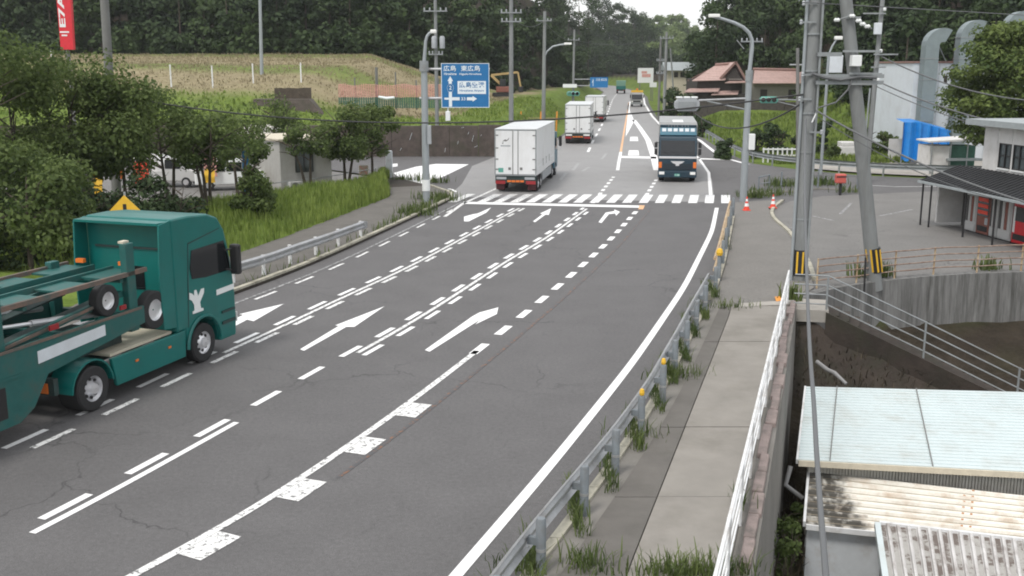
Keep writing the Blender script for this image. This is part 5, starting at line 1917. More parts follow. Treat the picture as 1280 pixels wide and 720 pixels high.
# awning: sloping black roof on thin posts
aw = MB()
p = [ST(-.1, -.25, 2.08), ST(9.2, -.25, 2.08), ST(9.2, 1.74, 2.78), ST(-.1, 1.74, 2.78)]
quadroof(aw, p, .07)
wpart('awning_roof', aw, 'awning', st_)
m = MB()
for k in range(30):
    u = -.1 + 9.3 * k / 29
    m.obox(ST(u, -.25, 2.1), ST(u, 1.74, 2.8), .05, .05)
wpart('awning_ribs', m, 'awning', st_)
wpart('gutter', MB().obox(ST(-.15, -.3, 2.06), ST(9.2, -.3, 2.06), .09, .1), 'eave_grey', st_)
for u, v in ((0.0, -.12), (0.75, -.12), (LEN * .62, -.12), (LEN, -.12), (LEN + 2.8, -.12)):
    wpart('awning_post', MB().tube([ST(u, v, 0), ST(u, v, 2.1)], .045, 8), 'black', st_)
# upper storey
u0 = 1.55
zt = 4.75
npan = 7
for k in range(npan):
    a, b_ = u0 + k * 1.05, u0 + (k + 1) * 1.05
    if k == 0:
        wpart('wall_panel', sbox(MB(), a, b_ - .012, 1.78, 1.88, 2.8, zt), 'store_white', st_)
    else:
        wpart('wall_panel', sbox(MB(), a + .012, b_ - .012, 1.78, 1.88, 2.8, 2.96), 'store_white', st_)
        wpart('wall_panel', sbox(MB(), a + .012, b_ - .012, 1.78, 1.88, 4.05, zt), 'store_white', st_)
        wpart('wall_panel', sbox(MB(), a + .012, a + .12, 1.78, 1.88, 2.96, 4.05), 'store_white', st_)
        wn = wpart('window', sbox(MB(), a + .12, b_ - .013, 1.84, 1.87, 2.96, 4.05), 'glass_grey', st_)
        fm = MB()
        for uu in (a + .12, (a + b_) / 2 + .04, b_ - .07):
            sbox(fm, uu, uu + .06, 1.79, 1.839, 2.96, 4.05)
        for zz in (2.96, 3.48, 3.99):
            sbox(fm, a + .181, (a + b_) / 2 + .039, 1.8, 1.838, zz, zz + .06)
            sbox(fm, (a + b_) / 2 + .101, b_ - .071, 1.8, 1.838, zz, zz + .06)
        fm.build('frame', 'black', wn)
        sl = MB()
        sbox(sl, a + .12, b_ - .013, 1.72, 1.779, 2.9, 2.955)
        sl.build('sill', 'decal_white', wn)
wpart('upper_core', sbox(MB(), u0, u0 + npan * 1.05, 1.9, 7, 2.76, zt), 'store_white', st_)
wpart('upper_roof', sbox(MB(), u0 - .7, u0 + npan * 1.05, 1.2, 7.4, zt + .02, zt + .28), 'eave_grey', st_)
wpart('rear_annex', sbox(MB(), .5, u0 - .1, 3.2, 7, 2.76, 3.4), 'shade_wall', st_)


def vend(u, wdt, hgt, body, label, style):
    p = ST(u, 1.02, 0)
    t = thing('vending_machine', label, 'vending machine', p, math.atan2(ax.y, ax.x))
    # local x along the front, local +y into the building
    sgn = 1 if (Matrix.Rotation(math.atan2(ax.y, ax.x), 3, 'Z') @ Vector((0, 1, 0))).dot(nx_) > 0 else -1
    f = lambda y0, y1: (min(sgn * y0, sgn * y1), max(sgn * y0, sgn * y1))
    MB().bx(0, wdt, *f(0, .62), .06, hgt).build('cabinet', body, t, bevel=.02)
    MB().bx(.03, wdt - .03, *f(.05, .55), 0, .06).build('plinth', 'black', t)
    if style == 'drinks':
        MB().bx(.06, wdt - .06, *f(-.02, -.002), .85, hgt - .1).build('display', 'glass_grey', t)
        for r_ in range(3):
            MB().bx(.09, wdt - .11, *f(-.045, -.022), .95 + r_ * .28, 1.11 + r_ * .28).build('can_row', 'cone_red', t)
        MB().bx(.1, wdt - .1, *f(-.02, -.002), .18, .42).build('dispense_flap', 'black', t)
        MB().bx(wdt - .3, wdt - .1, *f(-.022, -.002), .5, .8).build('coin_panel', 'signal_grey', t)
    elif style == 'slats':
        for k in range(4):
            x = .06 + k * (wdt - .1) / 4
            MB().bx(x, x + (wdt - .1) / 4 - .04, *f(-.025, -.002), .5, hgt - .1).build('goods_column', ('shade_wall', 'vending_white', 'brown_panel', 'vending_white')[k], t)
        MB().bx(.05, wdt - .05, *f(-.03, -.002), .12, .42).build('dispense_flap', 'vending_white', t)
    else:
        MB().bx(.12, wdt - .15, *f(-.02, -.002), 1.0, hgt - .25).build('display', 'glass_dark', t)
        MB().bx(.1, wdt - .1, *f(-.02, -.002), .2, .45).build('dispense_flap', 'black', t)
        MB().bx(.06, .18, *f(-.022, -.002), .5, 1.6).build('stripe', 'decal_white', t)
    return t


vend(1.85, .85, 1.75, 'vending_white', 'white snack vending machine next to the store doorway', 'slats')
vend(2.75, .95, 1.8, 'brown_panel', 'brown drinks vending machine under the awning between two white machines', 'drinks')
vend(3.75, .55, 1.8, 'vending_white', 'narrow white vending machine under the awning beside the brown machine', 'slats')
vend(4.36, .95, 1.8, 'vending_white', 'white slatted vending machine beside the bright red one', 'slats')
vend(5.4, 1.15, 1.85, 'vending_red', 'bright red drinks vending machine at the open end of the awning', 'red')

# small flat-roofed white shed behind the store
Y = 72.5
a, c = at(1158, 205, Y), at(1224, 172, Y)
s_ = thing('shed', 'small white shed with thin flat roof between the store and the blue tarpaulin', 'shed', (a.x, Y, 0))
zr = at(1200, 176, Y).z
wpart('roof', MB().hexa([(a.x - .1, Y - .5, zr - .1), (c.x + .3, Y - .7, zr + .12), (c.x + .5, Y + 2.4, zr + .12), (a.x, Y + 2.2, zr - .1), (a.x - .1, Y - .5, zr), (c.x + .3, Y - .7, zr + .24), (c.x + .5, Y + 2.4, zr + .24), (a.x, Y + 2.2, zr)]), 'store_white', s_)
wpart('wall', MB().bx(a.x + .1, a.x + 1.5, Y - .1, Y + 2, 0, zr - .35), 'store_white', s_)
for dx, dy in ((.15, -.35), (1.45, -.4), (2.6, -.45)):
    wpart('post', MB().tube([(a.x + dx, Y + dy, 0), (a.x + dx, Y + dy, zr - .06)], .05, 8), 'galv_dull', s_)
wpart('interior_shelf', MB().bx(a.x + 1.6, c.x, Y + .4, Y + 1.8, .0, 1.9), 'net_green', s_)
wpart('counter', MB().bx(a.x + 1.3, c.x + .2, Y - .5, Y + .1, zr - 1.35, zr - 1.2), 'eave_grey', s_)

# ------------------------------------------------------------------ factory with ducts and blue tarpaulin
YF = 83
a, c = at(1133.5, 200, YF), at(1202, 76, YF)
ft = thing('factory', 'tall white metal-clad factory block with ribbed wall panels', 'factory', (a.x, YF, 0))
zt = at(1140, 79, YF).z
x = a.x
while x < a.x + 12:
    wpart('wall_panel', MB().bx(x + .01, x + .99, YF, YF + .12, -.1, zt), 'factory_white', ft)
    x += 1.0
wpart('side_wall', MB().bx(a.x + .01, a.x + 12, YF + .13, YF + 9, -.1, zt - .02), 'factory_white', ft)
wpart('roof_trim', MB().bx(a.x - .08, a.x + 12.1, YF - .08, YF + 9.1, zt + .005, zt + .16), 'tile_dark', ft)
for px, py in ((1182, 99), (1191, 97), (1200, 97)):
    q = at(px, py, YF - .03)
    wpart('vent_plate', MB().bx(q.x - .13, q.x + .13, YF - .05, YF - .005, q.z - .28, q.z + .28), 'house_dark', ft)
for i, (px, ptop, pb) in enumerate(((1163, 57, 160), (1206, 47, 190), (1263, 36, 190))):
    Yd = YF - .6
    b_ = at(px - 5, pb, Yd)
    x0 = at(px, ptop, Yd).x
    zt_ = at(px, ptop, Yd).z
    r_ = .62
    t = thing('exhaust_duct', ('grey duct with curved hood rising from the blue tarpaulin up the factory wall', 'grey duct with curved hood on the factory wall, half behind the tree', 'grey duct whose curved hood shows above the tree crown')[i], 'duct', (x0, Yd, 0))
    wpart('shaft', MB().tube([(x0, Yd, 0), (x0, Yd, zt_)], .68, 4) if False else MB().bx(x0 - .52, x0 + .52, Yd - .5, Yd + .5, -.05, zt_), 'duct', t)
    m = MB()
    arc = []
    Rb = .8
    for k in range(0, 9):
        al = math.pi - k * math.pi * .66 / 8
        arc.append(Vector((x0 + Rb + Rb * math.cos(al), Yd, zt_ + Rb * math.sin(al))))
    vs, fs = [], []
    for k, q in enumerate(arc):
        al = math.pi - k * math.pi * .66 / 8
        rd = Vector((math.cos(al), 0, math.sin(al)))
        ro, ri = .52, .52
        for (d, y) in ((-ri, -.5), (ri, -.5), (ri, .5), (-ri, .5)):
            qq = q + rd * d
            vs.append((qq.x, Yd + y * (1.0), qq.z))
    for k in range(len(arc) - 1):
        for j in range(4):
            j2 = (j + 1) % 4
            fs.append((k * 4 + j, k * 4 + j2, k * 4 + 4 + j2, k * 4 + 4 + j))
    fs.append((0, 1, 2, 3))
    e = (len(arc) - 1) * 4
    fs.append((e + 3, e + 2, e + 1, e))
    wpart('hood', m.add(vs, fs), 'duct', t)
    for z in np.arange(1.5, zt_, 1.6):
        wpart('flange', MB().bx(x0 - .55, x0 + .55, Yd - .53, Yd + .53, z, z + .06), 'galv_dull', t)
    wpart('stay', MB().tube([(x0 + .6, Yd, zt_ + .1), (x0 + 1.7, Yd + .7, zt - .05)], .04, 6), 'galv_dull', t)
    wpart('stay', MB().tube([(x0 + .6, Yd, zt_ - .2), (x0 + .9, Yd + .7, zt - .05)], .04, 6), 'galv_dull', t)
# tarpaulin draped over a lean-to frame
YT = 79
tl, tm, tr_ = at(1132, 153, YT), at(1152, 157, YT), at(1190, 165, YT)
zb = 0.0
vs, fs = [], []
front = []
for k in range(24):
    u = k / 23
    px = 1128 + u * 62
    top = at(px + 3, 153 + max(0, (u - .3)) * 16, YT).z
    x = at(px, 180, YT).x
    y = YT + .18 * math.sin(u * 34) + (.5 if u > .33 else 0) * (u - .33)
    front.append((x, y, top))
for k, (x, y, top) in enumerate(front):
    vs += [(x - .12, y - .25, .35 + .12 * math.sin(k * 1.9)), (x - .06, y - .12 + .1 * math.sin(k * 2.3), top * .5), (x, y, top), (x + .3, YT + 2.6, top + .15)]
for k in range(23):
    for j in range(3):
        a_ = k * 4 + j
        fs.append((a_, a_ + 4, a_ + 5, a_ + 1))
t = thing('tarpaulin', 'bright blue tarpaulin draped beside the white factory wall', 'tarpaulin', (tl.x, YT, 0))
wpart('sheet', MB().add(vs, fs), 'tarp', t, smooth=True)
for k_ in (1, 21):
    wpart('frame_pole', MB().tube([(front[k_][0] + .05, YT + .6, 0), (front[k_][0] + .05, YT + .6, front[k_][2] - .05)], .05, 6), 'galv_dull', t)
# white tank and panels beside it
p = at(1065, 203, 84)
tag(MB().bx(p.x - 1.1, p.x + 1.1, 84, 85.4, -.1, 1.0).bx(p.x - .9, p.x + .3, 84.05, 85.3, 1.0, 1.35).build('concrete_block', 'store_white', bevel=.06), 'pale block on the yard edge beyond the side road', 'block')
p = at(1122, 200, 82)
tag(MB().bx(p.x - .75, p.x + .6, 82, 82.15, -.1, 1.75).build('panel_fence', 'store_white'), 'pale upright panel beside the blue tarpaulin', 'panel')
# concrete forecourt beyond the guard rail
fc_ = MB().sheet([(21.5, 76.5), (25, 72.8), (29, 70.6), (60, 67.5), (60, 90), (24, 84)], 0.0).build('forecourt', 'concrete')
tag(fc_, kind='structure')

# ------------------------------------------------------------------ red-tiled house on its stone wall
YH = 140.0
zw = 3.9
hx0, hx1 = at(862, 120, YH).x, at(1012, 120, YH).x
sw = thing('stone_wall', 'dark stone retaining wall below the red-tiled house', 'wall', (hx0, 135, 1))
k = hx0 - 1
while k < hx1 + 3:
    wpart('wall_panel', MB().bx(k + .02, k + 2.48, 135, 135.6, 0.6, 2.9 + random.uniform(-.1, .1)), 'stone_wall', sw)
    k += 2.5
hs = thing('house', 'old house with faded red tiled hipped and gabled roofs under the hill', 'house', (hx0, YH, 2.6))


def PH(px, py, Y=YH):
    return at(px, py, Y)


wpart('wall', MB().bx(PH(872, 100).x, PH(928, 100).x, YH, YH + 9, 2.4, PH(0, 99).z), 'house_dark', hs)
wpart('wall', MB().bx(PH(929, 100).x, PH(1012, 100).x, YH + .6, YH + 8.5, 2.4, PH(0, 101).z), 'house_wall', hs)


def tiled(name, eave_l, eave_r, ridge_l, ridge_r, m='tile_red', rows=9, th=.12):
    """stepped tile courses between an eave line and a ridge line"""
    el, er, rl, rr2 = map(Vector, (eave_l, eave_r, ridge_l, ridge_r))
    mb = MB()
    for i in range(rows):
        f0, f1 = i / rows, (i + 1) / rows
        a, b_ = el.lerp(rl, f0), er.lerp(rr2, f0)
        c_, d_ = er.lerp(rr2, f1), el.lerp(rl, f1)
        up = Vector((0, 0, .06))
        quadroof(mb, [a + up, b_ + up, c_, d_], th)
    return wpart(name, mb, m, hs)


# right wing
e0, e1 = PH(941, 104, YH - .5), PH(1016, 104, YH - .5)
g0, g1 = PH(943, 87.5, YH + 3.4), PH(1014, 89, YH + 3.4)
tiled('roof', e0, e1, g0, g1)
wpart('ridge_tiles', MB().tube([g0 + Vector((-.2, 0, .12)), g1 + Vector((.2, 0, .12))], .2, 8), 'tile_dark', hs)
wpart('rear_roof', quadroof(MB(), [g0, g1, g1 + Vector((0, 4, -2)), g0 + Vector((0, 4, -2))], .12), 'tile_dark', hs)
# main hall, hipped on the left and gabled to the front
e0, e1 = PH(865, 101, YH - .8), PH(906, 100, YH - .8)
g0, g1 = PH(894, 82, YH + 3), PH(919, 80.5, YH + 3)
tiled('roof', e0, e1, g0, g1)
wpart('ridge_tiles', MB().tube([g0 + Vector((0, 0, .1)), g1 + Vector((0, 0, .15))], .2, 8), 'tile_dark', hs)
wpart('rear_roof', quadroof(MB(), [g0, g1, g1 + Vector((1, 4, -2)), g0 + Vector((-3, 4, -2))], .12), 'tile_dark', hs)
# front gable
ap = PH(919.5, 80, YH - .6)
gl_, gr_ = PH(900, 100, YH - .6), PH(932, 101, YH - .6)
wpart('gable', MB().prism([gl_ + Vector((.5, .15, 0)), gr_ + Vector((-.4, .15, 0)), ap + Vector((0, .15, -.35))], (0, .12, 0)), 'house_dark', hs)
for q in (gl_, gr_):
    wpart('gable_roof', MB().hexa([q, q + Vector((0, 3.5, 0)), ap + Vector((0, 3.5, 0)), ap, q + Vector((0, 0, .16)), q + Vector((0, 3.5, .16)), ap + Vector((0, 3.5, .2)), ap + Vector((0, 0, .2))]), 'tile_red', hs)
    wpart('barge_tiles', MB().obox(q + Vector((0, -.05, .2)), ap + Vector((0, -.05, .25)), .2, .28), 'tile_dark', hs)
wpart('gable_trim', MB().obox(PH(911, 99, YH - .62), PH(928, 99, YH - .62), .06, .1), 'house_wall', hs)
# lower pent roofs
for (x0, x1, pe, pr_) in ((855, 898, 115, 110.5), (889, 922, 118.5, 113.5), (906, 938, 103.5, 101)):
    tiled('pent_roof', PH(x0, pe, YH - 1.6), PH(x1, pe - .5, YH - 1.6), PH(x0 + 7, pr_, YH), PH(x1 + 2, pr_ - .5, YH), rows=4)
wpart('lower_wall', MB().bx(PH(866, 100).x, PH(934, 100).x, YH - .9, YH - .1, 2.4, PH(0, 117).z), 'house_dark', hs)
for px, pw_ in ((985, 12), (950, 9)):
    q0, q1 = PH(px, 124, YH + .55), PH(px + pw_, 112, YH + .55)
    wn = wpart('window', MB().bx(q0.x, q1.x, YH + .5, YH + .58, q0.z, q1.z), 'house_dark', hs)
# far pale house under the trees
Y = 185
a, c = at(834, 108, Y), at(870, 88, Y)
f2 = thing('house', 'pale far house with grey roof between the poles and the red-tiled house', 'house', (a.x, Y, gz((a.x + c.x) / 2, Y)))
zg = gz((a.x + c.x) / 2, Y)
wpart('wall', MB().bx(a.x, c.x - .5, Y, Y + 5, zg - 3, at(0, 87, Y).z), 'cream', f2)
re = at(0, 87, Y).z
wpart('roof', MB().prism([(a.x - .6, Y - .8, re - .15), (a.x - .6, Y + 5.8, re - .15), (a.x - .6, Y + 2.5, re + 1.3)], (c.x - a.x + 1, 0, 0)), 'eave_grey', f2)
for px in (845, 853, 861):
    q = at(px, 93, Y)
    wpart('window', MB().bx(q.x - .35, q.x + .35, Y - .05, Y - .005, q.z - .5, q.z + .4), 'house_dark', f2)

# ------------------------------------------------------------------ prefab and clutter behind the left trees
PC = G(352, 240)
pfb = thing('prefab_hut', 'grey prefabricated site hut with one window behind the left trees', 'hut', PC, R(38))
wL, dL, hL = 3.4, 5.0, 3.0
MB().bx(0, wL, 0, .1, 0, hL).build('wall', 'prefab_grey', pfb)
MB().bx(0, .1, .102, dL, 0, hL).build('wall', 'prefab_grey', pfb)
MB().bx(wL - .1, wL, .102, dL, 0, hL).build('wall', 'prefab_grey', pfb)
MB().bx(.1, wL - .1, dL - .1, dL, 0, hL).build('wall', 'prefab_grey', pfb)
MB().bx(-.15, wL + .15, -.15, dL + .15, hL + .002, hL + .14).build('roof', 'cream', pfb)
wn = MB().bx(1.0, 2.1, -.03, -.002, 1.15, 2.45).build('window', 'glass_grey', pfb)
fm = MB()
for xx in (.96, 1.52, 2.08):
    fm.bx(xx, xx + .06, -.07, -.032, 1.1, 2.5)
fm.bx(1.025, 1.515, -.068, -.034, 1.1, 1.17).bx(1.585, 2.075, -.068, -.034, 1.1, 1.17).bx(1.025, 1.515, -.068, -.034, 2.43, 2.5).bx(1.585, 2.075, -.068, -.034, 2.43, 2.5)
fm.build('frame', 'black', wn)
Mrot = Matrix.Translation(PC) @ Matrix.Rotation(R(38), 4, 'Z')
p = Mrot @ Vector((.7, -.45, 0))
t = thing('air_conditioner', 'white outdoor air conditioning unit beside the grey site hut', 'air conditioner', p, R(38))
MB().bx(-.4, .4, -.15, .15, .05, .62).build('casing', 'vending_white', t, bevel=.02)
MB().lathe([(.24, -.165), (.24, -.152)], (-.08, 0, .34), 'y', 20).build('fan_grille', 'pole_dark', t)
p = at(358, 170, 64)
# tan shed roof further left
Y = 70
a, c = at(296, 232, Y), at(342, 166, Y)
t = thing('site_shed', 'low grey shed with pale roof further behind the left trees', 'hut', (a.x, Y, 0))
wpart('wall', MB().bx(a.x, c.x, Y, Y + 4, -.1, 2.5), 'shade_wall', t)
wpart('roof', MB().hexa([(a.x - .3, Y - .4, 2.5), (c.x + .3, Y - .4, 2.5), (c.x + .3, Y + 4.4, 2.5), (a.x - .3, Y + 4.4, 2.5), (a.x - .3, Y - .4, 2.62), (c.x + .3, Y - .4, 2.62), (c.x + .3, Y + 4.4, 3.3), (a.x - .3, Y + 4.4, 3.3)]), 'wall_cream', t)


def banner(px, py, Y, h, wd, m, label):
    x = at(px, py, Y).x
    zc = at(px, py, Y).z
    t = thing('banner_flag', label, 'banner', (x, Y, 0))
    MB().tube([(0, 0, 0), (0, 0, zc + h / 2 + .1)], .025, 6).build('pole', 'galv', t)
    vs, fs = [], []
    for i in range(7):
        for j in range(3):
            vs.append((.04 + wd * j / 2, .06 * math.sin(i * 1.3 + j), zc - h / 2 + h * i / 6))
    for i in range(6):
        for j in range(2):
            a_ = i * 3 + j
            fs.append((a_, a_ + 1, a_ + 4, a_ + 3))
    MB().add(vs, fs).build('cloth', m, t, smooth=True)


banner(140, 211, 60, 1.2, .7, 'light_orange', 'orange advertising flag behind the left trees')
banner(166, 216, 60, 1.3, .9, 'cone_red', 'red advertising flag behind the left trees')
banner(253, 206, 62, 1.4, .8, 'net_pink', 'pink advertising flag behind the left trees')
banner(116, 232, 58, 1.6, .5, 'yellow', 'yellow flag half hidden low behind the left trees')
banner(188, 202, 62, 1.2, .8, 'decal_white', 'white advertising flag behind the left trees')
banner(255, 220, 61, .8, .6, 'yellow', 'short yellow flag below the pink one behind the trees')
banner(303, 218, 57, 2.6, .35, 'sign_blue', 'tall narrow blue flag behind the small roadside tree')


def parked_van(p, rz, body, label):
    t = thing('parked_van', label, 'van', p, rz)
    prof = [(-2.1, .35), (2.0, .35), (2.1, .7), (1.95, 1.05), (1.45, 1.15), (1.05, 1.85), (-1.9, 1.9), (-2.1, 1.7)]
    MB().prism([(x, -.82, z) for x, z in prof], (0, 1.64, 0)).build('body', body, t, bevel=.07)
    for s_ in (-1, 1):
        y = s_ * .83
        MB().bx(-1.7, -.3, min(y, y + s_ * .012), max(y, y + s_ * .012), 1.15, 1.7).bx(-.2, 1.0, min(y, y + s_ * .012), max(y, y + s_ * .012), 1.15, 1.7).build('side_window', 'glass_dark', t)
        for x in (-1.3, 1.35):
            wl = MB().lathe([(.0, -.1), (.3, -.1), (.32, -.06), (.32, .06), (.3, .1), (0, .1)], (x, s_ * .75, .32), 'y', 18).build('wheel', 'rubber', t, smooth=True)
            MB().lathe([(.18, -.02), (.18, .02), (.05, .04)], (x, s_ * .85, .32), 'y', 14).build('rim', 'alu', wl)
    MB().bx(2.06, 2.13, -.7, -.4, .6, .8).build('headlight', 'light_white', t)
    MB().bx(2.06, 2.13, .4, .7, .6, .8).build('headlight', 'light_white', t)


parked_van(G(290, 236), R(12), 'decal_white', 'white van parked behind the small roadside tree')
parked_van(G(215, 232), R(-8), 'vending_white', 'pale van parked behind the left trees below the white flag')
parked_van(G(60, 232), R(5), 'signal_grey', 'silver van parked deep behind the trees above the trailer')
# white/blue bollard signs near the painted area
p = G(487, 224)
tag(MB().bx(p.x - .22, p.x + .22, p.y - .12, p.y + .12, 0, 1.9).build('board_post', 'wall_bluewhite', bevel=.06), 'pale blue upright board at the end of the grass bank', 'post')
p = G(455, 228)
t = thing('marker_sign', 'small board with red cross stripes in the grass under the trees', 'sign', (p.x, p.y, 0))
MB().bx(-.3, .3, -.02, .02, .5, 1.1).build('board', 'cream', t)
MB().obox((-.22, -.03, .55), (.22, -.03, 1.05), .01, .08, (0, 1, 0)).obox((.22, -.03, .55), (-.22, -.03, 1.05), .012, .08, (0, 1, 0)).build('cross', 'cone_red', t)
MB().tube([(0, .04, 0), (0, .04, .6)], .03, 6).build('post', 'galv', t)
# low pipe fence on the bank
t = thing('pipe_fence', 'thin pale pipe fence along the back of the grass bank', 'fence', (-14, 59, 0))
pf = [G(a, b) for a, b in ((325, 250), (360, 244), (395, 240), (430, 234), (470, 226))]
for p in pf:
    wpart('post', MB().tube([p, p + Vector((0, 0, .85))], .035, 6), 'galv', t)
wpart('rail', MB().tube([p + Vector((0, 0, .82)) for p in pf], .03, 6), 'galv', t)
# asphalt yard behind the trees
yd = MB().sheet([(-9.2, 70), (-9.3, 66.2), (-11.2, 62.4), (-16.8, 55.4), (-24.2, 47), (-45, 30), (-60, 40), (-60, 80), (-30, 84), (-14, 75.6)], -0.03).build('yard', 'asphalt_lot')
tag(yd, kind='structure')

# ------------------------------------------------------------------ vegetation
def leaf_cloud(centers, radii, counts, size, squash=0.8, inner=0.35, up=0.25):
    """leaf quads spread through ellipsoid lobes; centers (k,3), radii (k,3)"""
    P, N, S = [], [], []
    for c, r, k in zip(centers, radii, counts):
        d = rng.normal(size=(k, 3))
        d /= np.linalg.norm(d, axis=1)[:, None]
        rad = inner + (1 - inner) * rng.random(k) ** 0.5
        rad *= 1 + rng.normal(0, .09, k)
        p = np.asarray(c) + d * np.asarray(r) * rad[:, None]
        nrm_ = d * 0.7 + rng.normal(size=(k, 3)) * 0.55 + np.array([0, 0, up])
        P.append(p)
        N.append(nrm_)
        S.append(size * rng.uniform(.55, 1.35, k))
    P, N, S = np.concatenate(P), np.concatenate(N), np.concatenate(S)
    N /= np.linalg.norm(N, axis=1)[:, None]
    ref = rng.normal(size=P.shape)
    U = np.cross(N, ref)
    U /= np.linalg.norm(U, axis=1)[:, None]
    W_ = np.cross(N, U)
    a = U * S[:, None] * .5
    b = W_ * S[:, None] * .32
    k = len(P)
    bend = N * (S * .12)[:, None]
    verts = np.stack([P - a, P - b + bend, P + a, P + b + bend], 1).reshape(-1, 3)
    faces = np.arange(4 * k).reshape(-1, 4)
    return verts, faces


def make_tree(label, base, h, rad, nl, leaf, m='leaf_road', lobes=14, seed=0, stems=1, trunk_r=.09, crown0=.35, group=None, cat='tree', flat=.75, name='roadside_tree'):
    r_ = random.Random(seed)
    base = Vector(base)
    t = thing(name, label, cat, base, 0, group)
    tb = MB()
    C_, Rr = [], []
    for s_ in range(stems):
        dx, dy = (r_.uniform(-.5, .5) * (stems > 1), r_.uniform(-.4, .4) * (stems > 1))
        top = Vector((dx * 2 + r_.uniform(-.3, .3), dy * 2, h * .8))
        mid_ = Vector((dx, dy, h * .35))
        tb.tube([(dx * .3, dy * .3, -.15), mid_, top], [trunk_r * 1.2, trunk_r * .8, trunk_r * .25], 7)
        for k in range(6):
            a = mid_.lerp(top, r_.uniform(.0, .8))
            az = r_.uniform(0, 2 * math.pi)
            l = rad * r_.uniform(.4, .9)
            e = a + Vector((math.cos(az) * l, math.sin(az) * l, l * r_.uniform(.3, .9)))
            tb.tube([a, a.lerp(e, .5) + Vector((0, 0, .1)), e], [trunk_r * .5, trunk_r * .35, trunk_r * .15], 5)
    wpart('trunk', MB().add([Vector(v) + base for v in tb.v], tb.f), 'bark', t, smooth=True)
    for k in range(lobes):
        az = r_.uniform(0, 2 * math.pi)
        rr_ = rad * math.sqrt(r_.random()) * .8
        zf = r_.random()
        shrink = 1 - .45 * abs(zf - .4)
        C_.append((math.cos(az) * rr_ * shrink, math.sin(az) * rr_ * shrink, h * (crown0 + (1 - crown0) * zf) - rad * .1))
        q = rad * r_.uniform(.26, .5)
        Rr.append((q, q, q * flat))
    cnt = [max(20, int(nl / lobes * r_.uniform(.6, 1.4))) for _ in range(lobes)]
    v, f = leaf_cloud(C_, Rr, cnt, leaf, inner=.2)
    mesh_np('crown', v, f, m, t)
    return t


# roadside trees on the left verge
TR = [  # px base, py base, height, radius, leaves, label
    (30, 300, 7.6, 3.2, 7000, 'leafy tree at the far left behind the trailer of the green truck'),
    (95, 292, 7.8, 3.0, 6500, 'tall leafy tree beneath the red pylon sign'),
    (-40, 320, 8.2, 3.4, 6000, 'big leafy tree at the edge of the view beyond the trailer'),
    (160, 285, 6.6, 2.6, 5500, 'leafy tree beside the utility pole above the green cab'),
    (215, 268, 6.2, 2.5, 2900, 'slender multi-stemmed tree in front of the flags'),
    (262, 272, 5.6, 2.2, 2300, 'thin tree with crooked stems in front of the pink flag'),
    (317, 282, 3.6, 1.2, 1900, 'small bushy young tree on the grass bank'),
    (388, 238, 4.4, 1.6, 900, 'bushy tree right in front of the grey site hut'),
    (432, 232, 4.8, 2.1, 3400, 'dense tree with dark stems on the grass bank'),
    (466, 226, 4.7, 1.9, 3200, 'dense tree at the end of the grass bank by the painted area'),
    (300, 250, 5.2, 1.9, 1300, 'thin tree with open crown before the pale shed'),
    (70, 322, 4.4, 2.2, 3600, 'low bushy tree behind the uprights of the green trailer'),
    (40, 345, 4.4, 2.4, 3800, 'low bushy tree over the trailer deck'),
    (350, 215, 5.2, 2.2, 2200, 'loose tree rising behind the grey site hut'),
]
for i, (px, py, h, rd, nl, lab) in enumerate(TR):
    p = G(px, py, .2)
    make_tree(lab, (p.x, p.y, .15), h, rd, int(nl * 1.7), .19, 'leaf_road', lobes=18, seed=i + 3, stems=1 + (i % 3), crown0=.3 if i not in (3, 4, 5, 7, 8, 9, 10) else (.42 if i in (8, 9) else .54), group=None)
for i, (px, py, lab) in enumerate(((-10, 352, 'dark low bush at the edge of the view behind the trailer'), (55, 338, 'dark low bush seen through the trailer decks'), (105, 326, 'dark low bush left of the yellow warning sign'), (165, 316, 'dark low bush right behind the yellow warning sign'), (212, 306, 'dark low bush behind the roof of the green cab'))):
    q = G(px, py)
    make_tree(lab, (q.x, q.y, .1), 2.9, 1.9, 3200, .2, 'leaf_dark', lobes=12, seed=120 + i, stems=3, trunk_r=.04, crown0=.08, cat='bush', name='bush')
# shrubs on the right of the road and beside the fence
SH = [(905, 176, 84, 2.0, 1.0, 'round dark shrub in the grass above the bent guard rail'),
      (970, 178, 86, 2.8, 1.5, 'larger round dark shrub behind the white railing fence'),
      (944, 176, 86, 2.2, .9, 'dark shrub right behind the right street lamp'),
      (1022, 185, 86, 3.0, 1.3, 'dark shrub behind the slim lamp post'),
      (1004, 180, 87, 2.2, 1.0, 'dark shrub behind the big concrete pole'),
      (1040, 195, 82, 1.3, .8, 'low green shrub beside the pale block'),
      (1075, 190, 86, 2.6, 1.4, 'green shrub behind the leaning pole'),
      (1112, 185, 86, 2.0, 1.2, 'pale green shrub left of the blue tarpaulin')]
for i, (px, py, Y, h, rd, lab) in enumerate(SH):
    x = at(px, py, Y).x
    make_tree(lab, (x, Y, gz(x, Y)), h, rd, 1300, .3, 'leaf_dark' if i < 5 else 'leaf_road', lobes=10, seed=40 + i, stems=2, trunk_r=.05, crown0=.15, cat='shrub', name='shrub')
for i, (px, py, h, rd, lab) in enumerate(((984, 690, 1.9, .62, 'leafy shrub beside the lean-to wall below the fence'), (966, 715, 1.8, .6, 'leafy shrub at the foot of the wall under the fence'), (990, 655, 1.2, .4, 'small leafy shrub between the wall and the mouldy roof'))):
    q = G(px, py, -3.3)
    make_tree(lab, (q.x, q.y, -4.35), h + .3, rd, 1500, .12, 'leaf_road', lobes=9, seed=60 + i, stems=3, trunk_r=.03, crown0=.25, cat='shrub', name='shrub')
pts = []
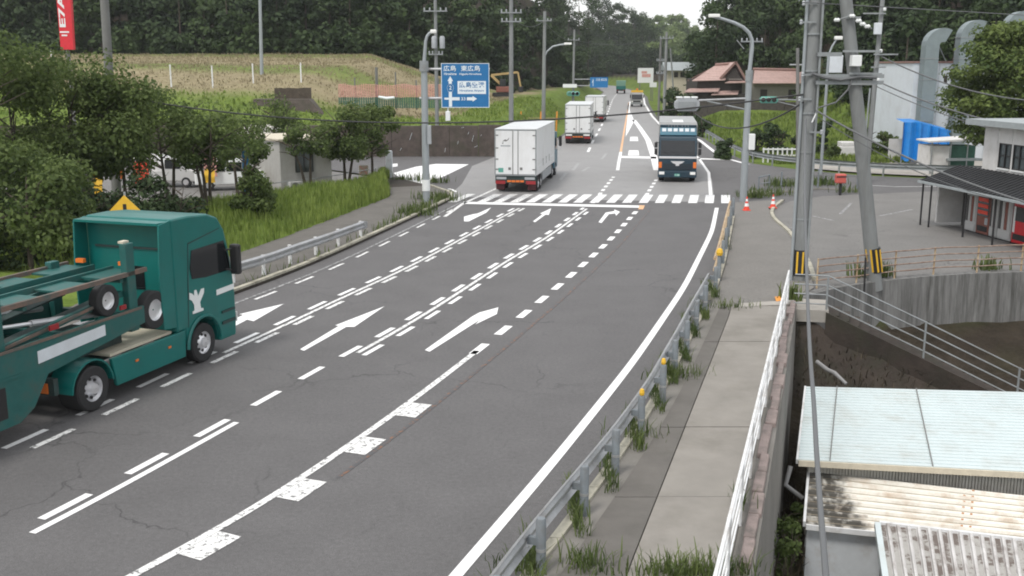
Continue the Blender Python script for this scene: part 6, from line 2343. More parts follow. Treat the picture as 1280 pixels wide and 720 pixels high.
for _ in range(2200):
    k = random.randrange(len(BANK_F))
    q = BANK_F[k]
    a_, b_2 = random.random(), random.random()
    p = (Vector(BANK_V[q[0]]) * (1 - a_) + Vector(BANK_V[q[1]]) * a_) * (1 - b_2) + (Vector(BANK_V[q[3]]) * (1 - a_) + Vector(BANK_V[q[2]]) * a_) * b_2
    pts.append(tuple(p))
for _ in range(900):
    y = random.uniform(15, 31)
    pts.append((fen_r(y) + random.uniform(.55, 1.1), y, random.uniform(-4.3, -3.2)))
blades('dead_weeds', pts, .08, .3, .03, 'leaf_dead', 'brown dead weeds and vines on the soil bank below the steps', 'weeds', .9)
# shrub on the right of the far road, in front of the pair of poles
x = at(850, 130, 128).x
for i, (px, Y, h, rd) in enumerate(((846, 135, 4.2, 2.2), (864, 126, 3.0, 1.8), (839, 156, 4.0, 2.0), (880, 112, 2.2, 1.3))):
    x = at(px, 130, Y).x
    make_tree(('dark bush beside the paired far poles', 'dark bush in front of the lower pent roof', 'dark bush beside the far road below the billboard', 'dark bush below the stone wall behind the dark blue truck')[i], (x, Y, gz(x, Y)), h, rd, 1100, .42, 'leaf_dark', lobes=9, seed=80 + i, stems=1, crown0=.1, cat='bush', name='bush')
# pine-like tree behind the store
x = at(1250, 150, 66).x
t = thing('pine_tree', 'layered garden pine behind the store in front of the factory', 'tree', (x, 66, 0))
MB().tube([(.3, 0, -.1), (.1, 0, 2.5), (-.1, 0, 5), (.2, 0, 8)], [.22, .18, .13, .06], 8).build('trunk', 'bark', t, smooth=True)
C_, Rr, cnt = [], [], []
r_ = random.Random(5)
for k in range(95):
    z = r_.uniform(2.8, 9.4)
    ml = 3.1 * max(0, 1 - (abs(z - 4.6) / 5.2) ** 1.8) + .4
    az = r_.uniform(0, 2 * math.pi)
    l = ml * r_.uniform(.25, 1)
    C_.append((l * math.cos(az), l * math.sin(az), z + .2))
    q = r_.uniform(.75, 1.2)
    Rr.append((q * 1.2, q * 1.2, q * .6))
    cnt.append(300)
v, f = leaf_cloud(C_, Rr, cnt, .26, inner=.15, up=.7)
mesh_np('crown', v, f, 'leaf_pine', t)

# forests: hundreds of overlapping crowns that read as one mass
def forest(spots, m, leaf, dens, label, seed):
    r2_ = random.Random(seed)
    C_, Rr, cnt = [], [], []
    tb = MB()
    for (x, y, z, h, rd) in spots:
        nlb = r2_.randint(9, 13)
        tb.tube([(x, y, z - .5), (x + r2_.uniform(-.3, .3), y, z + h * .8)], [.22, .07], 5, False)
        conif = r2_.random() < .25
        for k in range(nlb):
            zf = r2_.random()
            az = r2_.uniform(0, 2 * math.pi)
            prof = (1 - zf) ** .8 * 1.0 + .1 if conif else math.sin(math.pi * min(1, .15 + zf * .8)) ** .7
            l = rd * prof * r2_.uniform(.2, .85)
            C_.append((x + l * math.cos(az), y + l * math.sin(az), z + h * (.12 + .86 * zf)))
            q = rd * r2_.uniform(.30, .55)
            Rr.append((q, q, q * (.8 if not conif else .6)))
            cnt.append(int(dens * r2_.uniform(.7, 1.3)))
    v, f = leaf_cloud(C_, Rr, cnt, leaf, inner=.45, up=.35)
    o = mesh_np('forest', v, f, m)
    tag(o, label, 'forest', kind='stuff')
    to = tb.build('forest_trunks', 'bark', o)
    return o


r3_ = random.Random(21)
spots = []
for row in range(7):
    px = -60.0
    while px < 868:
        if px < 500:
            Y = 152 + row * 6
        elif px < 640:
            Y = 152 + (px - 500) * .22 + row * 6.5
        elif px < 728:
            Y = 183 + (px - 640) * .85 + row * 8
        else:
            Y = 436 + row * 12
        far = px >= 728
        if row > 3 and not far:
            px += 40
            continue
        Y += r3_.uniform(-2.5, 2.5)
        x = at(px, 80, Y).x
        z = float(height(x, Y))
        h = r3_.uniform(7.5, 12) if not far else r3_.uniform(10, 15)
        rd = r3_.uniform(2.4, 3.6) * (1 if px < 640 else (1.25 if not far else 1.7))
        sky_py = float(np.interp(px, [-100, 700, 765, 790, 806, 815, 832, 850, 870], [-60, -40, -2, 8, 15, 24, 60, 72, 78]))
        ztop = at(px, sky_py + r3_.uniform(0, 6), Y).z
        if far and row >= 4:
            h = r3_.uniform(14, 20)
        if z + h * 1.02 > ztop:
            h = max(3.0, ztop - z)
        if far and row == 6 and px < 830:
            h = max(6.0, min(22, ztop - z))
        spots.append((x, Y, z - .3, h, rd))
        px += r3_.uniform(24, 40) * 150 / Y * (1.0 if px < 640 else (1.25 if not far else 1.7))
for k in range(190):
    px = r3_.uniform(690, 806)
    Y = r3_.uniform(225, 480)
    x = at(px, 80, Y).x
    if Y > float(np.interp(x, LEFT_EDGE_X, LEFT_EDGE_Y)) + 2:
        z = float(height(x, Y))
        sky_py = float(np.interp(px, [690, 765, 790, 806], [-30, 0, 10, 17]))
        spots.append((x, Y, z - .4, max(4, min(r3_.uniform(8, 13), at(px, sky_py, Y).z - z)), r3_.uniform(3, 4.6)))
px = 688.0
while px < 818:
    for Y in (330.0, 478.0):
        if Y == 330.0 and px > 742:
            continue
        Yj = Y + r3_.uniform(-6, 6)
        x = at(px, 80, Yj).x
        sky_py = float(np.interp(px, [688, 752, 766, 780, 806, 818], [-30, -14, 0, 6, 15, 24])) + r3_.uniform(-2, 4)
        ztop = at(px, sky_py, Yj).z
        z = float(height(x, Yj))
        spots.append((x, Yj, z - .5, max(6, ztop - z), r3_.uniform(3.5, 5.5)))
    px += r3_.uniform(8, 13)
# understorey along the forest edge
for k in range(70):
    px = r3_.uniform(-40, 726)
    Y = (150 if px < 500 else (150 + (px - 500) * .22 if px < 640 else 180 + (px - 640) * .85)) + r3_.uniform(-2, 1)
    x = at(px, 80, Y).x
    spots.append((x, Y, float(height(x, Y)) - .2, r3_.uniform(2, 4.5), r3_.uniform(1.4, 2.4)))
forest(spots, 'leaf_dark', .72, 105, 'dark dense forest rising behind the dry field on the left', 1)
# right hill
spots = []
for row in range(5):
    px = 874.0
    while px < 1330:
        Y = float(np.interp(px, RE_PX, RE_Y)) + row * 6 + r3_.uniform(-2, 2)
        x = at(px, 80, Y).x
        z = float(height(x, Y))
        h = r3_.uniform(7, 11) * (1.25 if px < 1000 else 1)
        if px < 900:
            sky_py = float(np.interp(px, [870, 878, 890, 900], [52, 34, 8, -15]))
            h = max(2.5, min(h + 6, at(px, sky_py, Y).z - z))
        spots.append((x, Y, z - .3, h, r3_.uniform(2.2, 3.3) * (1.3 if px < 1000 else 1)))
        px += r3_.uniform(20, 34)
forest(spots, 'leaf_dark', .62, 110, 'dark forested hillside above the red-tiled house and factory', 2)
# far hill, its sunlight put into the leaf colour
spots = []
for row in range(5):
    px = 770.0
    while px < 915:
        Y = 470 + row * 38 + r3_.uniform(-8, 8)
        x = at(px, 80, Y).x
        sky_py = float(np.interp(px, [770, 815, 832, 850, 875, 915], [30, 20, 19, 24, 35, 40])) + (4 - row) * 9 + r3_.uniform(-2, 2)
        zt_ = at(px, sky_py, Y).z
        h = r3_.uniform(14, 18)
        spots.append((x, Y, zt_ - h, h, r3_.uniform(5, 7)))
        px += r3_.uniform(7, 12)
forest(spots, 'leaf_far_sunlit', 1.5, 90, 'paler wooded hill closing the far end of the valley', 3)

# ------------------------------------------------------------------ vehicles
def wheel(parent, x, y, r, w_, side, rim='alu', tyre='rubber', dish=.05, name='wheel'):
    """axle along x; side=+1 outer face to +x"""
    pr = [(r * .55, -w_ / 2), (r * .93, -w_ / 2), (r, -w_ / 2 + .03), (r, w_ / 2 - .03), (r * .93, w_ / 2), (r * .58, w_ / 2), (r * .56, w_ / 2 - .03)]
    wl = MB().lathe(pr, (x, y, r), 'x', 28, False).build(name, tyre, parent, smooth=True)
    s = side
    pr = [(r * .57, s * (w_ / 2 - .01)), (r * .54, s * (w_ / 2 - .05)), (r * .42, s * (w_ / 2 - .05 - dish)), (r * .25, s * (w_ / 2 - .03)), (r * .23, s * (w_ / 2 + .04)), (0.01, s * (w_ / 2 + .05))]
    if s < 0:
        pr = pr[::-1]
    rm_ = MB().lathe(pr, (x, y, r), 'x', 28, False).build('rim', rim, wl, smooth=True)
    hm = MB()
    for k in range(8):
        a = k * math.pi / 4
        hm.lathe([(r * .075, s * (w_ / 2 - .06 - dish * .4) - .006), (r * .075, s * (w_ / 2 - .045 - dish * .4) + .006)], (x, y + r * .41 * math.cos(a), r + r * .41 * math.sin(a)), 'x', 8)
    hm.build('hand_holes', 'black', wl)
    return wl


# ---- green car transporter
hd = Vector((0.32, 0.947, 0)).normalized()
rt = Vector((hd.y, -hd.x, 0))
cpos = G(254, 452) - rt * 1.16
ct = thing('car_transporter', 'dark green car transporter lorry with empty rusty decks in the left lane', 'lorry', (cpos.x, cpos.y, 0.012), math.atan2(-hd.x, hd.y))
WBASE = 4.05
# cab shell: side profile with wheel arch, swept across the width
arch = [(.66 * math.cos(a), .5 + .66 * math.sin(a)) for a in np.linspace(math.pi * .04, math.pi * .96, 9)]
prof = [(1.42, .36), (1.47, .8), (1.46, 1.5), (1.40, 2.1), (1.27, 2.75), (1.12, 3.25), (.86, 3.6), (.45, 3.74), (-.3, 3.80), (-1.05, 3.80), (-1.05, 1.0), (-.72, 1.0)] + [(y, z) for y, z in arch[::-1]] + [(.72, .36)]
cab = MB().prism([(-1.24, y, z) for y, z in prof], (2.48, 0, 0)).build('cab', 'truck_green', ct, bevel=.09)
for s in (-1, 1):
    x = s * 1.245
    def sp(poly, m, name, d=.012, par=cab):
        p = [(x, y, z) for y, z in poly]
        return MB().prism(p if s > 0 else p[::-1], (s * d, 0, 0)).build(name, m, par)
    sp([(-.36, 2.22), (-.42, 2.5), (-.32, 2.93), (1.05, 2.97), (1.22, 2.5), (1.28, 2.16), (.2, 2.16)], 'glass_dark', 'side_window')
    sp([(.62, 1.6), (1.40, 1.62), (1.40, 1.76), (.62, 1.74)], 'decal_white', 'white_stripe', .014)
    # white emblem on the door
    sp([(-.42, 1.34), (.02, 1.34), (.02, 1.40), (-.08, 1.42), (-.1, 1.58), (.08, 1.78), (.1, 1.9), (-.02, 1.9), (-.16, 1.74), (-.22, 1.92), (-.3, 1.92), (-.32, 1.78), (-.4, 1.86), (-.5, 1.9), (-.52, 1.74), (-.42, 1.68), (-.34, 1.56), (-.34, 1.42), (-.42, 1.40)], 'decal_white', 'door_emblem', .013)
    sp([(-.62, 1.05), (-.6, 1.03), (-.5, 2.2), (-.42, 3.1), (.9, 3.3), (.9, 3.32), (-.44, 3.13), (-.53, 2.2)], 'frame_dark', 'door_seam', .004)
    # arch lip, step, grab handle
    al = MB()
    lip = [(.70 * math.cos(a), .5 + .70 * math.sin(a)) for a in np.linspace(0, math.pi, 13)]
    al.tube([(x + s * .02, y, z) for y, z in lip], .045, 6)
    al.build('arch_lip', 'truck_green', cab)
    MB().bx(min(x, x + s * .03), max(x, x + s * .03), .8, 1.38, .78, .86).bx(min(x, x + s * .03), max(x, x + s * .03), .8, 1.38, 1.08, 1.14).build('step', 'frame_dark', cab)
    # mirror
    mr_ = MB().bx(min(x + s * .06, x + s * .34), max(x + s * .06, x + s * .34), 1.18, 1.36, 2.05, 2.85).build('mirror', 'black', ct, bevel=.06)
    for za_ in (2.7, 2.2):
        MB().tube([(x, 1.1, za_), (x + s * .2, 1.25, za_ + (.05 if za_ > 2.5 else -.05))], .025, 6).build('mirror_arm', 'black', mr_)
    MB().bx(min(x - s * .28, x), max(x - s * .28, x), 1.47, 1.50, .72, .98).build('headlight', 'light_white', cab)
    # rear side deflector
    p = [(x - s * .05, -1.06, 1.15), (x - s * .05, -1.52, 1.2), (x - s * .05, -1.58, 2.4), (x - s * .05, -1.48, 3.72), (x - s * .05, -1.06, 3.78)]
    MB().prism(p if s < 0 else p[::-1], (s * .045, 0, 0)).build('side_deflector', 'truck_green', ct, bevel=.012)
    # side skirt between the axles
    sk = MB().hexa([(x - s * .1, -3.3, .34), (x, -3.3, .34), (x, -.78, .34), (x - s * .1, -.78, .34), (x - s * .1, -3.42, 1.0), (x - s * .01, -3.42, 1.0), (x - s * .01, -.72, 1.0), (x - s * .1, -.72, 1.0)]).build('side_skirt', 'truck_green', ct, bevel=.02)
    for y in (-1.4, -2.6):
        MB().bx(min(x - s * .002, x + s * .015), max(x - s * .002, x + s * .015), y - .05, y + .05, .72, .77).build('side_marker', 'light_orange', sk)
    # rear mudguard arch
    mg2 = MB()
    k = 12
    vs, fs = [], []
    for j in range(k + 1):
        a = math.pi * (.02 + .96 * j / k)
        for rr_, xx in ((.62, x - s * .62), (.66, x - s * .62), (.66, x), (.62, x)):
            vs.append((xx, -WBASE + rr_ * math.cos(a), .5 + rr_ * math.sin(a)))
    for j in range(k):
        for q in range(4):
            q2 = (q + 1) % 4
            fs.append((j * 4 + q, j * 4 + q2, j * 4 + 4 + q2, j * 4 + 4 + q))
    fs += [(0, 1, 2, 3), (k * 4 + 3, k * 4 + 2, k * 4 + 1, k * 4)]
    mg2.add(vs, fs).build('mudguard', 'truck_green', ct)
    wheel(ct, s * 1.08, 0, .5, .3, s, 'chrome', dish=.03)
    wheel(ct, s * .96, -WBASE, .5, .56, s, 'chrome', dish=.09)
# windscreen and grille (front)
MB().hexa([(-1.1, 1.42, 2.05), (1.1, 1.42, 2.05), (1.1, 1.30, 2.85), (-1.1, 1.30, 2.85), (-1.1, 1.46, 2.05), (1.1, 1.46, 2.05), (1.1, 1.33, 2.86), (-1.1, 1.33, 2.86)]).build('windscreen', 'glass_dark', cab)
for k in range(6):
    MB().bx(-.85, .85, 1.465, 1.50, .95 + k * .13, 1.03 + k * .13).build('grille_bar', 'black', cab)
# rear wall of the cab with window and lights
MB().bx(-1.1, 1.1, -1.075, -1.052, 1.2, 3.7).build('rear_wall', 'truck_green', cab)
MB().bx(-.05, .42, -1.095, -1.077, 2.05, 2.62).build('rear_window', 'glass_dark', cab)
MB().bx(-1.2, 1.2, -1.5, -1.06, 3.70, 3.76).build('roof_deflector', 'truck_green', ct)
MB().bx(-.95, .95, -1.11, -1.078, 3.05, 3.1).build('wall_rail', 'frame_dark', cab)
# chassis and deck plates
MB().bx(-.45, -.3, -5.0, 1.0, .72, 1.0).bx(.3, .45, -5.0, 1.0, .72, 1.0).build('chassis', 'frame_dark', ct)
MB().bx(-1.05, 1.1, -3.3, -1.1, 1.002, 1.06).build('deck_plate', 'cream', ct)
MB().bx(-.7, -.1, -2.9, -1.3, 1.06, 1.3).build('air_tank', 'alu', ct, bevel=.1)
MB().bx(-1.1, 1.1, -5.05, -4.92, .62, .98).build('rear_crossmember', 'frame_dark', ct)
for s in (-1, 1):
    for dx, mm in ((.32, 'light_orange'), (.58, 'light_red'), (.84, 'light_orange')):
        MB().bx(s * dx - .11, s * dx + .11, -5.08, -5.052, .66, .88).build('tail_light', mm, ct)
# trailer: gooseneck frame over the tractor, drop sides, decks
for s in (-1, 1):
    x0, x1 = sorted((s * 1.14, s * 1.24))
    gp2 = [(-2.2, 1.55), (-2.2, 1.95), (-5.6, 1.95), (-9.5, 1.75), (-9.5, .42), (-6.15, .42), (-5.75, .62), (-5.3, 1.2)]
    MB().prism([(x0, y, z) for y, z in gp2], (x1 - x0, 0, 0)).build('side_frame', 'frame_green', ct, bevel=.01)
    xs_ = s * 1.243
    for (y0_, y1_, z0_, z1_) in ((-9.3, -7.95, .62, 1.25), (-7.75, -6.45, .62, 1.25)):
        MB().bx(*sorted((s * 1.2401, s * 1.246)), y0_, y1_, z0_, z1_).build('side_opening_shade', 'black', ct)  # black plates on the frame paint the shade of open bays
    MB().bx(*sorted((s * 1.2402, s * 1.262)), -9.5, -6.0, 1.36, 1.42).build('side_rib', 'frame_green', ct)
    MB().bx(*sorted((s * 1.2402, s * 1.262)), -9.5, -2.3, 1.9, 1.96).build('side_rib', 'deck_rust', ct)
    if s > 0:
        p = [(xs_, y, z) for y, z in ((-3.55, 1.63), (-3.55, 1.84), (-5.75, 1.62), (-5.75, 1.36))]
        MB().prism([(xs_, -3.55, 1.58), (xs_, -3.55, 1.82), (xs_, -5.55, 1.74), (xs_, -5.55, 1.48)], (.006, 0, 0)).build('name_plate', 'factory_white', ct)
    # upright posts carrying the upper deck
    for y, zt_ in ((-2.45, 3.45 if s > 0 else 2.9), (-6.4, 3.75)):
        MB().bx(*sorted((s * .98, s * 1.16)), y - .14, y + .14, 1.4, zt_).build('upright', 'frame_green', ct, bevel=.02)
    if s > 0:
        MB().bx(.94, 1.08, -2.56, -2.36, 3.452, 3.5).build('marker_lamp', 'cream', ct)
    # upper deck tracks with lightening slots and rusty edges
    tx0, tx1 = sorted((s * .28, s * 1.1))
    for (y0, y1) in ((-2.0, -3.1), (-3.6, -4.5), (-5.0, -5.9), (-6.4, -7.3), (-7.8, -9.5)):
        MB().bx(tx0, tx1, y1, y0, 2.70, 2.74).build('deck_plate', 'frame_green', ct)
    MB().bx(*sorted((s * .24, s * .30)), -9.5, -2.0, 2.66, 2.80).build('deck_beam', 'frame_green', ct)
    MB().bx(*sorted((s * 1.08, s * 1.16)), -9.5, -1.9, 2.7, 2.8).build('deck_edge', 'deck_rust', ct)
    # lower inclined ramp
    MB().obox((s * .95, -2.6, 2.3), (s * .95, -9.4, 1.55), .1, .14).build('ramp_beam', 'frame_green', ct)
    MB().obox((s * 1.05, -3.0, 2.28), (s * 1.05, -9.4, 1.6), .04, .06).build('ramp_edge', 'deck_rust', ct)
    MB().hexa([(s * .45, -9.4, 1.5), (s * .9, -9.4, 1.5), (s * .9, -2.8, 2.2), (s * .45, -2.8, 2.2), (s * .45, -9.4, 1.54), (s * .9, -9.4, 1.54), (s * .9, -2.8, 2.24), (s * .45, -2.8, 2.24)][::1]).build('ramp_plate', 'frame_dark', ct)
    MB().tube([(s * .8, -3.2, 1.95), (s * .8, -5.2, 2.2)], .07, 8).build('hydraulic_cylinder', 'alu', ct)
    MB().tube([(s * .8, -5.2, 2.2), (s * .8, -6.4, 2.35)], .04, 8).build('hydraulic_rod', 'chrome', ct)
    MB().bx(*sorted((s * 1.16, s * 1.2)), -2.95, -2.75, 2.0, 2.1).build('side_marker', 'light_red', ct)
    MB().bx(*sorted((s * 1.16, s * 1.2)), -5.1, -4.85, 2.05, 2.16).build('side_marker', 'light_red', ct)
    MB().bx(*sorted((s * .5, s * .72)), -2.08, -1.98, 2.83, 2.92).build('marker_lamp', 'light_orange', ct)
for y in (-2.3, -4.2, -6.2, -8.4):
    MB().bx(-1.14, 1.14, y - .07, y + .07, 1.6, 1.76).build('crossbar', 'frame_green', ct)
for y in (-2.7, -5.6, -8.2):
    MB().bx(-1.08, 1.08, y - .05, y + .05, 2.58, 2.66).build('crossbar', 'frame_green', ct)
MB().bx(-1.0, 1.0, -9.4, -6.0, .9, 1.0).build('trailer_floor', 'frame_dark', ct)
MB().bx(-.7, .7, -4.9, -2.4, 1.08, 1.4).build('gooseneck', 'frame_dark', ct)
# spare wheels hung behind the cab
def spare(x, y, z, s, r=.46):
    w2 = MB().lathe([(r * .55, -.13), (r * .93, -.13), (r, -.1), (r, .1), (r * .93, .13), (r * .56, .13)], (x, y, z), 'x', 26, False).build('spare_wheel', 'rubber', ct, smooth=True)
    MB().lathe([(r * .56, .11), (r * .5, .06), (r * .3, .03), (.02, .05)], (x, y, z), 'x', 22, False).build('rim', 'chrome', w2, smooth=True)


spare(1.1, -1.78, 1.75, 1)
spare(1.06, -3.3, 2.3, 1, .36)


# ---- box lorries seen from behind
def box_truck(p, hdg, L, label, logo=False, simple=False, cabm='truck_teal', Hh=3.75, grp=None):
    t = thing('box_truck', label, 'truck', (p.x, p.y, 0.012), hdg, grp)
    MB().bx(-1.23, 1.23, .0, L - 2.2, 1.02, Hh - .03).build('cargo_box', 'truck_white', t, bevel=.02)
    MB().bx(-1.25, 1.25, -.02, L - 2.18, Hh - .028, Hh).build('roof', 'roof_alu', t, bevel=.01)
    fm = MB().bx(-1.25, -1.19, -.03, -.002, 1.0, Hh - .03).bx(1.19, 1.25, -.03, -.002, 1.0, Hh - .03).bx(-1.19, 1.19, -.03, -.002, Hh - .1, Hh - .03).bx(-1.19, 1.19, -.03, -.002, 1.0, 1.08)
    fm.build('rear_frame', 'galv_dull', t)
    for i, (x0, x1) in enumerate(((-1.18, -.17), (-.14, .14), (.17, 1.18))):
        dr = MB().bx(x0, x1, -.045, -.004, 1.1, Hh - .12).build('rear_door', 'truck_white', t, bevel=.008)
        if i != 1:
            xo = x0 if i == 0 else x1
            for z in (1.35, 1.95, 2.6, 3.35):
                s = 1 if i == 0 else -1
                MB().bx(min(xo, xo + s * .16), max(xo, xo + s * .16), -.065, -.047, z, z + .06).build('hinge', 'pole_dark', dr)
            xi = x1 - .25 if i == 0 else x0 + .1
            MB().bx(xi, xi + .15, -.07, -.047, 1.35, 1.5).build('latch', 'pole_dark', dr)
    for x in (-.155, .155):
        MB().tube([(x, -.06, 1.05), (x, -.06, Hh - .1)], .02, 6).build('lock_rod', 'pole_dark', t)
    if logo:
        q = MB()
        q.add([(-.8, -.05, 3.0), (-.62, -.05, 3.14), (-.5, -.05, 3.1), (-.36, -.05, 3.26), (-.42, -.05, 3.1), (-.55, -.05, 3.02), (-.7, -.05, 3.03)], [tuple(range(7))])
        q.add([(-.82, -.05, 2.92), (-.7, -.05, 2.98), (-.74, -.05, 2.86)], [(0, 1, 2)])
        q.build('bird_logo', 'pole_dark', t)
        MB().bx(-.88, -.3, -.05, -.047, 2.72, 2.80).build('lettering', 'signal_grey', t)
        MB().bx(-1.02, -.72, -.05, -.047, 1.2, 1.46).build('sticker', 'signal_green', t)
    # chassis, bumper, lamps
    MB().bx(-.5, .5, .2, L - 1.0, .72, 1.0).build('chassis', 'frame_dark', t)
    MB().bx(-1.22, 1.22, .05, .2, .55, .98).build('rear_bumper', 'frame_dark', t)
    for s in (-1, 1):
        MB().bx(*sorted((s * .55, s * 1.15)), -.01, .045, .78, .92).build('tail_light', 'light_white' if simple else 'signal_grey', t)
        MB().bx(*sorted((s * .62, s * 1.2)), .02, .046, .5, .7).build('reflector', 'light_red', t)
        MB().bx(*sorted((s * .7, s * 1.2)), .21, .25, .15, .55).build('mud_flap', 'maroon' if logo else 'black', t)
    for k in range(4):
        MB().bx(-.5 + k * .26, -.28 + k * .26, -.01, .045, .62, .73).build('rear_plate', 'light_orange', t)
    for s in (-1, 1):
        for y in (1.15, 2.35, L - 3.3, L - 1.3):
            wheel(t, s * 1.02, y, .45, .4, s, 'alu', dish=.07)
        MB().bx(*sorted((s * 1.2, s * 1.232)), 3.1, L - 4.0, .42, .95).build('side_guard', 'signal_grey', t)
        MB().bx(*sorted((s * 1.233, s * 1.26)), 0.4, L - 2.4, 1.02, 1.5).build('side_skirt', 'truck_white', t)
        for y in (3.0, 4.6, 6.2):
            if y < L - 3:
                MB().bx(*sorted((s * 1.262, s * 1.28)), y, y + .06, 1.35, 1.8).build('side_latch', 'pole_dark', t)
    pr = [(L - 2.1, .5), (L - .02, .45), (L, 1.3), (L - .15, 2.2), (L - .45, 2.95), (L - 2.1, 3.0)]
    cb = MB().prism([(-1.2, y, z) for y, z in pr], (2.4, 0, 0)).build('cab', cabm, t, bevel=.07)
    for s in (-1, 1):
        MB().prism([(s * 1.205, L - 1.6, 1.75), (s * 1.205, L - .2, 1.75), (s * 1.205, L - .45, 2.55), (s * 1.205, L - 1.6, 2.55)][::s], (s * .012, 0, 0)).build('side_window', 'glass_dark', cb)
        MB().bx(*sorted((s * 1.3, s * 1.5)), L - .2, L - .05, 1.9, 2.6).build('mirror', 'black', t, bevel=.04)
        MB().tube([(s * 1.2, L - .3, 2.5), (s * 1.4, L - .12, 2.55)], .02, 6).build('mirror_arm', 'black', t)
    MB().hexa([(-1.1, L - .13, 1.75), (1.1, L - .13, 1.75), (1.1, L - .36, 2.7), (-1.1, L - .36, 2.7), (-1.1, L - .02, 1.75), (1.1, L - .02, 1.75), (1.1, L - .26, 2.7), (-1.1, L - .26, 2.7)]).build('windscreen', 'glass_dark', cb)
    return t


pa = (G(619, 240) + G(670, 242)) / 2
box_truck(pa, -R(8.8), 11.8, 'white box truck with bird logo driving over the crosswalk', logo=True)
pb_ = (G(707, 180) + G(737, 180)) / 2
box_truck(pb_, -R(6.0), 11.5, 'second white box truck, beside the dashed lane line past the crosswalk', simple=True, cabm='truck_white')
pc_ = (G(733, 153) + G(752, 153)) / 2
box_truck(pc_, -R(8.0), 9.0, 'farthest white box truck, just ahead of the second one', simple=True, cabm='truck_white', Hh=3.4)

# far green tipper seen from behind
p = G(776, 117)
t = thing('tipper_truck', 'small green tipper truck at the far bend of the road', 'truck', (p.x, p.y, 0.012), -R(6))
MB().bx(-1.2, 1.2, .6, 6.5, .8, 1.1).build('chassis', 'black', t)
MB().hexa([(-1.15, 0, 1.1), (1.15, 0, 1.1), (1.15, 5, 1.1), (-1.15, 5, 1.1), (-1.3, -.1, 3.4), (1.3, -.1, 3.4), (1.3, 5, 3.4), (-1.3, 5, 3.4)]).build('tipper_body', 'dump_green', t, bevel=.03)
MB().bx(-1.3, 1.3, -.16, -.11, 1.1, 2.0).build('tailgate', 'truck_green', t)
MB().bx(-1.15, 1.15, 5.1, 6.9, .6, 2.7).build('cab', 'truck_green', t, bevel=.08)
for s in (-1, 1):
    for y in (.9, 2.1, 6.0):
        wheel(t, s * .98, y, .48, .45, s, 'galv_dull')
    MB().bx(*sorted((s * .6, s * 1.0)), -.2, -.16, .85, 1.0).build('tail_light', 'light_red', t)

# oncoming far truck with yellow visor board
p = G(796, 133.5)
t = thing('service_truck', 'grey oncoming service truck with yellow roof board and orange beacon', 'truck', (p.x, p.y, 0.012), math.pi - R(5.5))
pr = [(-1.6, .45), (-.02, .42), (0, 1.2), (-.18, 2.3), (-.3, 2.5), (-1.6, 2.55)]
cb = MB().prism([(-1.05, y, z) for y, z in pr], (2.1, 0, 0)).build('cab', 'box_grey', t, bevel=.06)
MB().hexa([(-.95, -.06, 1.3), (.95, -.06, 1.3), (.95, -.2, 2.2), (-.95, -.2, 2.2), (-.95, .01, 1.3), (.95, .01, 1.3), (.95, -.13, 2.2), (-.95, -.13, 2.2)]).build('windscreen', 'glass_dark', cb)
MB().bx(-.9, .9, .0, .05, .5, .75).build('bumper', 'galv_dull', cb)
MB().bx(-.8, .8, .0, .03, .85, 1.1).build('grille', 'black', cb)
MB().bx(-1.1, 1.1, -.7, -.4, 2.56, 2.95).build('roof_board', 'yellow', t, bevel=.03)
MB().lathe([(.16, 2.95), (.18, 3.1), (.12, 3.3), (0, 3.34)], (0, -.55, 0), 'z', 12).build('beacon', 'light_orange', t, smooth=True)
MB().bx(-1.1, 1.1, -6.0, -1.7, .9, 1.1).bx(-1.1, -1.04, -6.0, -1.7, 1.1, 2.5).bx(1.04, 1.1, -6.0, -1.7, 1.1, 2.5).bx(-1.04, 1.04, -6.0, -5.9, 1.1, 2.5).build('bed', 'box_grey', t)
for s in (-1, 1):
    for y in (-.75, -4.6):
        wheel(t, s * .88, y, .42, .32, s, 'galv_dull')
    MB().bx(*sorted((s * .7, s * .98)), .01, .05, .82, 1.05).build('headlight', 'light_white', cb)
    MB().bx(*sorted((s * 1.12, s * 1.3)), -.25, -.12, 1.6, 2.2).build('mirror', 'black', t)

# oncoming dark blue lorry at the junction
p = (G(823, 228) + G(869, 228)) / 2
bt = thing('lorry', 'dark blue oncoming lorry with chrome winged emblem and grey cargo box', 'truck', (p.x, p.y, 0.012), math.pi - R(8.0))
pr = [(-2.0, .42), (-.04, .36), (0, .6), (0, 1.5), (-.10, 2.0), (-.38, 2.88), (-.6, 2.98), (-2.0, 3.0)]
cb = MB().prism([(-1.22, y, z) for y, z in pr], (2.44, 0, 0)).build('cab', 'truck_navy', bt, bevel=.07)
MB().hexa([(-1.12, -.10, 1.72), (1.12, -.10, 1.72), (1.08, -.38, 2.66), (-1.08, -.38, 2.66), (-1.12, -.02, 1.72), (1.12, -.02, 1.72), (1.08, -.28, 2.66), (-1.08, -.28, 2.66)]).build('windscreen', 'glass_dark', cb)
for x in (-.75, .1, .7):
    MB().obox((x - .3, -.0, 1.78), (x + .25, -.05, 1.98), .012, .02, (0, 1, 0)).build('wiper', 'black', cb)
MB().bx(-1.2, 1.2, -.01, .04, 1.52, 1.66).build('chrome_strip', 'chrome', cb, bevel=.02)
MB().bx(-1.0, 1.0, .002, .03, .78, 1.45).build('grille_panel', 'truck_navy', cb, bevel=.02)
for k in range(4):
    MB().bx(-.9, .9, .031, .045, .84 + k * .1, .88 + k * .1).build('grille_bar', 'black', cb)
MB().prism([(-.45, .035, 1.36), (.45, .035, 1.36), (.3, .035, 1.24), (.12, .035, 1.16), (.1, .035, 1.06), (-.1, .035, 1.06), (-.12, .035, 1.16), (-.3, .035, 1.24)][::-1], (0, .02, 0)).build('winged_emblem', 'chrome', cb)
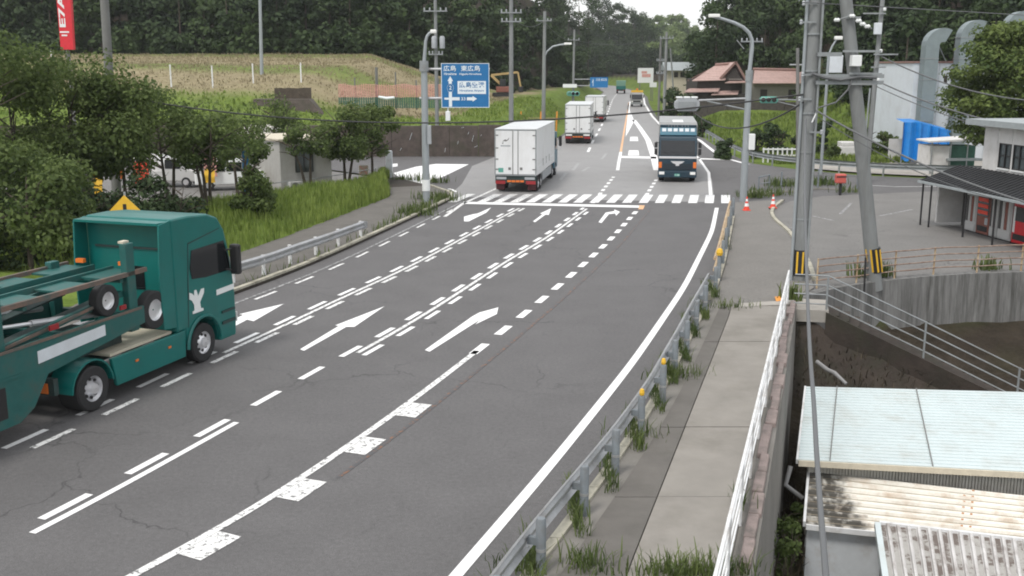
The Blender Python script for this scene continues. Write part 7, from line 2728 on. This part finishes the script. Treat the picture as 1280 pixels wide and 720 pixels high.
MB().bx(-1.24, 1.24, -.05, .1, .3, .74).build('bumper', 'truck_navy', cb, bevel=.05)
for s in (-1, 1):
    MB().bx(*sorted((s * .82, s * 1.16)), .09, .12, .5, .68).build('headlight', 'light_white', cb, bevel=.01)
    MB().bx(*sorted((s * 1.0, s * 1.2)), .004, .05, .92, 1.3).build('turn_lamp', 'light_orange', cb, bevel=.01)
    MB().bx(*sorted((s * 1.3, s * 1.5)), -.3, -.12, 1.75, 2.15).bx(*sorted((s * 1.3, s * 1.5)), -.3, -.12, 2.2, 2.55).build('mirror', 'black', bt, bevel=.04)
    MB().tube([(s * 1.2, -.3, 2.5), (s * 1.4, -.2, 2.58)], .02, 6).build('mirror_arm', 'black', bt)
    MB().tube([(s * 1.2, -.2, 1.7), (s * 1.4, -.2, 1.74)], .02, 6).build('mirror_arm', 'black', bt)
    MB().prism([(s * 1.225, -1.7, 1.75), (s * 1.225, -.35, 1.75), (s * 1.225, -.6, 2.6), (s * 1.225, -1.7, 2.6)][::s], (s * .012, 0, 0)).build('side_window', 'glass_dark', cb)
    for y in (-1.2, -3.0, -8.2, -9.4):
        wheel(bt, s * 1.0, y, .46, .36, s, 'alu')
MB().bx(-.17, .17, .1, .115, .4, .56).build('number_plate', 'signal_green', cb)
text_mesh('1 26', .26, .1, (.13, .118, .43), (-1, 0, 0), (0, 0, 1), 'decal_white', 'lettering', cb)
# roof board with white lamps, then deflector and box
MB().hexa([(-1.18, -.75, 2.99), (1.18, -.75, 2.99), (1.18, -.5, 2.99), (-1.18, -.5, 2.99), (-1.14, -1.0, 3.45), (1.14, -1.0, 3.45), (1.14, -.72, 3.45), (-1.14, -.72, 3.45)]).build('roof_board', 'truck_teal', bt, bevel=.02)
for k in range(6):
    x = -.92 + k * .365
    MB().hexa([(x - .13, -.62, 3.22), (x + .13, -.62, 3.22), (x + .13, -.595, 3.22), (x - .13, -.595, 3.22), (x - .13, -.71, 3.42), (x + .13, -.71, 3.42), (x + .13, -.68, 3.42), (x - .13, -.68, 3.42)]).build('marker_panel', 'factory_white', bt)
MB().bx(-1.16, 1.16, -1.2, -1.02, 3.46, 3.62).build('header_board', 'truck_navy', bt, bevel=.02)
text_mesh('1111 111', 1.3, .1, (.65, -1.01, 3.49), (-1, 0, 0), (0, 0, 1), 'box_grey', 'lettering', bt)
MB().bx(-1.24, 1.24, -11.0, -2.1, .95, 3.72).build('cargo_box', 'box_grey', bt, bevel=.03)
MB().bx(-1.24, 1.24, -2.09, -1.25, 3.0, 3.66).build('deflector', 'box_grey', bt, bevel=.04)
MB().bx(-.35, .35, -5.2, -2.4, 3.722, 3.74).build('roof_sheet', 'decal_white', bt)
MB().bx(-.5, .5, -10.8, -.5, .6, .9).build('chassis', 'black', bt)

# ------------------------------------------------------------------ haze in the valley air
mh = bpy.data.materials.new('haze')
mh.use_nodes = True
nh = mh.node_tree.nodes
nh.remove(nh['Principled BSDF'])
pv = nh.new('ShaderNodeVolumePrincipled')
pv.inputs['Color'].default_value = (.93, .96, 1.0, 1)
pv.inputs['Density'].default_value = 0.0002
pv.inputs['Anisotropy'].default_value = 0.2
mh.node_tree.links.new(pv.outputs[0], nh['Material Output'].inputs['Volume'])
MATS['haze'] = mh
hz = MB().bx(-930, 1020, -110, 1790, -6.2, 62).build('haze', 'haze')
tag(hz, 'thin pale summer haze filling the valley', 'haze', kind='stuff')
